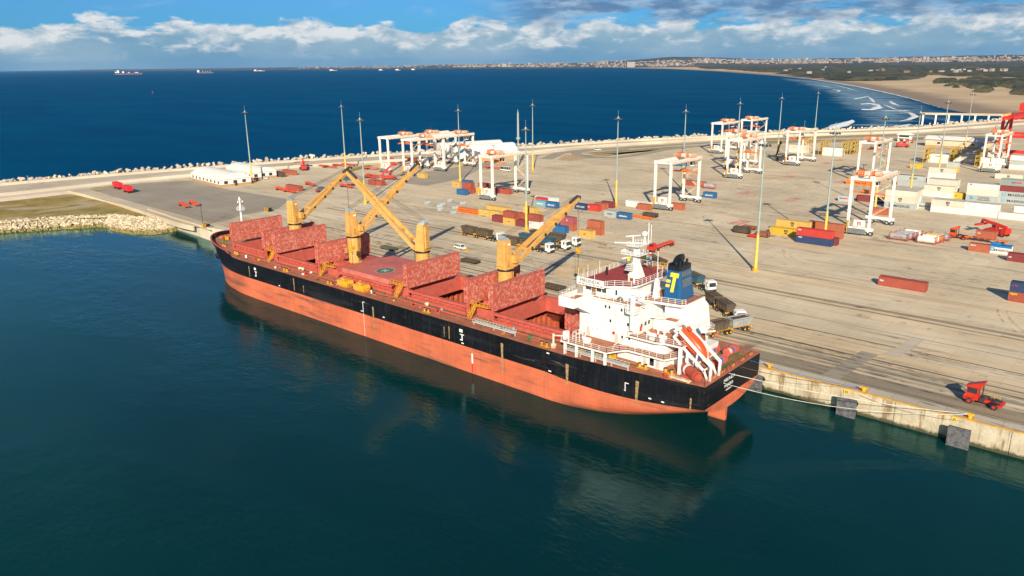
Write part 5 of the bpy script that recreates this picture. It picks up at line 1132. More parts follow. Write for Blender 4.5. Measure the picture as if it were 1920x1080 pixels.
def canopy(name, poly, cell, hmax, thr, zbase, label, x0, x1, y0, y1, sc):
    mb_ = MB(); idx = {}
    nx, ny = int((x1-x0)/cell), int((y1-y0)/cell); H = {}
    for i in range(nx+1):
        for j in range(ny+1):
            x, y = x0+i*cell, y0+j*cell
            if not inside((x, y), poly): continue
            m0 = mn.fractal(Vector((x*sc, y*sc, 1.0)), 1.0, 2.0, 5)
            if m0 < thr: continue
            h = hmax*(.35+.65*abs(mn.noise(Vector((x/40, y/40, 0)))+.5*mn.noise(Vector((x/14, y/14, 4)))))+6*max(0, m0)
            H[(i, j)] = (x+r_.uniform(-.3, .3)*cell, y+r_.uniform(-.3, .3)*cell, zbase+h)
    def vid(i, j):
        if (i, j) not in idx: idx[(i, j)] = len(mb_.v); mb_.v.append(H.get((i, j), (x0+i*cell, y0+j*cell, zbase-4)))
        return idx[(i, j)]
    for (i, j) in list(H):
        for di, dj in ((0, 0), (-1, 0), (0, -1), (-1, -1)):
            f_ = (i+di, j+dj)
            if ('f', f_) in idx: continue
            idx[('f', f_)] = 1; q = [vid(f_[0], f_[1]), vid(f_[0]+1, f_[1]), vid(f_[0]+1, f_[1]+1), vid(f_[0], f_[1]+1)]
            mb_.f.append(q); mb_.mi.append(0); mb_.sm.append(False)
    return tag(mb_.build(name, SCRUB), label, 'scrub', kind='stuff')
polyA = [VEG[i] for i in range(len(VEG))]
far_ = [(p[0]*4.2, p[1]*4.2) for p in polyA[::-1] if True]
canopy('dune_scrub', px((1560, 146), (1590, 148.5), (1640, 149.5), (1698, 149.2), (1722, 145), (1728, 141.5), (1770, 141), (1790, 143.5), (1840, 144.5), (1990, 147), (2050, 135), (1990, 118), (1560, 120), z=6), 28, 9, -.30, 8, 'dark green scrub covering the plain behind the beach', -4200, 600, 1900, 9500, .004)
canopy('scrub_belt', px((1300, 124), (1340, 129.3), (1400, 130.8), (1440, 133.8), (1481, 136.2), (1560, 146), (1562, 119), (1500, 118), (1400, 118), z=6), 70, 10, -.35, 8, 'dark scrub belt following the curve of the far beach', -9500, -600, 1900, 12500, .002)
canopy('dune_bushes', VEG2, 6.5, 2.2, .0, 8.5, 'broken dark bush patches on the sand dunes at the right', -800, 60, 1250, 2700, .012)
canopy('dune_bush_patch', VEG3, 9, 5, -.4, 8, 'small lone bush patch on the open sand', -900, 0, 1400, 2600, .009)
# surf
FOAM = bpy.data.materials.new('sea_foam'); FOAM.use_nodes = True; t = NT(FOAM.node_tree); b = FOAM.node_tree.nodes['Principled BSDF']
P_ = t.n('ShaderNodeNewGeometry').outputs['Position']; b.inputs['Base Color'].default_value = (.82, .85, .86, 1); b.inputs['Roughness'].default_value = .8
uvn = t.n('ShaderNodeAttribute'); uvn.attribute_name = 'edge'
al = t.math('SUBTRACT', t.noise(t.mapping(P_, (.10, .10, 0)), 1.0, 8, .74, .9), uvn.outputs['Fac']); t.val(b.inputs['Alpha'], t.math('MULTIPLY', t.ramp(al, .04, .30), .9))
FACE = MB()
def foam(name, pts, wd, z=.25, lbl=None, soft=.0, hgt=0.0):
    P_ = [Vector((*at(x, y, 0)[:2], 0)) for x, y in pts]; R_ = []
    for a, c_ in zip(P_[:-1], P_[1:]):
        n = max(1, int((c_-a).length/12)); R_ += [a.lerp(c_, k/n) for k in range(n)]
    R_.append(P_[-1]); n = len(R_); vs = []; ed = []
    for i, p in enumerate(R_):
        d = (R_[min(i+1, n-1)]-R_[max(0, i-1)]).normalized(); nn = Vector((-d.y, d.x, 0)); env = math.sin(math.pi*min(1, max(0.02, (i+.5)/n)))**.4; wv = 1+.5*mn.noise(Vector((i*.3, wd, 0)))
        for s_, e in ((-1, .75), (-.5, .25+soft), (0, .05+soft), (.5, .25+soft), (1, .75)):
            vs.append(p+nn*s_*wd/2*env*wv+Vector((0, 0, z+hgt*max(0, 1-abs(s_)*1.6)))); ed.append(min(1, e+(1-env)*.4))
    me = bpy.data.meshes.new(name); me.from_pydata([tuple(v) for v in vs], [], [(i*5+j, i*5+j+1, i*5+j+6, i*5+j+5) for i in range(n-1) for j in range(4)])
    at_ = me.attributes.new('edge', 'FLOAT', 'POINT'); at_.data.foreach_set('value', ed); me.materials.append(FOAM); me.update()
    o = bpy.data.objects.new(name, me); C.objects.link(o); return tag(o, lbl, 'surf', kind='stuff')
WASH = bpy.data.materials.new('foam_wash'); WASH.use_nodes = True; t = NT(WASH.node_tree); b = WASH.node_tree.nodes['Principled BSDF']
P_ = t.n('ShaderNodeNewGeometry').outputs['Position']; b.inputs['Base Color'].default_value = (.30, .50, .64, 1); b.inputs['Roughness'].default_value = .7
uvn = t.n('ShaderNodeAttribute'); uvn.attribute_name = 'edge'
al = t.math('SUBTRACT', t.noise(t.mapping(P_, (.022, .05, 0)), 1.0, 8, .7, .8), t.math('MULTIPLY', uvn.outputs['Fac'], .5)); t.val(b.inputs['Alpha'], t.math('MULTIPLY', t.ramp(al, .16, .60), .62))
def wash(pts, wd, z, lbl):
    o = foam('surf_wash', pts, wd, z, lbl); o.data.materials[0] = WASH
foam('breaking_wave', [(1543, 246.5), (1560, 241.5), (1580, 234), (1598, 228)], 20, .5, 'bright white breaking wave close behind the breakwater', -.18, 1.5)
foam('breaking_wave', [(1612, 196.5), (1628, 195.5), (1640, 196), (1646, 199)], 17, .4, 'upper arm of the zigzag breaker in the surf', -.06, 1.0)
foam('breaking_wave', [(1647, 198.5), (1645, 203), (1634, 207), (1616, 206.3)], 17, .4, 'lower arm of the zigzag breaker in the surf', -.08, 1.0)
foam('breaking_wave', [(1598, 187), (1612, 184.5), (1628, 181.5)], 12, .4, 'thin crest above the zigzag breaker', .02, .8)
foam('breaking_wave', [(1628, 182), (1634, 187), (1640, 195)], 10, .4, 'short curling crest joining the zigzag breaker', .04, .8)
foam('breaking_wave', [(1510, 158), (1540, 161), (1566, 166)], 9, .4, 'thin outer breaker far along the bay', .06, .4)
foam('breaking_wave', [(1560, 159), (1590, 166), (1612, 173)], 8, .4, 'thin inner breaker far along the bay', .06, .4)
foam('breaking_wave', [(1655, 196), (1680, 206), (1712, 209)], 8, .4, 'thin inner breaker near the wet sand', .08, .3)
foam('breaking_wave', [(1668, 190), (1677, 196), (1686, 199), (1700, 200)], 12, .4, 'thin foam line near the sand', .04, .4)
foam('breaking_wave', [(1688, 211.5), (1705, 212), (1717, 219), (1704, 225), (1686, 229)], 13, .4, 'curved breaker beside the end of the pier', .0, .6)
foam('breaking_wave', [(1652, 208.5), (1680, 209), (1704, 208.6)], 9, .4, 'straight thin foam line above the curved breaker', .05, .6)
foam('breaking_wave', [(1655, 242), (1685, 238), (1706, 234)], 14, .4, 'low foam by the dolos row left of the pier', -.02, .4)
foam('breaking_wave', [(1750, 239), (1785, 234.5)], 8, .4, 'small foam streak under the pier', 0, .4)
foam('breaking_wave', [(1560, 168), (1574, 170), (1570, 173)], 12, .4, 'small breaker at the outer edge of the surf', .02, .5)
wash([(1470, 147), (1530, 154), (1590, 167), (1640, 183), (1690, 203), (1740, 222), (1800, 228)], 170, .12, 'broad thin foam wash running along the beach')
wash([(1560, 170), (1600, 180), (1640, 200), (1670, 225), (1640, 243)], 110, .16, 'thin foam patches between the breakers')
wash([(1570, 236), (1640, 234), (1720, 236), (1800, 236), (1870, 233)], 45, .2, 'thin foam drift near the breakwater')
foam('shore_break', [(1440, 140.6), (1525, 149.2), (1573, 156.6), (1612, 163.5), (1644, 170.5), (1680, 178.5), (1711, 186.5), (1745, 197.5), (1779, 207.5)], 14, .5, 'white line of waves breaking at the edge of the sand', .02, .5)
# pier
pr = empty('pier_bridge', (*at(1727, 234, 0)[:2], 0)); a = at(1727, 234, 0); b = at(1985, 240, 0); a.z = b.z = 0
d = (b-a).normalized(); n_ = Vector((-d.y, d.x, 0)); L = (b-a).length; o0 = Vector((0, 0, 0))
OFFp = a.copy()
mb = MB(); mb.beam(a+Vector((0, 0, 11.2))-d*2, b+Vector((0, 0, 11.2)), 6.5, 1.5); mb.beam(a+Vector((0, 0, 12.2))-d*2-n_*3, b+Vector((0, 0, 12.2))-n_*3, .3, .6); mb.build('pier_deck', PALE, pr, OFFp)
k = int(L/11.5)
for i in range(k+1):
    mb = MB(); c = a+d*(i*11.5+1)
    for s_ in (-2.2, 2.2): mb.beam(c+n_*s_+Vector((0, 0, -2)), c+n_*s_*.8+Vector((0, 0, 10)), 1.5, 1.5)
    mb.beam(c-n_*3.1+Vector((0, 0, 10.0)), c+n_*3.1+Vector((0, 0, 10.0)), 2.0, .9); mb.build('pier_pillar', WHITEP, pr, OFFp)
tag(pr, 'long low white pier on paired pillars crossing the surf', 'pier')
# far shore: hills, town
HILL = mat('far_hills', (.05, .05, .045), .95, var=.35, scale=.0012, world=True, patch=.5, pcol=(.15, .115, .085), pscale=.0016)
shore_px = [(150, 131.9), (300, 130.6), (450, 129.4), (600, 128.4), (750, 127.4), (850, 126.6), (950, 126.4), (1100, 126.6), (1200, 128), (1260, 129.2), (1330, 131), (1420, 130), (1500, 128.5), (1650, 127), (1800, 126), (1960, 125)]
ridge = [(150, 130.5), (300, 129.2), (450, 127.6), (600, 125.8), (750, 123.8), (850, 121.0), (950, 120.4), (1100, 117.4), (1200, 111.5), (1260, 107.0), (1330, 107.6), (1420, 111.0), (1500, 110.5), (1650, 108.0), (1800, 105.0), (1960, 102.0)]
dist = [34000, 26000, 21000, 17500, 15500, 13800, 12500, 11500, 10500, 10000, 9600, 9300, 9000, 8800, 8600, 8500]
def pxlerp(tab, x):
    for (x0, y0), (x1, y1) in zip(tab[:-1], tab[1:]):
        if x <= x1: return y0+(y1-y0)*(x-x0)/(x1-x0)
    return tab[-1][1]
dtab = [(p[0], q) for p, q in zip(ridge, dist)]
def hillpt(xp, v):     # v 0 at the shore .. 1 at the ridge
    D = pxlerp(dtab, xp); dr = RB @ np.array([xp-960, 0, FPX]); dr = dr/np.hypot(dr[0], dr[1])
    y1 = pxlerp(ridge, xp); R1 = ray(xp, y1, D*1.18)
    y0 = pxlerp(shore_px, xp); Dn = D*.86
    S = ray(xp, y0, Dn); S.z = max(S.z, 1.0)
    p = S.lerp(R1, v); p.z = S.z+(R1.z-S.z)*v**1.25; return p
mb = MB(); NX_ = 260; NV = 9
for i in range(NX_+1):
    xp = 150+(1980-150)*i/NX_
    for j in range(NV+1):
        p = hillpt(xp, j/NV); k = mn.fractal(Vector((xp*.02, j*.6, 0)), 1, 2, 4); p.z += (k*14*(j/NV)*(1 if j < NV else .5)*min(1, p.z/40)); 
        if j == 0: p.z = -6
        mb.v.append(tuple(p))
for i in range(NX_):
    for j in range(NV): mb.f.append([i*(NV+1)+j, (i+1)*(NV+1)+j, (i+1)*(NV+1)+j+1, i*(NV+1)+j+1]); mb.mi.append(0); mb.sm.append(True)
tag(mb.build('hills', HILL), kind='structure')
r_ = random.Random(21); mb = MB()
for k in range(4200):
    xp = r_.uniform(560, 1975); v = r_.random()
    if xp < 850 and r_.random() > .45: continue
    if xp > 1300: v = .40+.42*v
    elif xp > 1180: v = .12+.55*v
    if mn.noise(Vector((xp*.018, v*5, 2))) < -.12 and r_.random() < .8: continue
    p = hillpt(xp, v); D = math.hypot(p.x, p.y); w_ = r_.uniform(10, 34)*(1+.3*(D > 11000)); h = r_.uniform(5, 10) if r_.random() < .94 else r_.uniform(14, 34)
    q = r_.random(); mb.m(0 if q < .52 else 1 if q < .74 else 2 if q < .9 else 3); mb.obox((p.x, p.y, p.z+h/2+3), (w_, w_*.5, h), rz=r_.uniform(-.6, .6)+.8)
tag(mb.build('far_town', [mat('town_white', (.34, .30, .27), .8), mat('town_cream', (.27, .21, .17), .8), mat('town_roof', (.18, .11, .08), .8), mat('town_grey', (.13, .13, .14), .8)]), 'white and cream town spread along the far shore and hillside', 'town', kind='stuff')
for xp, v, w_, h, lb in ((945, .15, 60, 42, 'tall white harbour block at the left of the far town'), (1182, .1, 90, 62, 'large square cream block on the far waterfront'), (597, .4, 80, 26, 'lone long white block on the low far shore')):
    p = hillpt(xp, v); b_ = MB(); b_.m(0).obox((p.x, p.y, p.z+h/2), (w_, w_*.6, h), rz=.8)
    b_.m(1)
    for kz in range(3): b_.obox((p.x, p.y, p.z+h*(.25+.25*kz)), (w_+1.5, w_*.6+1.5, h*.06), rz=.8)
    tag(b_.build('far_building', [mat('town_white', (.34, .30, .27), .8), GREY]), lb, 'building')
r_ = random.Random(8); mb = MB()    # scattered farm buildings on the plain
for k in range(34):
    xp, yp = r_.choice(((r_.uniform(1735, 1835), r_.uniform(131.5, 136.5)), (r_.uniform(1450, 1700), r_.uniform(125, 138)), (r_.uniform(1830, 1900), r_.uniform(131, 134)))); p = at(xp, yp, 14); mb.m(r_.choice((0, 0, 1))); mb.obox((p.x, p.y, 17), (r_.uniform(10, 26), r_.uniform(8, 14), r_.uniform(6, 9)), rz=r_.uniform(0, 1.5))
tag(mb.build('plain_buildings', [mat('town_white', (.34, .30, .27), .8), mat('town_roof', (.20, .12, .09), .8)]), 'scattered white low buildings among the scrub on the plain', 'buildings', kind='stuff')
# anchored ships
def anchored(xp, yp, length, label, decks, hullc, D):
    p = ray(xp, yp, D); p.z = 0; root = empty('anchored_ship', p); dr = Vector((p.x, p.y, 0)).normalized(); root.rotation_euler = (0, 0, math.atan2(dr.y, dr.x)-math.pi/2)
    b_ = MB(); l = length/2; h = length*.055
    b_.m(0).prismy([(-l, h*1.1), (-l*.96, 0), (l*.94, 0), (l, h*1.3), (l*.86, h), (-l*.9, h)], -l*.14, l*.14); b_.m(1).prismy([(-l*.97, h*.35), (-l*.95, -1), (l*.94, -1), (l*.96, h*.35)], -l*.142, l*.142); b_.build('hull', [hullc, HULLR], root, Vector((0, 0, 0)))
    b_ = MB()
    for (a, c_, z0, z1) in decks: b_.box(a*l, c_*l, -l*.12, l*.12, h*z0, h*z1)
    b_.build('superstructure', WHITEP, root, Vector((0, 0, 0))); return tag(root, label, 'ship', 'ships anchored in the bay')
NAVY = mat('navy_hull', (.03, .05, .10), .5)
anchored(241, 137, 300, 'long dark anchored tanker with white domes at the far left', [(-.95, -.84, .9, 1.9), (-.8, -.66, .9, 2.8), (-.45, -.30, .9, 2.0), (-.05, .1, .9, 1.35), (.45, .7, .9, 1.4)], NAVY, 10500)
anchored(385, 136.6, 190, 'anchored bulk carrier with white house and four masts', [(-.96, -.72, .9, 3.4), (-.35, -.31, .9, 2.6), (-.02, .02, .9, 2.6), (.28, .32, .9, 2.6), (.58, .62, .9, 2.6)], NAVY, 10600)
anchored(486, 131, 170, 'small pale anchored ship right of the bulk carrier', [(-.9, -.5, .9, 2.6), (-.2, .5, .8, 1.5)], GREY, 13000)
anchored(625, 131.5, 110, 'small white ship with a pointed bow below the low white block', [(-.9, -.2, .9, 3), (-.1, .3, .8, 1.6)], GREY, 11500)
anchored(714, 130.4, 60, 'tiny white ship, leftmost of three close together', [(-.8, .4, .9, 4)], WHITEP, 11000)
anchored(746, 131, 70, 'tiny white ship, middle of three close together', [(-.8, .2, .9, 4)], WHITEP, 10600)
anchored(775, 130.4, 60, 'tiny white ship, rightmost of three close together', [(-.8, .4, .9, 4)], WHITEP, 11000)
b_ = MB(); p = at(286.5, 174.5, 0); b_.cyl((p.x, p.y, -1), (p.x, p.y, 1.2), 1.6, n=12); b_.cyl((p.x, p.y, 1.2), (p.x, p.y, 5), .6, .2, n=8); b_.sphere((p.x, p.y, 5.3), .6, 8, 5); tag(b_.build('channel_buoy', MRED), 'small red buoy alone on the open sea at the left', 'buoy')

hz_ = MB(); hz_.box(-60000, 30000, -9500, 64000, -9, 420); hzo = hz_.build('haze', bpy.data.materials.new('haze_air')); tag(hzo, kind='stuff')
m_ = hzo.data.materials[0]; m_.use_nodes = True; m_.node_tree.nodes.remove(m_.node_tree.nodes['Principled BSDF']); v_ = m_.node_tree.nodes.new('ShaderNodeVolumePrincipled')
v_.inputs['Color'].default_value = (.28, .60, 1, 1); v_.inputs['Density'].default_value = 1.5e-5; v_.inputs['Anisotropy'].default_value = .0; m_.node_tree.links.new(v_.outputs[0], m_.node_tree.nodes['Material Output'].inputs['Volume'])

def mark_mat():
    m_ = bpy.data.materials.new('tyre_mark_rubber'); m_.use_nodes = True; t = NT(m_.node_tree); b = m_.node_tree.nodes['Principled BSDF']
    P_ = t.n('ShaderNodeNewGeometry').outputs['Position']; b.inputs['Base Color'].default_value = (.10, .085, .065, 1); b.inputs['Roughness'].default_value = .9
    t.val(b.inputs['Alpha'], t.math('MULTIPLY', t.ramp(t.noise(P_, .25, 7, .7, .5), .40, .72), .5)); return m_
TM = mark_mat(); r_ = random.Random(77); vs = []; fs = []
def track(p, ang, n, st, curv, wd):
    pts = [Vector((p[0], p[1], 0))]; a = ang; c_ = curv
    for _ in range(n): a += c_+r_.uniform(-.02, .02); pts.append(pts[-1]+Vector((math.cos(a), math.sin(a), 0))*st)
    for off in (-1.0, 1.0):
        L = len(vs)
        for i, q in enumerate(pts):
            d = (pts[min(i+1, len(pts)-1)]-pts[max(i-1, 0)]).normalized(); nn = Vector((-d.y, d.x, 0)); 
            for s_ in (-wd/2, wd/2): e = q+nn*(off+s_); vs.append((e.x, e.y, 4.66+.0002*(len(fs) % 97)))
        fs.extend([(L+2*i, L+2*i+2, L+2*i+3, L+2*i+1) for i in range(len(pts)-1)])
for k in range(150):
    q = r_.random()
    if q < .62: y = r_.choice((r_.uniform(150, 175), r_.uniform(177, 235), r_.uniform(236, 420))); track((r_.uniform(-270, 0), y), r_.choice((0, math.pi))+r_.uniform(-.06, .06), r_.randint(8, 26), 4, r_.uniform(-.006, .006), r_.uniform(.3, .6))
    else: track((r_.uniform(-240, -20), r_.uniform(170, 400)), r_.uniform(0, 6.28), r_.randint(8, 16), 2.2, r_.choice((-1, 1))*r_.uniform(.04, .16), r_.uniform(.3, .5))
for k in range(260):      # oil spots and grime patches
    x, y = r_.uniform(-270, 10), r_.uniform(150, 420); L = len(vs); n = 9; rr = r_.uniform(.3, 1.5)
    for i in range(n): t_ = 6.283*i/n; ra = rr*r_.uniform(.6, 1.2); vs.append((x+ra*1.7*math.cos(t_), y+ra*math.sin(t_), 4.69+.0002*(k % 90)))
    fs.append(tuple(range(L, L+n)))
me = bpy.data.meshes.new('tyre_marks'); me.from_pydata(vs, [], fs); me.materials.append(TM); me.update(); o = bpy.data.objects.new('tyre_marks', me); C.objects.link(o); tag(o, 'dark tyre marks and oil spots all over the paving', 'marks', kind='stuff')
# ================================================================== yard equipment
O0 = Vector((0, 0, 0))
GALV = mat('galvanised', (.30, .38, .36), .5, .1, var=.1, streak=.1)
MYEL = mat('mast_yellow', (.78, .50, .10), .55, var=.1, rust=.3)
m0 = empty('light_mast')
b = MB(); b.m(0).cyl((0, 0, 0), (0, 0, 11.2), .52, .40, n=12); b.m(1).cyl((0, 0, 11.2), (0, 0, 38.4), .38, .15, n=12); b.m(2).cyl((0, 0, 0), (0, 0, .9), .95, n=12); b.build('pole', [MYEL, GALV, YEL], m0, O0)
b = MB(); b.m(0).cyl((0, 0, 37.6), (0, 0, 37.8), 1.25, n=12); b.cyl((0, 0, 38.0), (0, 0, 38.6), .5, .3, n=8); b.cyl((0, 0, 38.6), (0, 0, 41.2), .05, n=4); b.m(1)
for k in range(8): t = k*math.pi/4; b.obox((1.5*math.cos(t), 1.5*math.sin(t), 37.5), (.6, .5, .4), rz=t, ry=.5)
b.build('lamp_ring', [GALV, DARK], m0, O0)
masts = [(1416, 508, 'nearest the ship funnel, in the open apron'), (1545, 457, 'rising behind the red and blue container stack'), (1155, 385, 'alone beside the dark red containers in mid yard'),
    (473, 343, 'beside the white arched roof buildings'), (648.5, 320, 'behind the tip of the farthest ship crane'), (685, 382, 'between the crossed ship crane jibs'), (863, 343, 'beside a yellow and a blue container'),
    (987, 432, 'in the row of yellow and red containers'), (999, 320, 'tallest in view, right of the white crane by the minibus'), (1279, 355, 'rising behind the single white gantry in the middle'), (1379.5, 320, 'inside the cluster of gantries near the breakwater'),
    (1457, 297, 'just right of the gantry cluster'), (1525, 275, 'right of the pair of gantries by the breakwater'), (1640, 393, 'rising behind the orange container and gantry'), (1705, 372, 'behind the white reefer block'), (1760, 322, 'beside a yellow container with grey one on top'), (1808, 285, 'rightmost, near the long white shed')]
for i, (x, y, lb) in enumerate(masts):
    o = m0 if i == 0 else copy_tree(m0); p = at(x, y); o.location = p; o.rotation_euler.z = i*.7; tag(o, 'high mast light '+lb, 'light mast', 'high mast lights of the port')
# slim radio mast and small lamps
b = MB(); p = at(972, 312); b.m(0).cyl((p.x, p.y, 4.5), (p.x, p.y, 22), .5, .45, n=8); b.cyl((p.x, p.y, 22), (p.x, p.y, 37), .7, .55, n=10); b.cyl((p.x, p.y, 37), (p.x, p.y, 39), .3, .05, n=8); b.cyl((p.x, p.y, 21), (p.x, p.y, 22.2), 1.3, n=10); tag(b.build('radio_mast', GALV), 'thick grey cellular mast with no lamps near the breakwater', 'mast')
for x, y, h, lb in ((56, 357, 7.5, 'short street lamp on the breakwater at the far left'), (381, 425, 9, 'dark lamp post on the quay corner by the ship bow'), (1508, 242, 7, 'thin white pole by the dolos row at the right')):
    b = MB(); p = at(x, y); b.cyl((p.x, p.y, 4.5), (p.x, p.y, 4.5+h), .14, .08, n=8); b.obox((p.x, p.y, 4.5+h), (1.2, .4, .3)); b.cyl((p.x, p.y, 4.5), (p.x, p.y, 5.3), .3, n=8); tag(b.build('lamp_post', GALV if x != 381 else DARK), lb, 'lamp post')
# ---------------- RTG cranes
rt = empty('gantry_crane'); CREAM = mat('cream_steel', (.66, .50, .33), .6, var=.15, rust=.5); SP = 24.5; WBX = 8.4
RW = mat('gantry_white', (.78, .76, .71), .5, var=.08, rust=.3, rcol=(.45, .26, .14), streak=.15, scol=(.5, .36, .24))
for y in (0, SP):
    b = MB(); b.box(-1.0, WBX+1.0, y-.45, y+.45, 1.9, 2.8); b.box(-.7, 1.9, y-.3, y+.3, 1.1, 1.9); b.box(WBX-1.9, WBX+.7, y-.3, y+.3, 1.1, 1.9); b.build('sill_beam', RW, rt, O0)
    for x in (-.3, 1.5, WBX-1.5, WBX+.3): b = MB(); b.wheel((x, y, .82), .82, .7, 'Y'); b.build('wheel', [TYRE, GREY], rt, O0)
    for x in (.5, WBX-.5):
        b = MB(); b.hexa([(x-.42, y-.42, 2.8), (x+.42, y-.42, 2.8), (x+.42, y+.42, 2.8), (x-.42, y+.42, 2.8), (x-.42, y-.55, 19.3), (x+.42, y-.55, 19.3), (x+.42, y+.55, 19.3), (x-.42, y+.55, 19.3)]); b.build('leg', RW, rt, O0)
for x in (.5, WBX-.5):
    b = MB(); b.m(0).box(x-.45, x+.45, -.8, SP+.8, 19.3, 20.8); b.m(1); yo = -1 if x < 2 else 1
    b.box(min(x+yo*.45, x+yo*1.15), max(x+yo*.45, x+yo*1.15), -.6, SP+.6, 19.5, 19.6); b.rail([(x+yo*1.1, -.6, 19.6), (x+yo*1.1, SP+.6, 19.6)], 1.0, 2.4, .06, 2); b.build('girder', [RW, CREAM], rt, O0)
b = MB(); b.box(.9, WBX-.9, -.6, .1, 19.6, 20.3); b.box(.9, WBX-.9, SP-.1, SP+.6, 19.6, 20.3); b.build('end_tie', RW, rt, O0)
b = MB(); zz = [(1.2, 2.8), (7.2, 7.2), (1.2, 11.4), (7.2, 15.6), (3, 19)]
for (x0, z0), (x1, z1) in zip(zz[:-1], zz[1:]): b.beam((x0, SP+.7, z0), (x1, SP+.7, z1), .3, .25); b.rail([(x0, SP+1.0, z0), (x1, SP+1.0, z1)], .9, 1.6, .05, 2)
b.beam((-.5, -.7, .6), (5.5, -.7, 4.2), .3, .25); b.build('stair', CREAM, rt, O0)
b = MB(); b.m(0).box(.8, 6.9, -1.7, -.5, .7, 2.3); 
for k in range(5): b.box(1.0+k*1.2, 1.1+k*1.2, -1.76, -1.7, .8, 2.2)
b.m(1).box(.7, .9, -1.75, -.45, .6, 5.2); b.build('power_unit', [mat('power_grey', (.16, .18, .20), .6), YEL], rt, O0)
b = MB(); b.m(0).box(2.6, 6.4, -.5, .5, 3.0, 5.4); b.m(1); b.box(3.9, 5.2, -.54, -.5, 3.6, 4.8); b.m(0).box(4.3, 4.6, -.57, -.54, 3.6, 4.2); b.box(4.3, 5.2, -.57, -.54, 4.35, 4.5); b.build('electric_house', [WHITEP, TXR], rt, O0)
tr = MB(); tr.m(0).box(-.2, WBX+.2, -2.2, 2.2, 20.85, 21.1); tr.box(.6, 2.6, -1.6, 1.6, 21.1, 22.6); tr.m(1).box(3.2, 5.2, -1.9, 1.0, 21.1, 22.3); tr.m(0).cyl((5.8, -1.6, 21.8), (5.8, 1.6, 21.8), .7, n=12); tr.m(2).box(6.6, WBX, -1.5, 1.3, 21.1, 22.5); tr.rail([(-.2, -2.2, 21.1), (WBX+.2, -2.2, 21.1), (WBX+.2, 2.2, 21.1), (-.2, 2.2, 21.1)], 1.0, 1.4, .06, 2, True)
tr.m(3).beam((1.5, 1.8, 22.4), (1.5, 1.8, 24.2), .15); tr.box(1.0, 2.6, 1.6, 2.0, 24.1, 24.3)
tro = tr.build('trolley', [ORNG, WHITEP, CREAM, DARK], rt, O0)
cb = MB(); cb.m(0).box(WBX-2.4, WBX-.9, 1.2, 3.0, 16.9, 18.9); cb.m(1).box(WBX-2.3, WBX-1.0, 1.16, 1.2, 17.3, 18.6); cb.box(WBX-.92, WBX-.86, 1.4, 2.8, 17.3, 18.6); cb.m(0).box(WBX-1.9, WBX-1.4, 1.6, 2.6, 18.9, 20.9); cb.build('operator_cab', [WHITEP, GLASS], tro, O0)
sp = MB(); sp.m(0).box(-1.8, WBX+1.8, -.5, .5, 15.2, 15.7); sp.box(-1.9, -1.5, -1.2, 1.2, 14.9, 15.3); sp.box(WBX+1.5, WBX+1.9, -1.2, 1.2, 14.9, 15.3); sp.box(2.6, 5.8, -1.0, 1.0, 15.7, 16.5); sp.m(1)
for x in (3.0, 5.4):
    for y in (-.8, .8): sp.tube([(x, y, 16.4), (x, y, 20.9)], .05, 4)
sp.build('spreader', [ORNG, WIRE], tro, O0)
rtgs = [(1585, 437, 5.5, -1.0, 'large white gantry crane nearest the camera beside the tank containers'), (1604, 340, 9, .5, 'white gantry crane right behind the nearest one, over the orange container'), (1838, 322, 12, 0, 'white gantry crane at the right edge in front of the red ship to shore crane'),
    (1332, 287, 15, -1.5, 'leftmost tall white gantry crane of the breakwater cluster'), (1387, 278, 8, 0, 'white gantry crane of the breakwater cluster with its right end against the sea'), (1361, 333, 16, -3, 'front white gantry crane of the breakwater cluster'), (1358, 315, 6, 1.0, 'middle white gantry crane of the breakwater cluster, behind the front one'),
    (1471, 309, 4, 0, 'white gantry crane standing apart between cluster and long reefer racks'), (1225, 391, 18, -1.0, 'single white gantry crane in mid yard behind the white container'), (901, 373, 6, 1.5, 'white gantry crane straddling red and yellow containers left of the nearest mast'),
    (714, 322, 17, 0, 'leftmost white gantry crane of the parked group by the tent shed'), (757, 328, 14, 1, 'second white gantry crane of the parked group, behind the red reach stacker'), (786, 314, 8, 2, 'third white gantry crane of the parked group'), (817, 319, 18, -2, 'white gantry crane of the parked group nearest the tent shed')]
RTB = MB
for i, (x, y, ty, dz, lb) in enumerate(rtgs):
    o = rt if i == 0 else copy_tree(rt); o.location = at(x, y)
    for ch in o.children_recursive:
        if ch.name.startswith('trolley'): ch.location.y = ty
        if ch.name.startswith('spreader'): ch.location.z = dz
    tag(o, lb, 'gantry crane', 'white gantry cranes of the container yard')
# ---------------- containers
def cbody(L):
    b = MB(); b.box(-L/2+.04, L/2-.04, -1.18, 1.18, .1, 2.53); return b.build('shipping_container', [mat('tmp', (.5, .5, .5))], None, O0)
def cframe(L):
    b = MB()
    for x in (-L/2, L/2-.16):
        for y in (-1.22, 1.08): b.box(x, x+.16, y, y+.14, 0, 2.59)
    for y in (-1.22, 1.12): b.box(-L/2+.16, L/2-.16, y, y+.1, .02, .16); b.box(-L/2+.16, L/2-.16, y, y+.1, 2.46, 2.585)
    for x in (-L/2, L/2-.1): b.box(x, x+.1, -1.08, 1.08, 2.46, 2.58); b.box(x, x+.1, -1.08, 1.08, .02, .14)
    return b.build('frame', [mat('tmp', (.5, .5, .5))], None, O0)
def cdoor(L):
    b = MB(); x = L/2
    for s_ in (-1, 1): b.box(x-.05, x-.01, min(s_*.03, s_*1.06), max(s_*.03, s_*1.06), .15, 2.45)
    for y in (-.8, -.3, .3, .8): b.box(x-.01, x+.03, y-.025, y+.025, .12, 2.5)
    return b.build('door', [mat('tmp', (.5, .5, .5))], None, O0)
CM = {}
for L in (6.06, 12.19):
    CM[L] = [f(L) for f in (cbody, cframe, cdoor)]
    for o in CM[L]: C.objects.unlink(o)
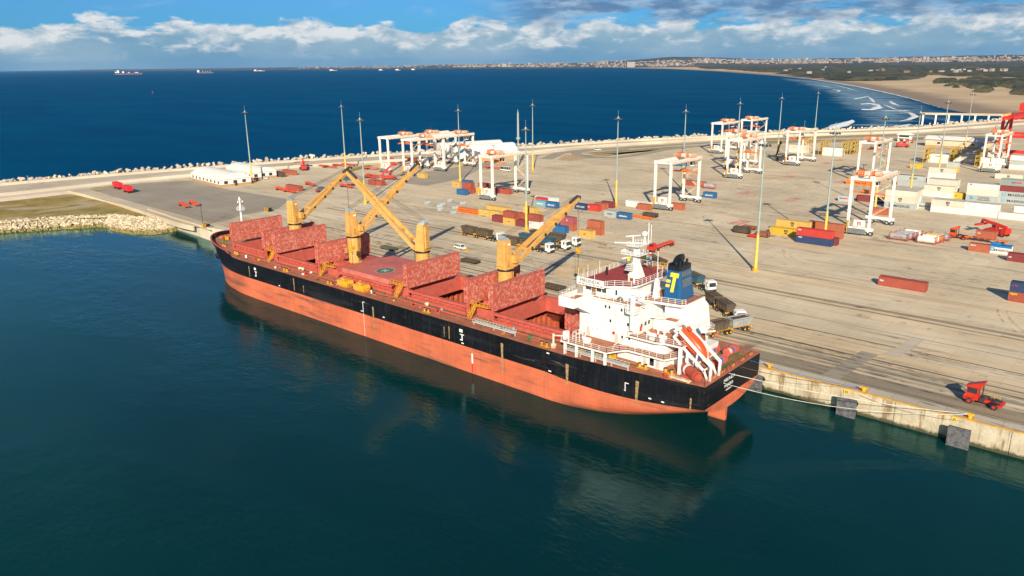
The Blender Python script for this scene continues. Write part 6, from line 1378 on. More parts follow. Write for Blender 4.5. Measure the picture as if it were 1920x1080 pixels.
def cm(n_, c, **k): return mat('box_'+n_, c, .55, corr=22.0, var=.1, streak=.22, scol=tuple(v*.45 for v in c), rust=.25, objvar=.1, **k)
COL = {'yellow': cm('yellow', (.62, .40, .10)), 'msc': cm('bright_yellow', (.66, .43, .03)), 'red': cm('red', (.55, .045, .03)), 'brown': cm('brown', (.42, .115, .055)), 'rust': cm('rust_red', (.36, .075, .045)), 'maroon': cm('maroon', (.22, .035, .035)),
    'navy': cm('navy', (.02, .05, .14)), 'blue': cm('blue', (.02, .12, .30)), 'sky': cm('sky', (.20, .42, .52)), 'grey': cm('grey', (.42, .47, .47)), 'cream': cm('cream', (.68, .62, .50)), 'white': cm('white', (.76, .75, .70)), 'orange': cm('orange', (.80, .20, .01)), 'plum': cm('plum', (.40, .09, .11)), 'olive': cm('grey_green', (.30, .34, .31)), 'dark': cm('dark_brown', (.10, .07, .05))}
RST = mat('roof_grey', (.42, .41, .38), .7)
def cont(pos, L, col, label, logo=None, group=None, rz=0.0, lv=0, roof=None):
    L = 12.19 if L == 40 else 6.06
    src = CM[L]; m_ = COL[col]; root = src[0].copy(); C.objects.link(root)
    p = Vector(pos); root.location = (p.x, p.y, 4.5+.02+lv*2.6); root.rotation_euler.z = rz
    for s_ in src[1:]:
        c = s_.copy(); C.objects.link(c); c.parent = root
        for sl in c.material_slots: sl.link = 'OBJECT'; sl.material = m_
    for sl in root.material_slots: sl.link = 'OBJECT'; sl.material = m_
    tag(root, label, 'container', group or 'shipping containers in the yard')
    F = (math.pi/2, 0, 0)
    if logo == 'maersk':
        text('lettering', 'MAERSK', 1.45 if L > 7 else .95, (.9 if L > 7 else .5, -1.24, 1.2), F, TXK, root, .008, 1.25)
        b = MB(); b.m(0).box(-.6, .6, -.02, .02, -.6, .6); b.m(1)
        for k in range(7): t = math.pi*2*k/7; b.box(-.06, .06, -.04, -.02, -.06, .06); b.hexa([(.12*math.cos(t+1.6)-0, -.045, .12*math.sin(t+1.6)), (.5*math.cos(t), -.045, .5*math.sin(t)), (.5*math.cos(t), -.02, .5*math.sin(t)), (.12*math.cos(t+1.6), -.02, .12*math.sin(t+1.6)), (.12*math.cos(t-1.6), -.045, .12*math.sin(t-1.6)), (.5*math.cos(t)+.01, -.045, .5*math.sin(t)), (.5*math.cos(t)+.01, -.02, .5*math.sin(t)), (.12*math.cos(t-1.6), -.02, .12*math.sin(t-1.6))])
        o = b.build('star_emblem', [TXB, TXW], root, O0); o.location = (-3.9 if L > 7 else -2.2, -1.21, 1.35)
    elif logo == 'sealand':
        text('lettering', 'MAERSK', .95, (.9, -1.24, 1.65), F, TXK, root, .0, 1.25); text('lettering', 'SEALAND', .85, (.9, -1.24, .75), F, TXK, root, .01, 1.3)
        b = MB(); b.box(-.6, .6, -.02, .02, -.6, .6); o = b.build('star_emblem', TXB, root, O0); o.location = (-3.9, -1.21, 1.35)
    elif logo == 'msc':
        text('lettering', 'm', 1.6, (0, -1.24, 1.75), F, TXK, root, .06, 1.2); text('lettering', 'sc', .9, (0, -1.24, .85), F, TXK, root, .05, 1.2)
    elif logo == 'stripe':
        b = MB(); b.m(0).box(-.2, 1.2, -.02, .02, -.25, .25); b.m(1).box(1.2, 3.4, -.02, .02, -.25, .25); o = b.build('name_stripe', [mat('stripe_blue', (.03, .12, .45), .6), TXR], root, O0); o.location = (-1.5 if L > 7 else -2.2, -1.21, 1.4)
    elif logo: 
        tx, sz, xo, zo, mm = logo; text('lettering', tx, sz, (xo, -1.24, zo), F, mm, root, .015)
    if roof: b = MB(); b.box(-L/2+.1, L/2-.1, -1.15, 1.15, 2.55, 2.61); b.build('roof_panel', roof, root, O0)
    return root
def cp(x, y, L, col, label, logo=None, lv=0, dx=0.0, dy=0.0, anchor='L', roof=None, group=None):
    """x, y: foot of the front left (or right) corner as surveyed"""
    p = at(x, y); l = 12.19 if L == 40 else 6.06
    return cont((p.x+(l/2 if anchor == 'L' else -l/2)+dx, p.y+1.22+dy, 0), L, col, label, logo, lv=lv, roof=roof, group=group)
W_ = TXW; SAF = ('safmarine', 1.0, 0, 1.3, TXW)
cp(848, 349.5, 20, 'yellow', 'yellow container at the foot of the mast left of the straddling gantry', ('m', 1.2, 0, 1.3, TXK))
cp(856, 364.5, 20, 'blue', 'blue container standing left of the two high red stack'); cp(867.5, 361.5, 20, 'rust', 'lower red container of the two high stack by the blue container'); cp(867.5, 361.5, 20, 'rust', 'upper red container of the two high stack by the blue container', lv=1)
cp(866, 357, 20, 'blue', 'lower blue container hidden behind the red two high stack'); cp(866, 357, 20, 'blue', 'upper blue container with its roof showing behind the red two high stack', lv=1)
cp(892, 360, 20, 'yellow', 'yellow container between the legs of the straddling gantry'); cp(897, 352, 20, 'maroon', 'low dark red container behind the yellow one under the gantry'); cp(928, 361.5, 20, 'maroon', 'dark maroon container right of the gantry leg'); cp(937.5, 363, 20, 'rust', 'rust red container right of the straddling gantry, end of its row')
cp(1002.5, 386, 20, 'sky', 'pale blue container with white wordmark in mid yard', SAF); cp(1022.5, 388.5, 20, 'blue', 'dark blue container with white wordmark beside the pale blue one', SAF); cp(1003, 378, 40, 'white', 'white long container behind the pale blue and dark blue pair'); cp(1001, 381, 20, 'red', 'red container end peeking out behind the pale blue one', dx=-.5, dy=1.5)
cp(1077.5, 392, 20, 'navy', 'navy container with white wordmark beside the bright red one', ('CMA CGM', .9, 0, 1.3, TXW)); cp(1100, 394, 20, 'red', 'bright red container between navy and rust ones', ('m', 1.0, -2, 1.6, TXW)); cp(1113, 391, 20, 'brown', 'brownish red container behind the bright red one'); cp(1126.5, 388, 20, 'maroon', 'dark red container nearest the lone mast')
cp(1173, 386.5, 40, 'white', 'long white container in front of the single gantry in mid yard'); cp(1194, 392.5, 20, 'brown', 'rust container in front of the long white one'); cp(1256, 391.5, 20, 'brown', 'rust brown container right under the single gantry')
cp(1132, 405.5, 20, 'grey', 'light grey container with small dark letters beside a blue one', ('MAERSK', .7, 0, 1.3, TXK)); cp(1156, 409.5, 20, 'blue', 'blue container with white wordmark beside the light grey one', SAF)
for lv in (0, 1, 2):
    b = MB(); p = at(858, 397.5); z = 4.5+lv*.75; b.box(p.x, p.x+12.2, p.y, p.y+2.4, z, z+.5)
    for xx in (0, 11.9): b.box(p.x+xx, p.x+xx+.3, p.y, p.y+2.4, z+.5, z+.7)
    tag(b.build('flat_rack', ORNG, None, Vector((p.x+6, p.y+1.2, z))), 'orange folded flat rack, %s of the stack of three' % ('bottom', 'middle', 'top')[lv], 'flat rack', 'stacked orange flat racks')
cp(897.5, 403.5, 20, 'yellow', 'yellow container beside the orange flat racks', ('m', 1.0, 1.5, 1.3, TXK)); cp(917.5, 406, 20, 'yellow', 'plain yellow container second from the orange flat racks'); cp(912.5, 396, 40, 'yellow', 'long pale yellow container behind the two yellow ones'); 
cp(922, 415, 20, 'maroon', 'dark red container at the front left of the mixed row'); cp(943.3, 419.5, 20, 'yellow', 'yellow container under the rust red one in the mixed row', ('m', 1.2, 0, 1.3, TXK)); cp(943.3, 419.5, 20, 'rust', 'rust red container stacked on the yellow one in the mixed row', lv=1)
cp(966.3, 423.5, 20, 'maroon', 'dark maroon container left of the mast foot in the mixed row'); cp(969, 410.5, 20, 'rust', 'rust container tucked behind the mixed row', lv=0); cp(981.5, 411, 20, 'yellow', 'lower yellow container behind the mast'); cp(981.5, 411, 20, 'yellow', 'upper yellow container behind the mast', lv=1)
cp(989, 426, 20, 'white', 'white container at the base right of the mast in the mixed row'); cp(989, 426, 20, 'rust', 'rust container stacked on the white one right of the mast', lv=1); cp(991, 408, 20, 'yellow', 'yellow container farthest back right of the mast')
cp(1051, 430.5, 20, 'brown', 'rust brown container below the plum one with a bird logo'); cp(1051, 430.5, 20, 'plum', 'plum red container with small white emblem on top of the brown one', ('v', 1.4, 0, 1.4, TXW), lv=1); cp(1035.5, 434.5, 20, 'blue', 'blue container in front of the plum and brown stack'); cp(1042, 427, 20, 'blue', 'blue container behind, left of the brown stack')
cp(1100, 438, 20, 'brown', 'lower rust container of the pair behind the yellow one', dx=.2); cp(1100, 438, 20, 'brown', 'upper rust container of the pair behind the yellow one', lv=1, dx=.2); cp(1083.7, 443.3, 20, 'yellow', 'yellow container with black emblem in front of the rust pair', ('m', 1.3, 0, 1.3, TXK))
p = at(1442.5, 438)
cont((p.x+6.1, p.y+1.22, 0), 40, 'msc', 'bright yellow long container with black emblem, ground level, in front', 'msc'); cont((p.x+7.2, p.y+3.9, 0), 40, 'msc', 'yellow long container hidden under the upper one with emblem'); cont((p.x+7.2, p.y+3.9, 0), 40, 'yellow', 'bright yellow long container with black emblem, upper one', 'msc', lv=1)
p = at(1491.3, 454)
cont((p.x+6.1, p.y+1.22, 0), 40, 'navy', 'navy blue long container under the bright red one', ('HMM', .6, -4.6, 2.0, TXW)); cont((p.x+6.1, p.y+1.22, 0), 40, 'red', 'bright red long container stacked on the navy one', ('SÜD', .6, -5.0, 2.0, TXW), lv=1); cont((p.x+7.0, p.y+3.8, 0), 40, 'maroon', 'dark red long container half hidden behind the navy one')
p = at(1577, 449.5); cont((p.x-6.1, p.y+1.22, 0), 40, 'brown', 'lower brown long container right behind the red and navy stack'); cont((p.x-6.1, p.y+1.22, 0), 40, 'brown', 'upper brown long container right behind the red and navy stack', ('TRITON', .5, -5.2, 1.6, TXW), lv=1)
p = at(1645.7, 534.5); cont((p.x+6.1, p.y+1.22, 0), 40, 'rust', 'lone rust red long container lying in the open apron at right', ('tex', .8, -5.2, 1.6, TXW))
cp(1586, 345, 40, 'orange', 'bright orange long container on the ground behind the nearest gantry', ('Hapag-Lloyd', 1.2, .6, 1.2, mat('logo_navy', (.02, .03, .12), .6))); cp(1571, 377, 20, 'grey', 'grey container with blue and red stripe under the nearest gantry', 'stripe'); cp(1605, 376.5, 20, 'maroon', 'dark red container between two gantry legs'); cp(1632, 380, 20, 'navy', 'dark blue container seen through the nearest gantry', SAF); cp(1633, 401, 20, 'brown', 'rust container low behind the right leg of the nearest gantry')
def block(x, y, name, cols, rows, dxs=None, start=0):
    """reefer block: cols = list per row of [level0, level1, ...]"""
    p = at(x, y); n_ = ('front', 'second', 'third', 'fourth', 'fifth')
    for r, stack in enumerate(cols):
        for lv, c in enumerate(stack):
            if c is None: continue
            col, lg = c if isinstance(c, tuple) else (c, None); tier = ('bottom', 'second', 'third', 'top')[lv]
            cont((p.x+6.1+(dxs[r] if dxs else 0), p.y+1.22+r*2.75, 0), 40, col, '%s long container, %s tier, %s row, %s' % ({'cream': 'cream', 'white': 'white', 'grey': 'light grey', 'maroon': 'dark red', 'olive': 'grey green', 'navy': 'navy'}[col], tier, n_[r], name), lg, lv=lv, group='containers stacked in blocks at the right', roof=RST if col in ('cream', 'white', 'grey') else None)
block(1657, 389, 'dark lettered block', [[('grey', 'maersk'), ('cream', 'msc'), 'cream'], ['white', 'cream', 'cream'], ['cream', 'white', 'cream'], ['cream', 'grey', 'white']], 4)
p = at(1679, 348); cont((p.x+6.1, p.y+4, 0), 40, 'grey', 'grey container at the base under the blue roofed one'); cont((p.x+6.1, p.y+4, 0), 40, 'grey', 'grey long container with a deep blue roof behind the lettered block', ('MAERSK', 1.0, 1, 1.2, TXK), lv=1, roof=COL['navy'])
block(1731, 367.5, 'block left of the yellow box', [['white', ('cream', 'msc')], ['cream', 'cream', 'cream'], ['cream', 'white', 'cream']], 3, [0, .4, .5])
cp(1738, 342, 40, 'cream', 'cream long container with black emblem topping the back row', 'msc', lv=2, dy=0); cp(1738, 342, 40, 'white', 'white long container second tier under the back row emblem', lv=1); cp(1738, 342, 40, 'white', 'white long container bottom tier under the back row emblem', lv=0)
cp(1778, 371, 20, 'msc', 'small bright yellow container between two white blocks', ('m', 1.2, 0, 1.3, TXK)); cp(1716, 390.5, 20, 'grey', 'small light grey container with a pale star in front of the blocks', 'maersk')
block(1744, 396.6, 'front left stack', [['white', ('cream', 'msc')], ['cream', 'white']], 2)
block(1806, 402.7, 'front middle stack', [['white', ('white', ('A.S', .5, -5, 2.0, TXK))], ['white']], 2)
block(1871, 409.7, 'front right edge stack', [['white'], ['white', 'white']], 2, [0, 4.5])
block(1810, 375.5, 'three high stack', [[('grey', 'sealand'), 'cream', ('white', ('SSI', .7, -4.8, 2.0, TXK))], ['white', 'cream', 'cream']], 2)
block(1868.5, 380, 'four high right edge stack', [[('grey', 'maersk'), ('grey', 'maersk'), 'maroon', ('olive', 'stripe')], ['grey', 'maroon', 'maroon', 'grey']], 2)
cp(1865, 334.5, 40, 'cream', 'lone cream long container with black emblem under the right gantry', 'msc')
cp(1815, 470, 20, 'brown', 'rust container with small white letters left of the tarp covered one', ('SEACO', .5, -1.8, 2.0, TXW)); c_ = cp(1854, 474, 20, 'white', 'white container with blue tarpaulin on top and dark letters', 'maersk')
b = MB(); p = at(1854, 474); r_ = random.Random(2)
g_ = [[(p.x-.1+6.2*i/6, p.y-.1+2.7*j/3, 4.5+2.72+(.8 if (i in (1, 2) and 0 < j < 3) else .12)+r_.random()*.2) for j in range(4)] for i in range(7)]
vs = [q for r in g_ for q in r]; b.add(vs, [(i*4+j, (i+1)*4+j, (i+1)*4+j+1, i*4+j+1) for i in range(6) for j in range(3)])
b.box(p.x-.1, p.x+6.1, p.y-.12, p.y-.06, 6.7, 7.35); tag(b.build('tarpaulin', mat('tarp_blue', (.01, .16, .42), .6)), 'crumpled blue tarpaulin lying over a white container', 'tarpaulin')
cp(1887, 489, 40, 'maroon', 'dark maroon long container cut by the right edge', ('cai', .7, -5.3, 1.4, TXW)); cp(1889, 564, 40, 'rust', 'rust red long container under the navy one at the right edge', ('MEDIT', .6, -5, 2.0, TXY)); cp(1889, 564, 40, 'navy', 'navy long container with small red logo at the right edge', ('x TS', .6, -5.0, 1.7, TXR), lv=1)
block(1737, 304, 'far block by the gatehouse', [['white', ('white', 'stripe')], ['white', 'cream'], ['cream', 'grey']], 3)
block(1786.6, 304, 'far faintly lettered block', [['white', ('cream', ('MAERSK', 1.1, 0, 1.2, TXK))], ['white', 'cream'], ['white', 'grey']], 3)
block(1837, 312, 'far block behind right gantry', [['white', 'white'], ['cream', 'cream'], ['cream', 'cream', ('cream', 'msc')]], 3)
block(1891, 317, 'far right edge block', [['white', 'grey', 'white'], ['grey', 'cream', 'white']], 2)
block(1541, 291, 'small block by the yellow racks', [['white', ('white', ('Süd', .8, -3, 1.5, TXB))], ['grey', 'grey'], ['grey', 'grey']], 3)
block(1478, 285, 'pale block behind the lone gantry', [['cream', 'cream'], ['cream', 'cream']], 2)
cp(1706, 315, 20, 'msc', 'yellow container at the foot of a mast in the far yard', ('m', 1.3, 0, 1.3, TXK)); cp(1773.5, 321.5, 20, 'msc', 'yellow container with a grey one on top, far yard', ('m', 1.3, 0, 1.3, TXK)); cp(1773.5, 321.5, 20, 'grey', 'grey container sitting on the far yellow one', lv=1)
cp(722, 303, 20, 'rust', 'rust container left behind the parked gantries'); cp(755, 302, 40, 'rust', 'rust long container behind the parked gantries'); cp(536, 355, 40, 'rust', 'rust red long container behind orange trailers at left'); cp(690, 346, 20, 'rust', 'rust container right of the mast between the jibs'); cp(702, 347, 20, 'rust', 'rust container beside another near the jib mast'); cp(1282, 347, 20, 'rust', 'rust container behind the single mid yard gantry'); cp(1300, 349, 20, 'brown', 'orange brown container behind the single mid yard gantry'); cp(1317.5, 370, 20, 'blue', 'blue container right of the single mid yard gantry', SAF); cp(1254, 310, 20, 'blue', 'blue container far behind the single gantry'); cp(1268, 311, 20, 'blue', 'second blue container far behind the single gantry'); cp(783, 333, 20, 'yellow', 'pale yellow low container by the tip of a jib')
cp(511, 329, 20, 'dark', 'brown container beside a dark trailer near the breakwater'); cp(529, 326, 40, 'brown', 'rusty long container near the breakwater at left'); cp(518, 331, 20, 'dark', 'second dark container near the breakwater')
# open top bins and flat things
def bin_(x, y, L, label, m_, h=1.6, rz=0, wd=2.4):
    p = at(x, y); b = MB(); c, s_ = 0, 0
    for a in ((-L/2, L/2, -wd/2, -wd/2+.12), (-L/2, L/2, wd/2-.12, wd/2), (-L/2, -L/2+.12, -wd/2, wd/2), (L/2-.12, L/2, -wd/2, wd/2)): b.box(*a, 0, h)
    b.box(-L/2, L/2, -wd/2, wd/2, .05, .3)
    for k in range(int(L)): b.box(-L/2+k+.4, -L/2+k+.5, -wd/2-.08, -wd/2, .1, h)
    b.box(-L/2-.05, L/2+.05, -wd/2-.06, -wd/2+.1, h-.12, h+.05)
    o = b.build('open_bin', m_, None, O0); o.location = (p.x+L/2, p.y+wd/2, 4.52); o.rotation_euler.z = rz; return tag(o, label, 'bin', 'open steel bins and skips')
RUSTM = mat('rusty_steel', (.24, .09, .045), .85, var=.4, scale=1.2); DBR = mat('dark_brown_steel', (.075, .055, .04), .8, var=.3)
bin_(1374, 435.5, 6, 'dark brown open bin left of the tall mast foot', DBR, 2.3); bin_(1390, 429, 5, 'rusty open bin behind the dark brown one', RUSTM, 1.3); bin_(1416, 443, 4.5, 'rusty open bin right of the tall mast', RUSTM, 1.9); bin_(1401, 444, 3.5, 'low bright red skip beside the rusty bins', MRED, .7); bin_(1205, 405.5, 6, 'dark open bin in the middle of the yard behind the rust flat', DBR, 1.6); bin_(1184, 407, 9, 'low long rust red flat rack near the blue container', ORNG, .6, -.1)
bin_(713, 466, 6.5, 'grey green steel tray on the quay beside the second crane', mat('tray_green', (.09, .10, .08), .8), .9); bin_(864, 490, 6.5, 'dark steel tray on the quay behind the fourth hatch cover', DBR, .9); bin_(1018, 540, 6.5, 'dark steel tray on the quay left of the ship bridge', DBR, 1.2)
for x, y, L, lb in ((210, 353, 9, 'bright red open skip trailer, left one, by the grass'), (228, 360, 9, 'bright red open skip trailer, right one, by the grass')):
    p = at(x, y); b = MB(); b.m(0).prismy([(-L/2, 1.2), (L/2, 1.2), (L/2+.3, 3.5), (-L/2-.3, 3.5)], -1.2, 1.2)
    for k in range(8): b.box(-L/2+.5+k*1.1, -L/2+.65+k*1.1, -1.28, -1.2, 1.3, 3.4)
    b.m(1)
    for k in (-2.6, -1.2, 3.4): b.cyl((k, -1.1, .5), (k, 1.1, .5), .5, n=10)
    o = b.build('skip_trailer', [mat('skip_red', (.75, .02, .03), .5), TYRE], None, O0); o.location = (p.x+L/2, p.y+1.3, 4.5); o.rotation_euler.z = -.08; tag(o, lb, 'trailer', 'red skip trailers')
# ---------------- chassis trailers
ct = empty('chassis_trailer'); b = MB()
for y in (-.7, .7): b.box(-6, 6, y-.15, y+.15, 1.05, 1.45)
for x in (-5.9, -3, 0, 3, 5.6): b.box(x, x+.3, -1.2, 1.2, 1.0, 1.4)
for x in (-6, 5.85): b.box(x, x+.15, -1.25, 1.25, 1.0, 1.6)
b.beam((4, -.6, 1.0), (4, -.6, 0.05), .18); b.beam((4, .6, 1.0), (4, .6, .05), .18); b.build('trailer_frame', mat('trailer_red', (.62, .07, .03), .6, rust=.4, objvar=.15), ct, O0)
for x in (-4.6, -3.3):
    for y in (-.95, .95): b = MB(); b.wheel((x, y, .5), .5, .45); b.build('wheel', [TYRE, MRED], ct, O0)
trl = [(345, 388, -.25, 'red chassis trailer on the dark asphalt, left one'), (364, 385, -.25, 'red chassis trailer on the dark asphalt, right one'), (528, 358, -.2, 'orange red chassis trailer before the rust long container'), (543, 361, -.2, 'second orange red chassis trailer before the rust long container'), (582, 348, -.3, 'red chassis trailer between jib ropes near the first crane'), (605, 362, -.15, 'red chassis trailer behind the raised first jib'),
    (650, 352, -.15, 'red chassis trailer under a dark canopy frame by the mast'), (600, 313, .15, 'red trailer leftmost in the row along the breakwater road'), (618, 315, .15, 'red trailer second in the row along the breakwater road'), (636, 312, .1, 'yellowish red trailer in the row along the breakwater road'), (655, 311, .1, 'orange trailer rightmost in the row along the breakwater road'), (697, 318.5, .15, 'orange trailer left of the parked gantries'), (747, 310, .15, 'orange trailer between the first two parked gantries'),
    (695, 335, -.15, 'red trailer beside the mast between the jibs'), (710, 345, -.2, 'red trailer right of the rust containers'), (700, 332, -.1, 'red trailer behind the rust containers by the jib mast'), (925, 317, .0, 'orange trailer parked beside the white minibus'), (1620, 269, .2, 'small dark red trailer before the guard house')]
for i, (x, y, rz, lb) in enumerate(trl):
    o = ct if i == 0 else copy_tree(ct); o.location = at(x, y); o.rotation_euler.z = rz; tag(o, lb, 'trailer', 'flat chassis trailers')
b = MB(); p = at(650, 352); 
for dx in (-2.6, 2.6):
    for dy in (-1, 1): b.m(0).beam((dx, dy, 1.4), (dx, dy, 4.3), .15)
b.m(1).box(-3.2, 3.2, -1.6, 1.6, 4.2, 5.6); o = b.build('loaded_bin', [ORNG, mat('slate_blue', (.07, .11, .17), .7)], None, O0); o.location = p; o.rotation_euler.z = -.15; tag(o, 'dark blue bin raised on an orange frame between the crossed jibs', 'bin')
b = MB(); p = at(605, 362); b.box(-3, 3, -1.3, 1.3, 1.4, 2.8); o = b.build('covered_load', mat('slate_blue', (.07, .11, .17), .7), None, O0); o.location = p; o.rotation_euler.z = -.15; tag(o, 'slate grey covered load on a red trailer behind the first jib', 'load')
# orange machine near the breakwater, small clutter
# ---------------- grey spreader beams on the ground
sb = empty('spreader_beam'); b = MB(); b.box(-4.5, 4.5, -.3, .3, .3, .7); b.build('beam', GREY, sb, O0)
for x in (-4.7, 4.7): b = MB(); b.box(x-.5, x+.5, -1.2, 1.2, .1, 1.6 if x < 0 else 1.3); b.build('end_frame', mat('pale_steel', (.42, .47, .50), .5), sb, O0)
for i, (x, y, lb) in enumerate(((803, 386, 'leftmost'), (831, 389, 'middle'), (846, 381, 'back right'), (828, 398, 'front'))): o = sb if i == 0 else copy_tree(sb); o.location = at(x+10, y); o.rotation_euler.z = -.12; tag(o, 'pale grey container spreader lying on the ground, %s of the four' % lb, 'spreader', 'grey spreaders on the ground')
# ---------------- tipper trucks
tk = empty('tipper_truck'); TW = 1.25
CARGO = mat('ore_load', (.10, .065, .04), .95, var=.35, scale=1.5, bump=.3); BEDB = mat('truck_bed_brown', (.10, .075, .05), .7, var=.3, rust=.4)
b = MB(); b.m(0).hexa([(8.4, -TW, 1.0), (10.6, -TW, .7), (10.6, TW, .7), (8.4, TW, 1.0), (8.4, -TW, 3.5), (10.2, -TW, 3.4), (10.2, TW, 3.4), (8.4, TW, 3.5)]); b.m(1).hexa([(10.5, -1.1, 1.9), (10.6, -1.1, 1.9), (10.6, 1.1, 1.9), (10.5, 1.1, 1.9), (10.28, -1.1, 3.0), (10.38, -1.1, 3.0), (10.38, 1.1, 3.0), (10.28, 1.1, 3.0)])
b.box(9.1, 10.2, -TW-.02, TW+.02, 2.1, 3.0); b.m(2).box(10.55, 10.7, -TW, TW, .55, 1.2); b.m(0); b.box(9.9, 10.1, -TW-.35, -TW, 2.2, 2.9); b.box(9.9, 10.1, TW, TW+.35, 2.2, 2.9); b.build('cab', [WHITEP, GLASS, DARK], tk, O0)
for x0, x1 in ((-10.4, -3.9), (-2.7, 4.2)):
    b = MB(); b.m(0); z0, z1 = 1.45, 3.1
    b.hexa([(x0+.3, -1.1, z0), (x1-.3, -1.1, z0), (x1-.3, 1.1, z0), (x0+.3, 1.1, z0), (x0, -TW, z1), (x1, -TW, z1), (x1, TW, z1), (x0, TW, z1)])
    for k in range(6): x = x0+.5+k*(x1-x0-1)/5; b.box(x-.06, x+.06, -TW-.04, TW+.04, z0+.2, z1)
    b.rail([(x0, -TW, z1), (x1, -TW, z1), (x1, TW, z1), (x0, TW, z1)], .28, 20, .2, 1, True)
    b.m(1).box(x0+.2, x1-.2, -TW+.15, TW-.15, z1-.05, z1+.12); b.build('tipper_bed', [BEDB, CARGO], tk, O0)
b = MB(); b.m(0); b.box(-10.6, -4.6, -.45, .45, 1.0, 1.4); b.box(-3.2, 3.6, -.45, .45, 1.0, 1.4); b.box(-4.6, -3.2, -.15, .15, 1.0, 1.25)
for x in (-10.6, -3.9, 3.2): b.box(x, x+.35, -1.2, 1.2, .95, 1.45)
b.m(1).box(3.5, 8.6, -.45, .45, .7, 1.15); b.build('trailer_chassis', [YEL, DARK], tk, O0)
for x in (-9.6, -8.3, -3.4, -2.1, 2.6, 5.2, 6.5, 9.6):
    for y in (-1.0, 1.0): b = MB(); b.wheel((x, y, .52), .52, .45); b.build('wheel', [TYRE, YEL if x < 3 else GREY], tk, O0)
def wp(v): return Vector((*v, 4.5))
trk = [((-191.5, 198.5), -.05, 'loaded tipper truck driving alone on the apron, cab behind the nearest ship crane', None), ((-167.5, 195.6), .02, 'tipper truck nearest the quay in the queue of three', None), ((-166, 202.5), .02, 'tipper truck with a dark blue bed in the middle of the queue of three', 'b'), ((-166.5, 209.0), .02, 'tipper truck at the back of the queue of three', None),
    ((-119.5, 200.5), -.50, 'brown tipper truck partly hidden by the ship funnel and radar mast', None), ((-102.2, 191.6), -.50, 'tipper truck with blue beds and white cab right of the funnel', 'b'), ((-83.6, 173.2), -.66, 'tipper truck with brown beds driving toward the ship stern', None), ((-77.3, 157.6), -1.95, 'tipper truck alongside the ship stern with grey tailgate', 'g')]
BLUB = mat('truck_bed_blue', (.03, .10, .15), .65, var=.25, rust=.4); GRB = mat('truck_bed_grey', (.32, .33, .32), .6)
for i, (p, rz, lb, v) in enumerate(trk):
    o = tk if i == 0 else copy_tree(tk); o.location = wp(p); o.rotation_euler.z = rz; tag(o, lb, 'truck', 'tipper trucks serving the ship')
    if i >= 4: o.scale = (.88, .95, 1)
    if v:
        for k_, ch in enumerate([c_ for c_ in o.children if c_.name.startswith('tipper_bed')]):
            if v == 'b' or k_ == 0: ch.material_slots[0].link = 'OBJECT'; ch.material_slots[0].material = BLUB if v == 'b' else GRB; ch['label'] = 'dark blue tipper bed' if v == 'b' else 'grey tipper bed'
for o_ in [tk]: o_.rotation_euler.z = -.05
# red flat truck
rt_ = empty('flatbed_truck', at(1240, 466), -2.25+.0); rt_.rotation_euler.z = math.atan2(at(1222, 472).y-at(1258, 459).y, at(1222, 472).x-at(1258, 459).x)
b = MB(); b.m(0).box(5.2, 7.6, -1.2, 1.2, .8, 2.0); b.box(5.2, 6.8, -.9, .9, 2.0, 2.9); b.m(1).box(6.8, 6.86, -.85, .85, 2.05, 2.8); b.m(2).box(7.55, 7.7, -1.2, 1.2, .5, .9); b.build('cab', [MRED, GLASS, DARK], rt_, O0)
b = MB(); b.box(-7.5, 5.2, -.6, .6, 1.0, 1.5); 
for k in range(6): b.box(-7.3+k*2.1, -7.0+k*2.1, -1.25, 1.25, 1.2, 1.55)
b.build('flatbed', mat('trailer_red', (.62, .07, .03), .6), rt_, O0)
for x in (-6.2, -4.8, 3.6, 6.6):
    for y in (-1, 1): b = MB(); b.wheel((x, y, .55), .55, .45); b.build('wheel', [TYRE, MRED], rt_, O0)
tag(rt_, 'red terminal tractor pulling an empty red flatbed trailer behind the radar mast', 'truck')
# ---------------- cars and minibus
def car(name, pos, rz, m_, label, L=4.4, h=1.5, van=False):
    r = empty(name, pos, rz); b = MB(); w_ = .88
    pr_ = [(-L/2, .35), (L/2, .35), (L/2, .8), (L/2-.9 if not van else L/2-.3, .95), (L/2-1.5 if not van else L/2-.7, h), (-L/2+.35, h), (-L/2, .95)]
    b.m(0).prismy(pr_, -w_, w_); b.m(1).prismy([(L/2-1.02 if not van else L/2-.38, 1.0), (L/2-1.55 if not van else L/2-.75, h-.08), (-L/2+.45, h-.08), (-L/2+.15, 1.0)], -w_-.015, w_+.015)
    if van: b.m(1); b.hexa([(L/2-.32, -.75, 1.0), (L/2-.28, -.75, 1.0), (L/2-.28, .75, 1.0), (L/2-.32, .75, 1.0), (L/2-.70, -.7, h-.1), (L/2-.66, -.7, h-.1), (L/2-.66, .7, h-.1), (L/2-.70, .7, h-.1)])
    else: b.m(1).hexa([(L/2-.95, -.75, 1.0), (L/2-.88, -.75, 1.0), (L/2-.88, .75, 1.0), (L/2-.95, .75, 1.0), (L/2-1.5, -.7, h-.06), (L/2-1.43, -.7, h-.06), (L/2-1.43, .7, h-.06), (L/2-1.5, .7, h-.06)])
    b.m(0)
    for x in (-.9, .3, 1.2 if van else -.9): b.box(x-.05, x+.05, -w_-.02, w_+.02, .95, h-.02)
    b.build('body', [m_, GLASS], r, O0)
    for x in (-L/2+.8, L/2-.8):
        for y in (-.78, .78): b = MB(); b.wheel((x, y, .33), .33, .22); b.build('wheel', [TYRE, GREY], r, O0)
    b = MB(); b.box(L/2-.02, L/2+.02, -.8, -.45, .6, .75); b.build('headlight', GALV, r, O0); b = MB(); b.box(L/2-.02, L/2+.02, .45, .8, .6, .75); b.build('headlight', GALV, r, O0)
    return tag(r, label, 'car')
car('parked_car', at(863, 466.5), -.15, WHITEP, 'white estate car alone on the apron near the third crane', 5.0, 1.6)
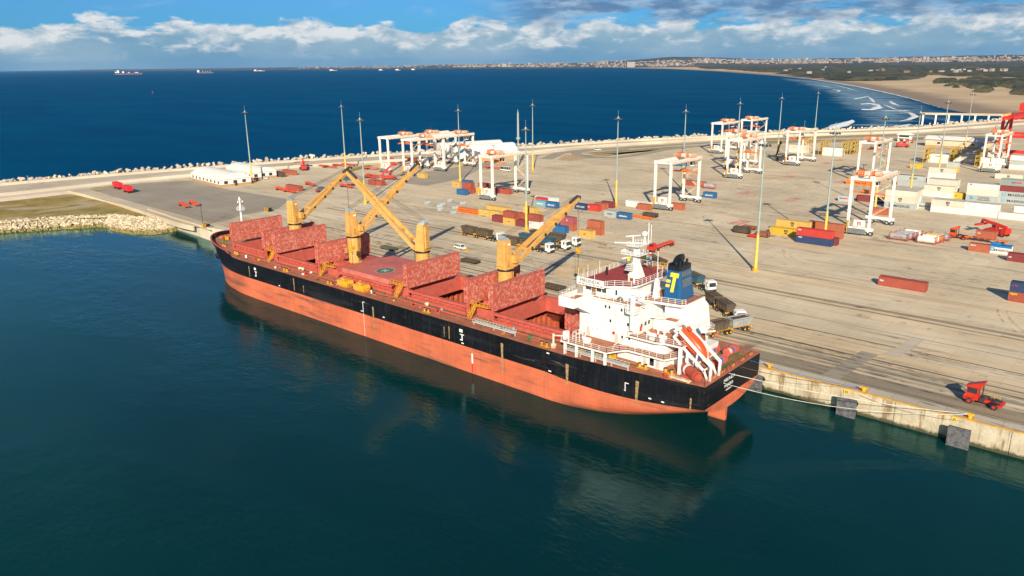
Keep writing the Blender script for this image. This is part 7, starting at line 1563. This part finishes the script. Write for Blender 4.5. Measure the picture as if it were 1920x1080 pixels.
car('parked_car', at(481, 338.5), -.2, mat('wine_paint', (.20, .02, .03), .35), 'dark red car beside the mast at the arched buildings', 4.6, 1.5); car('parked_car', at(497, 335.5), -.2, WHITEP, 'white car right of the dark red one by the arched buildings', 4.6, 1.5)
v_ = car('minibus', at(948, 320.5), .0, WHITEP, 'white minibus with a row of dark windows near the straddling gantry', 7.5, 2.6, True); v_['category'] = 'minibus'
car('parked_car', at(1121, 282), 0, WHITEP, 'small white van on the loop road verge', 5, 1.9, True)
# ---------------- reach stackers and tractors
def reach_stacker(pos, rz, label, m_=MRED, boom=.75):
    r = empty('reach_stacker', pos, rz); b = MB(); b.m(0).box(-4, 3.2, -1.3, 1.3, 1.0, 2.2); b.box(-4.4, -2.6, -1.6, 1.6, 1.2, 2.9); b.box(2.2, 3.6, -2.0, 2.0, .8, 1.9); b.build('chassis', [m_], r, O0)
    b = MB(); b.m(0).box(-.2, 1.5, -.75, .75, 2.2, 4.0); b.m(1).box(1.5, 1.55, -.65, .65, 2.6, 3.8); b.box(0, 1.3, -.78, .78, 2.8, 3.8); b.build('cab', [m_, GLASS], r, O0)
    b = MB(); c, s_ = math.cos(boom), math.sin(boom); q = Vector((-3.6, 0, 3.2)); e = q+Vector((c*9.5, 0, s_*9.5)); b.beam(q, q+(e-q)*.6, .9, 1.0); b.beam(q+(e-q)*.55, e, .7, .8); b.beam((0, 0, 2.2), q+(e-q)*.45, .35); b.build('boom', [m_], r, O0)
    b = MB(); b.m(1).beam(e, e-Vector((0, 0, 1.4)), .6); b.m(0).box(e.x-.5, e.x+.5, -3.4, 3.4, e.z-1.9, e.z-1.3); b.build('spreader', [m_, DARK], r, O0)
    for x, y, rr in ((2.6, -1.6, .9), (2.6, 1.6, .9), (2.6, -2.2, .9), (2.6, 2.2, .9), (-3.2, -1.3, .8), (-3.2, 1.3, .8)): b = MB(); b.wheel((x, y, rr), rr, .55); b.build('wheel', [TYRE, m_], r, O0)
    return tag(r, label, 'reach stacker')
reach_stacker(at(730, 337), .9, 'bright red reach stacker with raised boom by the parked gantries'); reach_stacker(at(1867, 441), 2.7, 'red reach stacker with black mast lifting a rust container at right', boom=.16)
reach_stacker(at(570, 319), 2.6, 'orange red machine near the breakwater behind the first crane', boom=.3); reach_stacker(at(1693, 276), .5, 'small red machine in front of the guard house', boom=.2)
w_ = reach_stacker(at(1466, 302), .3, 'dark lift truck with upright mast left of the standing apart gantry', DARK, boom=1.35)
w2 = reach_stacker(at(1886, 311), .3, 'orange lift machine by the far right block', ORNG, boom=1.2)
def tractor(name, pos, rz, label, load=False, mm=MRED):
    r = empty(name, pos, rz); b = MB()
    b.m(0).box(-3.2, 2.6, -.65, .65, .75, 1.25); b.box(1.0, 2.9, -1.25, 1.25, .8, 1.5); b.hexa([(2.0, -1.25, 1.5), (2.9, -1.25, 1.5), (2.9, -.1, 1.5), (2.0, -.1, 1.5), (2.1, -1.2, 1.8), (2.8, -1.2, 1.8), (2.8, -.1, 1.8), (2.1, -.1, 1.8)])
    b.box(-3.4, -2.6, -1.25, 1.25, .8, 1.15); b.build('chassis', [mm], r, O0)
    b = MB(); b.m(0)
    for x, y in ((.7, -.2), (.7, 1.15), (2.5, -.2), (2.5, 1.15)): b.box(x-.07, x+.07, y-.07, y+.07, 1.4, 3.3)
    b.box(.6, 2.6, -.3, 1.25, 1.4, 2.15); b.box(.5, 2.75, -.4, 1.3, 3.25, 3.45); b.m(1).box(2.52, 2.56, -.1, 1.05, 2.2, 3.2); b.box(.75, 2.45, -.24, -.2, 2.2, 3.2); b.box(.75, 2.45, 1.16, 1.2, 2.2, 3.2); b.box(.68, .72, -.1, 1.05, 2.2, 3.2); b.m(0)
    b.hexa([(.2, -.5, 3.5), (2.6, -.5, 3.5), (2.6, 1.35, 3.5), (.2, 1.35, 3.5), (-.2, -.5, 4.6), (.0, -.5, 4.6), (.0, 1.35, 4.6), (-.2, 1.35, 4.6)])
    b.build('cab', [mm, GLASS], r, O0)
    b = MB(); b.m(0).box(.62, 2.3, -1.3, -1.2, .9, 1.05); b.box(.62, 2.3, -1.3, -1.2, 1.15, 1.3); b.box(2.62, 2.72, -.2, 1.2, 1.45, 1.75); b.m(1).box(2.9, 2.96, -1.1, -.7, 1.0, 1.25); b.box(2.9, 2.96, .7, 1.1, 1.0, 1.25); b.m(0); b.rail([(-2.4, -1.2, 1.2), (.3, -1.2, 1.2)], .8, .9, .05, 2); b.build('step_rail', [YEL, GALV], r, O0)
    b = MB()
    for x, y in ((1.9, -1.05), (1.9, 1.05), (-2.2, -1.0), (-2.2, 1.0)): b.box(x-.75, x+.75, y-.3, y+.3, 1.16, 1.24)
    b.build('mudguard', BLACK, r, O0)
    b = MB(); b.cyl((-.1, -1.0, 1.2), (-.1, 1.0, 1.2), .42, n=12); b.box(-.9, .5, -1.1, -.55, .8, 1.6); b.cyl((-2.1, 0, 1.35), (-2.1, 0, 1.55), .75, n=14); b.beam((-2.9, 0, 1.3), (-1.2, 0, 1.5), .9, .2); b.cyl((.4, -1.05, 1.5), (.4, -1.05, 3.7), .12, n=8); b.build('fifth_wheel', DARK, r, O0)
    for x, y, wd in ((1.9, -1.05, .42), (1.9, 1.05, .42), (-2.2, -1.0, .7), (-2.2, 1.0, .7)): b = MB(); b.wheel((x, y, .56), .56, wd); b.build('wheel', [TYRE, mm], r, O0)
    if load:
        b = MB(); b.box(-15.5, -1.8, -.6, .6, 1.15, 1.5)
        for k in range(7): b.box(-15.3+k*2.1, -15.0+k*2.1, -1.25, 1.25, 1.2, 1.55)
        b.build('trailer_bed', [ORNG], r, O0)
        for x in (-13.6, -12.2):
            for y in (-.95, .95): b = MB(); b.wheel((x, y, .5), .5, .45); b.build('wheel', [TYRE, mm], r, O0)
    return tag(r, label, 'tractor')
tractor('terminal_tractor', at(1838, 763)+Vector((0, 1.3, 0)), 3.05, 'red terminal tractor with tilted roof guard parked alone on the quay at right')
o_ = tractor('terminal_tractor', at(1796, 447.5), 3.02, 'orange terminal tractor with a long trailer carrying a rust container', True, mat('orange_red', (.66, .10, .02), .5))
p = at(1796, 447.5); c_ = cont((p.x+8.6, p.y-1.0, 0), 20, 'brown', 'rust container riding on the orange trailer beside the reach stacker', ('TEX', .5, -2, 1.6, TXW)); c_.location.z = 4.5+1.56; c_.rotation_euler.z = -.1
# ---------------- tank containers
tn = empty('tank_container'); b = MB(); b.m(0)
for x in (-3.03, 2.9):
    for y in (-1.22, 1.1): b.box(x, x+.13, y, y+.12, 0, 2.59)
    b.box(x, x+.13, -1.1, 1.1, 0, .14); b.box(x, x+.13, -1.1, 1.1, 2.45, 2.59)
for y in (-1.22, 1.1): b.box(-2.9, 2.9, y, y+.1, 0, .12); 
b.beam((-2.97, -1.1, .1), (-2.97, 1.1, 2.5), .1); b.beam((2.97, -1.1, .1), (2.97, 1.1, 2.5), .1); b.build('frame', [mat('tank_frame', (.42, .04, .04), .6)], tn, O0)
b = MB(); b.cyl((-2.6, 0, 1.35), (2.6, 0, 1.35), 1.12, n=22, caps=False)
for s_ in (-1, 1): b.cyl((2.6*s_, 0, 1.35), (2.85*s_, 0, 1.35), 1.12, .6, n=22)
b.box(-1.6, 1.6, -.3, .3, 2.42, 2.5); b.build('tank', [mat('tank_grey', (.40, .41, .42), .45, .2, objvar=.12)], tn, O0)
TC = [mat('tank_grey', (.40, .41, .42)), mat('tank_white', (.72, .70, .64), .5), mat('tank_yellow', (.72, .42, .05), .5), mat('tank_grey2', (.36, .37, .39), .5)]
tanks = [(1665, 449, 0, 0, 0, 'grey tank container with red lettering, front left of the tank rows'), (1665, 449, .9, 2.9, 0, 'grey tank container, second in the left tank row'), (1665, 449, 1.5, 5.8, 3, 'grey tank container, third in the left tank row'), (1665, 449, 2.2, 8.7, 1, 'white tank container at the back of the left tank row'),
    (1715, 455, .2, 0, 1, 'white tank container, front right of the tank rows'), (1715, 455, .8, 2.9, 1, 'second white tank container of the right tank row'), (1715, 455, 1.2, 5.8, 2, 'yellow tank container of the right tank row'), (1715, 455, 2.3, 8.7, 3, 'grey tank container at the back of the right tank row'),
    (1317, 353, 0, 0, 3, 'lone grey tank container with red frame in mid yard')]
for i, (x, y, dx, dy, c, lb) in enumerate(tanks):
    o = tn if i == 0 else copy_tree(tn); p = at(x, y); o.location = (p.x+3.1+dx, p.y+1.25+dy, 4.5); tag(o, lb, 'tank container', 'tank containers')
    for ch in o.children:
        if ch.name.startswith('tank'): ch.material_slots[0].link = 'OBJECT'; ch.material_slots[0].material = TC[c]
    if i in (1, 8) and False: text('lettering', 'HOYER', .8, (0, -1.145, 1.25), (math.pi/2, 0, 0), TXR, o, .02, 1.2)
for o in [k for k in bpy.data.objects if k.name.startswith('tank_container') and k.parent is None]:
    if 'front left of the tank rows' in o['label'] or 'lone grey' in o['label']: text('lettering', 'HOYER', .8, (0, -1.145, 1.25), (math.pi/2, 0, 0), TXR, o, .02, 1.2)
# ---------------- buildings
BRICK = mat('ochre_brick', (.45, .26, .12), .85, var=.15)
def arched(name, c, L, wd, he, ha, rz, label, axis='X', ribs=0, wallm=None):
    r = empty(name, (c[0], c[1], 4.5), rz); b = MB(); b.m(0).box(-L/2, L/2, -wd/2, wd/2, 0, he); b.m(1).box(-L/2-.05, L/2+.05, -wd/2-.05, wd/2+.05, 0, he*.32); b.build('wall', [wallm or WHITEP, BRICK], r, O0)
    b = MB(); N = 12; vs = []
    for x in (-L/2-.4, L/2+.4):
        for k in range(N+1): t = k/N; vs.append((x, -wd/2-.4+(wd+.8)*t, he+ha*math.sin(math.pi*t)))
    b.add(vs, [(k, N+1+k, N+2+k, k+1) for k in range(N)], True); b.add(vs, [tuple(range(N, -1, -1)), tuple(range(N+1, 2*N+2))])
    for k in range(ribs): x = -L/2+L*(k+.5)/ribs; b.box(x-.1, x+.1, -wd/2-.45, -wd/2-.35, he-.2, he+.3)
    b.build('roof', mat('roof_white', (.78, .76, .70), .6, var=.06), r, O0)
    n = max(3, int(L/4.5))
    for k in range(n): x = -L/2+L*(k+.5)/n; b = MB(); b.box(x-.8, x+.8, -wd/2-.08, -wd/2-.02, he*.42, he*.78); b.build('window', GLASS, r, O0)
    for k in range(3): y = -wd/2+wd*(k+.6)/3.4; b = MB(); b.box(L/2+.02, L/2+.08, y-1, y+1, he*.38, he*.8); b.build('window', GLASS, r, O0)
    b = MB(); b.box(L/2+.02, L/2+.1, -.7, .7, 0, he*.7); b.build('door', DARK, r, O0)
    return tag(r, label, 'building')
arched('office_building', (-405.5, 212.5), 40, 17, 3.8, 3.2, -.10, 'white arched roof office building with ochre base, nearer one'); arched('office_building', (-414, 236), 34, 15, 3.8, 2.8, -.10, 'second white arched roof building behind the nearer one')
arched('storage_tent', (-362, 376), 44, 18, 5.5, 4.6, 1.12, 'white arched storage tent right of the parked gantries, nearer bay'); arched('storage_tent', (-381, 384), 44, 18, 5.5, 4.6, 1.12, 'white arched storage tent right of the parked gantries, farther bay')
r = empty('long_shed', (*at(1788, 281)[:2], 4.5), -.06); r.location = (-132, 628, 4.5); b = MB(); b.m(0).box(-21, 21, -7, 7, 0, 5); b.m(1).box(-21.05, 21.05, -7.05, 7.05, 0, 1.0); b.build('wall', [mat('cream_wall', (.66, .55, .40), .8), BRICK], r, O0)
b = MB(); b.hexa([(-22, -8, 5), (22, -8, 5), (22, 8, 5), (-22, 8, 5), (-22, -1, 7.2), (22, -1, 7.2), (22, 1, 7.2), (-22, 1, 7.2)]); b.build('roof', mat('roof_white', (.78, .76, .70), .6), r, O0)
for x in (-13, 4, 9): b = MB(); b.box(x, x+1.8, -7.1, -7.0, 2, 3.4); b.build('window', GLASS, r, O0)
b = MB(); b.box(13, 17.5, -7.1, -7.0, 0, 4.2); b.build('door', GREY, r, O0); tag(r, 'long low cream shed with white roof near the pier', 'building')
p = at(1693, 266); r = empty('guard_house', (p.x, p.y+4, 4.5), 0); b = MB(); b.m(0).box(-4.5, 4.5, -2.5, 2.5, 2.6, 5.2)
for x in (-4.2, 4.2): b.box(x-.25, x+.25, -2.3, 2.3, 0, 2.6)
b.box(-.6, .6, -1, 1, 0, 2.6); b.build('wall', WHITEP, r, O0); b = MB(); b.hexa([(-6, -3.6, 5.2), (6, -3.6, 5.2), (6, 3.6, 5.2), (-6, 3.6, 5.2), (-3, -.5, 6.7), (3, -.5, 6.7), (3, .5, 6.7), (-3, .5, 6.7)]); b.build('roof', mat('roof_white', (.78, .76, .70), .6), r, O0); b = MB(); b.box(-3.6, 3.6, -2.56, -2.5, 3.4, 4.7); b.build('window', GLASS, r, O0); tag(r, 'small white raised gatehouse with overhanging roof', 'building')
# ---------------- reefer racks
rk = empty('reefer_rack'); b = MB()
for x in (0, 2.4):
    for y in (0, 5, 10, 15): b.beam((x, y, 0), (x, y, 9.2), .25)
for z in (2.8, 5.4, 8.0): b.box(0, 2.4, 0, 15, z, z+.12)
b.build('rack_frame', mat('rack_yellow', (.55, .36, .03), .6, rust=.5), rk, O0)
b = MB()
for z in (2.9, 5.5, 8.1):
    for x in (0, 2.4): b.rail([(x, 0, z), (x, 15, z)], 1.0, 2.5, .08, 2)
    b.rail([(0, 0, z), (2.4, 0, z)], 1.0, 2.4, .08, 2)
for z0 in (0, 2.8, 5.4): b.beam((.3, 2, z0), (.3, 6, z0+2.7), .6, .15)
b.build('rack_railing', mat('rack_yellow', (.55, .36, .03), .6), rk, O0)
for i, (x, y, lb) in enumerate(((1576, 292, 'right of the small far block near the breakwater'), (1594, 290, 'second one right of the small far block'), (1534, 291, 'left of the small far block'), (1730, 306, 'left of the far block with a striped container'), (1779, 307, 'between the two far white blocks'), (1827, 312, 'right of the far block with faint letters'), (1497, 286, 'behind the standing apart gantry'))):
    o = rk if i == 0 else copy_tree(rk); p = at(x, y); o.location = (p.x, p.y, 4.5); tag(o, 'yellow steel reefer rack with railed platforms '+lb, 'rack', 'yellow reefer racks')
# white service boxes at parked gantries, vehicles in clutter
# ---------------- red ship to shore crane at the right edge
st_ = empty('quay_crane', (*at(1912, 300)[:2], 4.5)); q = st_.location; SR = mat('sts_red', (.62, .03, .02), .5, var=.1); 
for x in (-12, 6):
    for y in (0, 26): b = MB(); b.beam((x, y, 1.5), (x, y, 26), 1.7, 1.3); b.build('leg', SR, st_, O0)
for y in (0, 26): b = MB(); b.box(-14, 8, y-.8, y+.8, 1.2, 3.2); b.box(-12, 6, y-.6, y+.6, 13.2, 14.8); b.build('sill_beam', SR, st_, O0)
b = MB()
for x in (-12, 6): b.beam((x, 0, 13.8), (x, 26, 13.8), 1.2, 1.6); b.beam((x, 0, 14), (x, 26, 26), .9)
b.box(-12, 6, -.8, .8, 24.6, 26.2); b.box(-12, 6, 25.2, 26.8, 24.6, 26.2); b.beam((-5, -30, 27), (-5, 45, 27), 1.6, 2.2); b.beam((-1, -30, 27), (-1, 45, 27), 1.6, 2.2); b.build('boom', SR, st_, O0)
b = MB(); b.m(0).box(-8, 3, 20, 34, 28.2, 33); b.m(1).box(-6, 2, 5, 8, 24.0, 26.6); b.build('machine_house', [SR, ORNG], st_, O0)
b = MB(); b.rail([(-12.6, -.8, 26.2), (6, -.8, 26.2), (6, 27, 26.2), (-12.6, 27, 26.2)], 1.1, 2.5, .1, 2, True); b.rail([(-12.9, -1, 14.8), (-12.9, 27, 14.8)], 1.1, 2.5, .1, 2); b.build('railing', YEL, st_, O0)
tag(st_, 'red ship to shore crane portal cut off by the right edge', 'quay crane')
# quay corner marker blocks
for x, y, lb in ((387, 427, 'black and yellow striped block on the quay corner by the ship bow'), (503, 396, 'black and yellow striped block between bow hatch cover and first crane')):
    p = at(x, y); b = MB()
    for k in range(8): b.m(k % 2).hexa([(p.x-1.6+k*.4, p.y-.9, 4.5), (p.x-1.2+k*.4, p.y-.9, 4.5), (p.x-1.2+k*.4, p.y+.9, 4.5), (p.x-1.6+k*.4, p.y+.9, 4.5), (p.x-1.4+k*.4, p.y-.7, 6.2), (p.x-1.0+k*.4, p.y-.7, 6.2), (p.x-1.0+k*.4, p.y+.7, 6.2), (p.x-1.4+k*.4, p.y+.7, 6.2)])
    tag(b.build('buffer_stop', [YEL, BLACK], None, Vector((p.x, p.y, 4.5))), lb, 'buffer')
# small orange cones
for x, y in ((1329, 598), (1345, 626)):
    p = at(x, y); b = MB(); b.m(0).cyl((p.x, p.y, 4.5), (p.x, p.y, 5.4), .3, .06, n=10); b.box(p.x-.35, p.x+.35, p.y-.35, p.y+.35, 4.5, 4.58); tag(b.build('traffic_cone', ORED), 'orange traffic cone on the quay '+('nearer the truck cab' if x == 1329 else 'nearer the ship stern'), 'cone')

for i, (x, y) in enumerate(((1300, 452), (1318, 447), (1336, 442), (1268, 494), (1252, 497))):
    p = at(x, y)
    for k in range(3): sheet('painted_mark', [(p.x-2.2, p.y-1.6+k*1.3), (p.x+1.8, p.y-1.6+k*1.3), (p.x+1.8, p.y-1.35+k*1.3), (p.x-2.2, p.y-1.35+k*1.3)], 4.53, mat('worn_white_line', (.62, .58, .50), .85, var=.3, scale=1.5, world=True))
# ---------------- render settings
scn.render.engine = 'CYCLES'
try:
    scn.cycles.use_denoising = True; scn.cycles.max_bounces = 6; scn.cycles.volume_bounces = 0
except Exception: pass
bpy.context.view_layer.update()
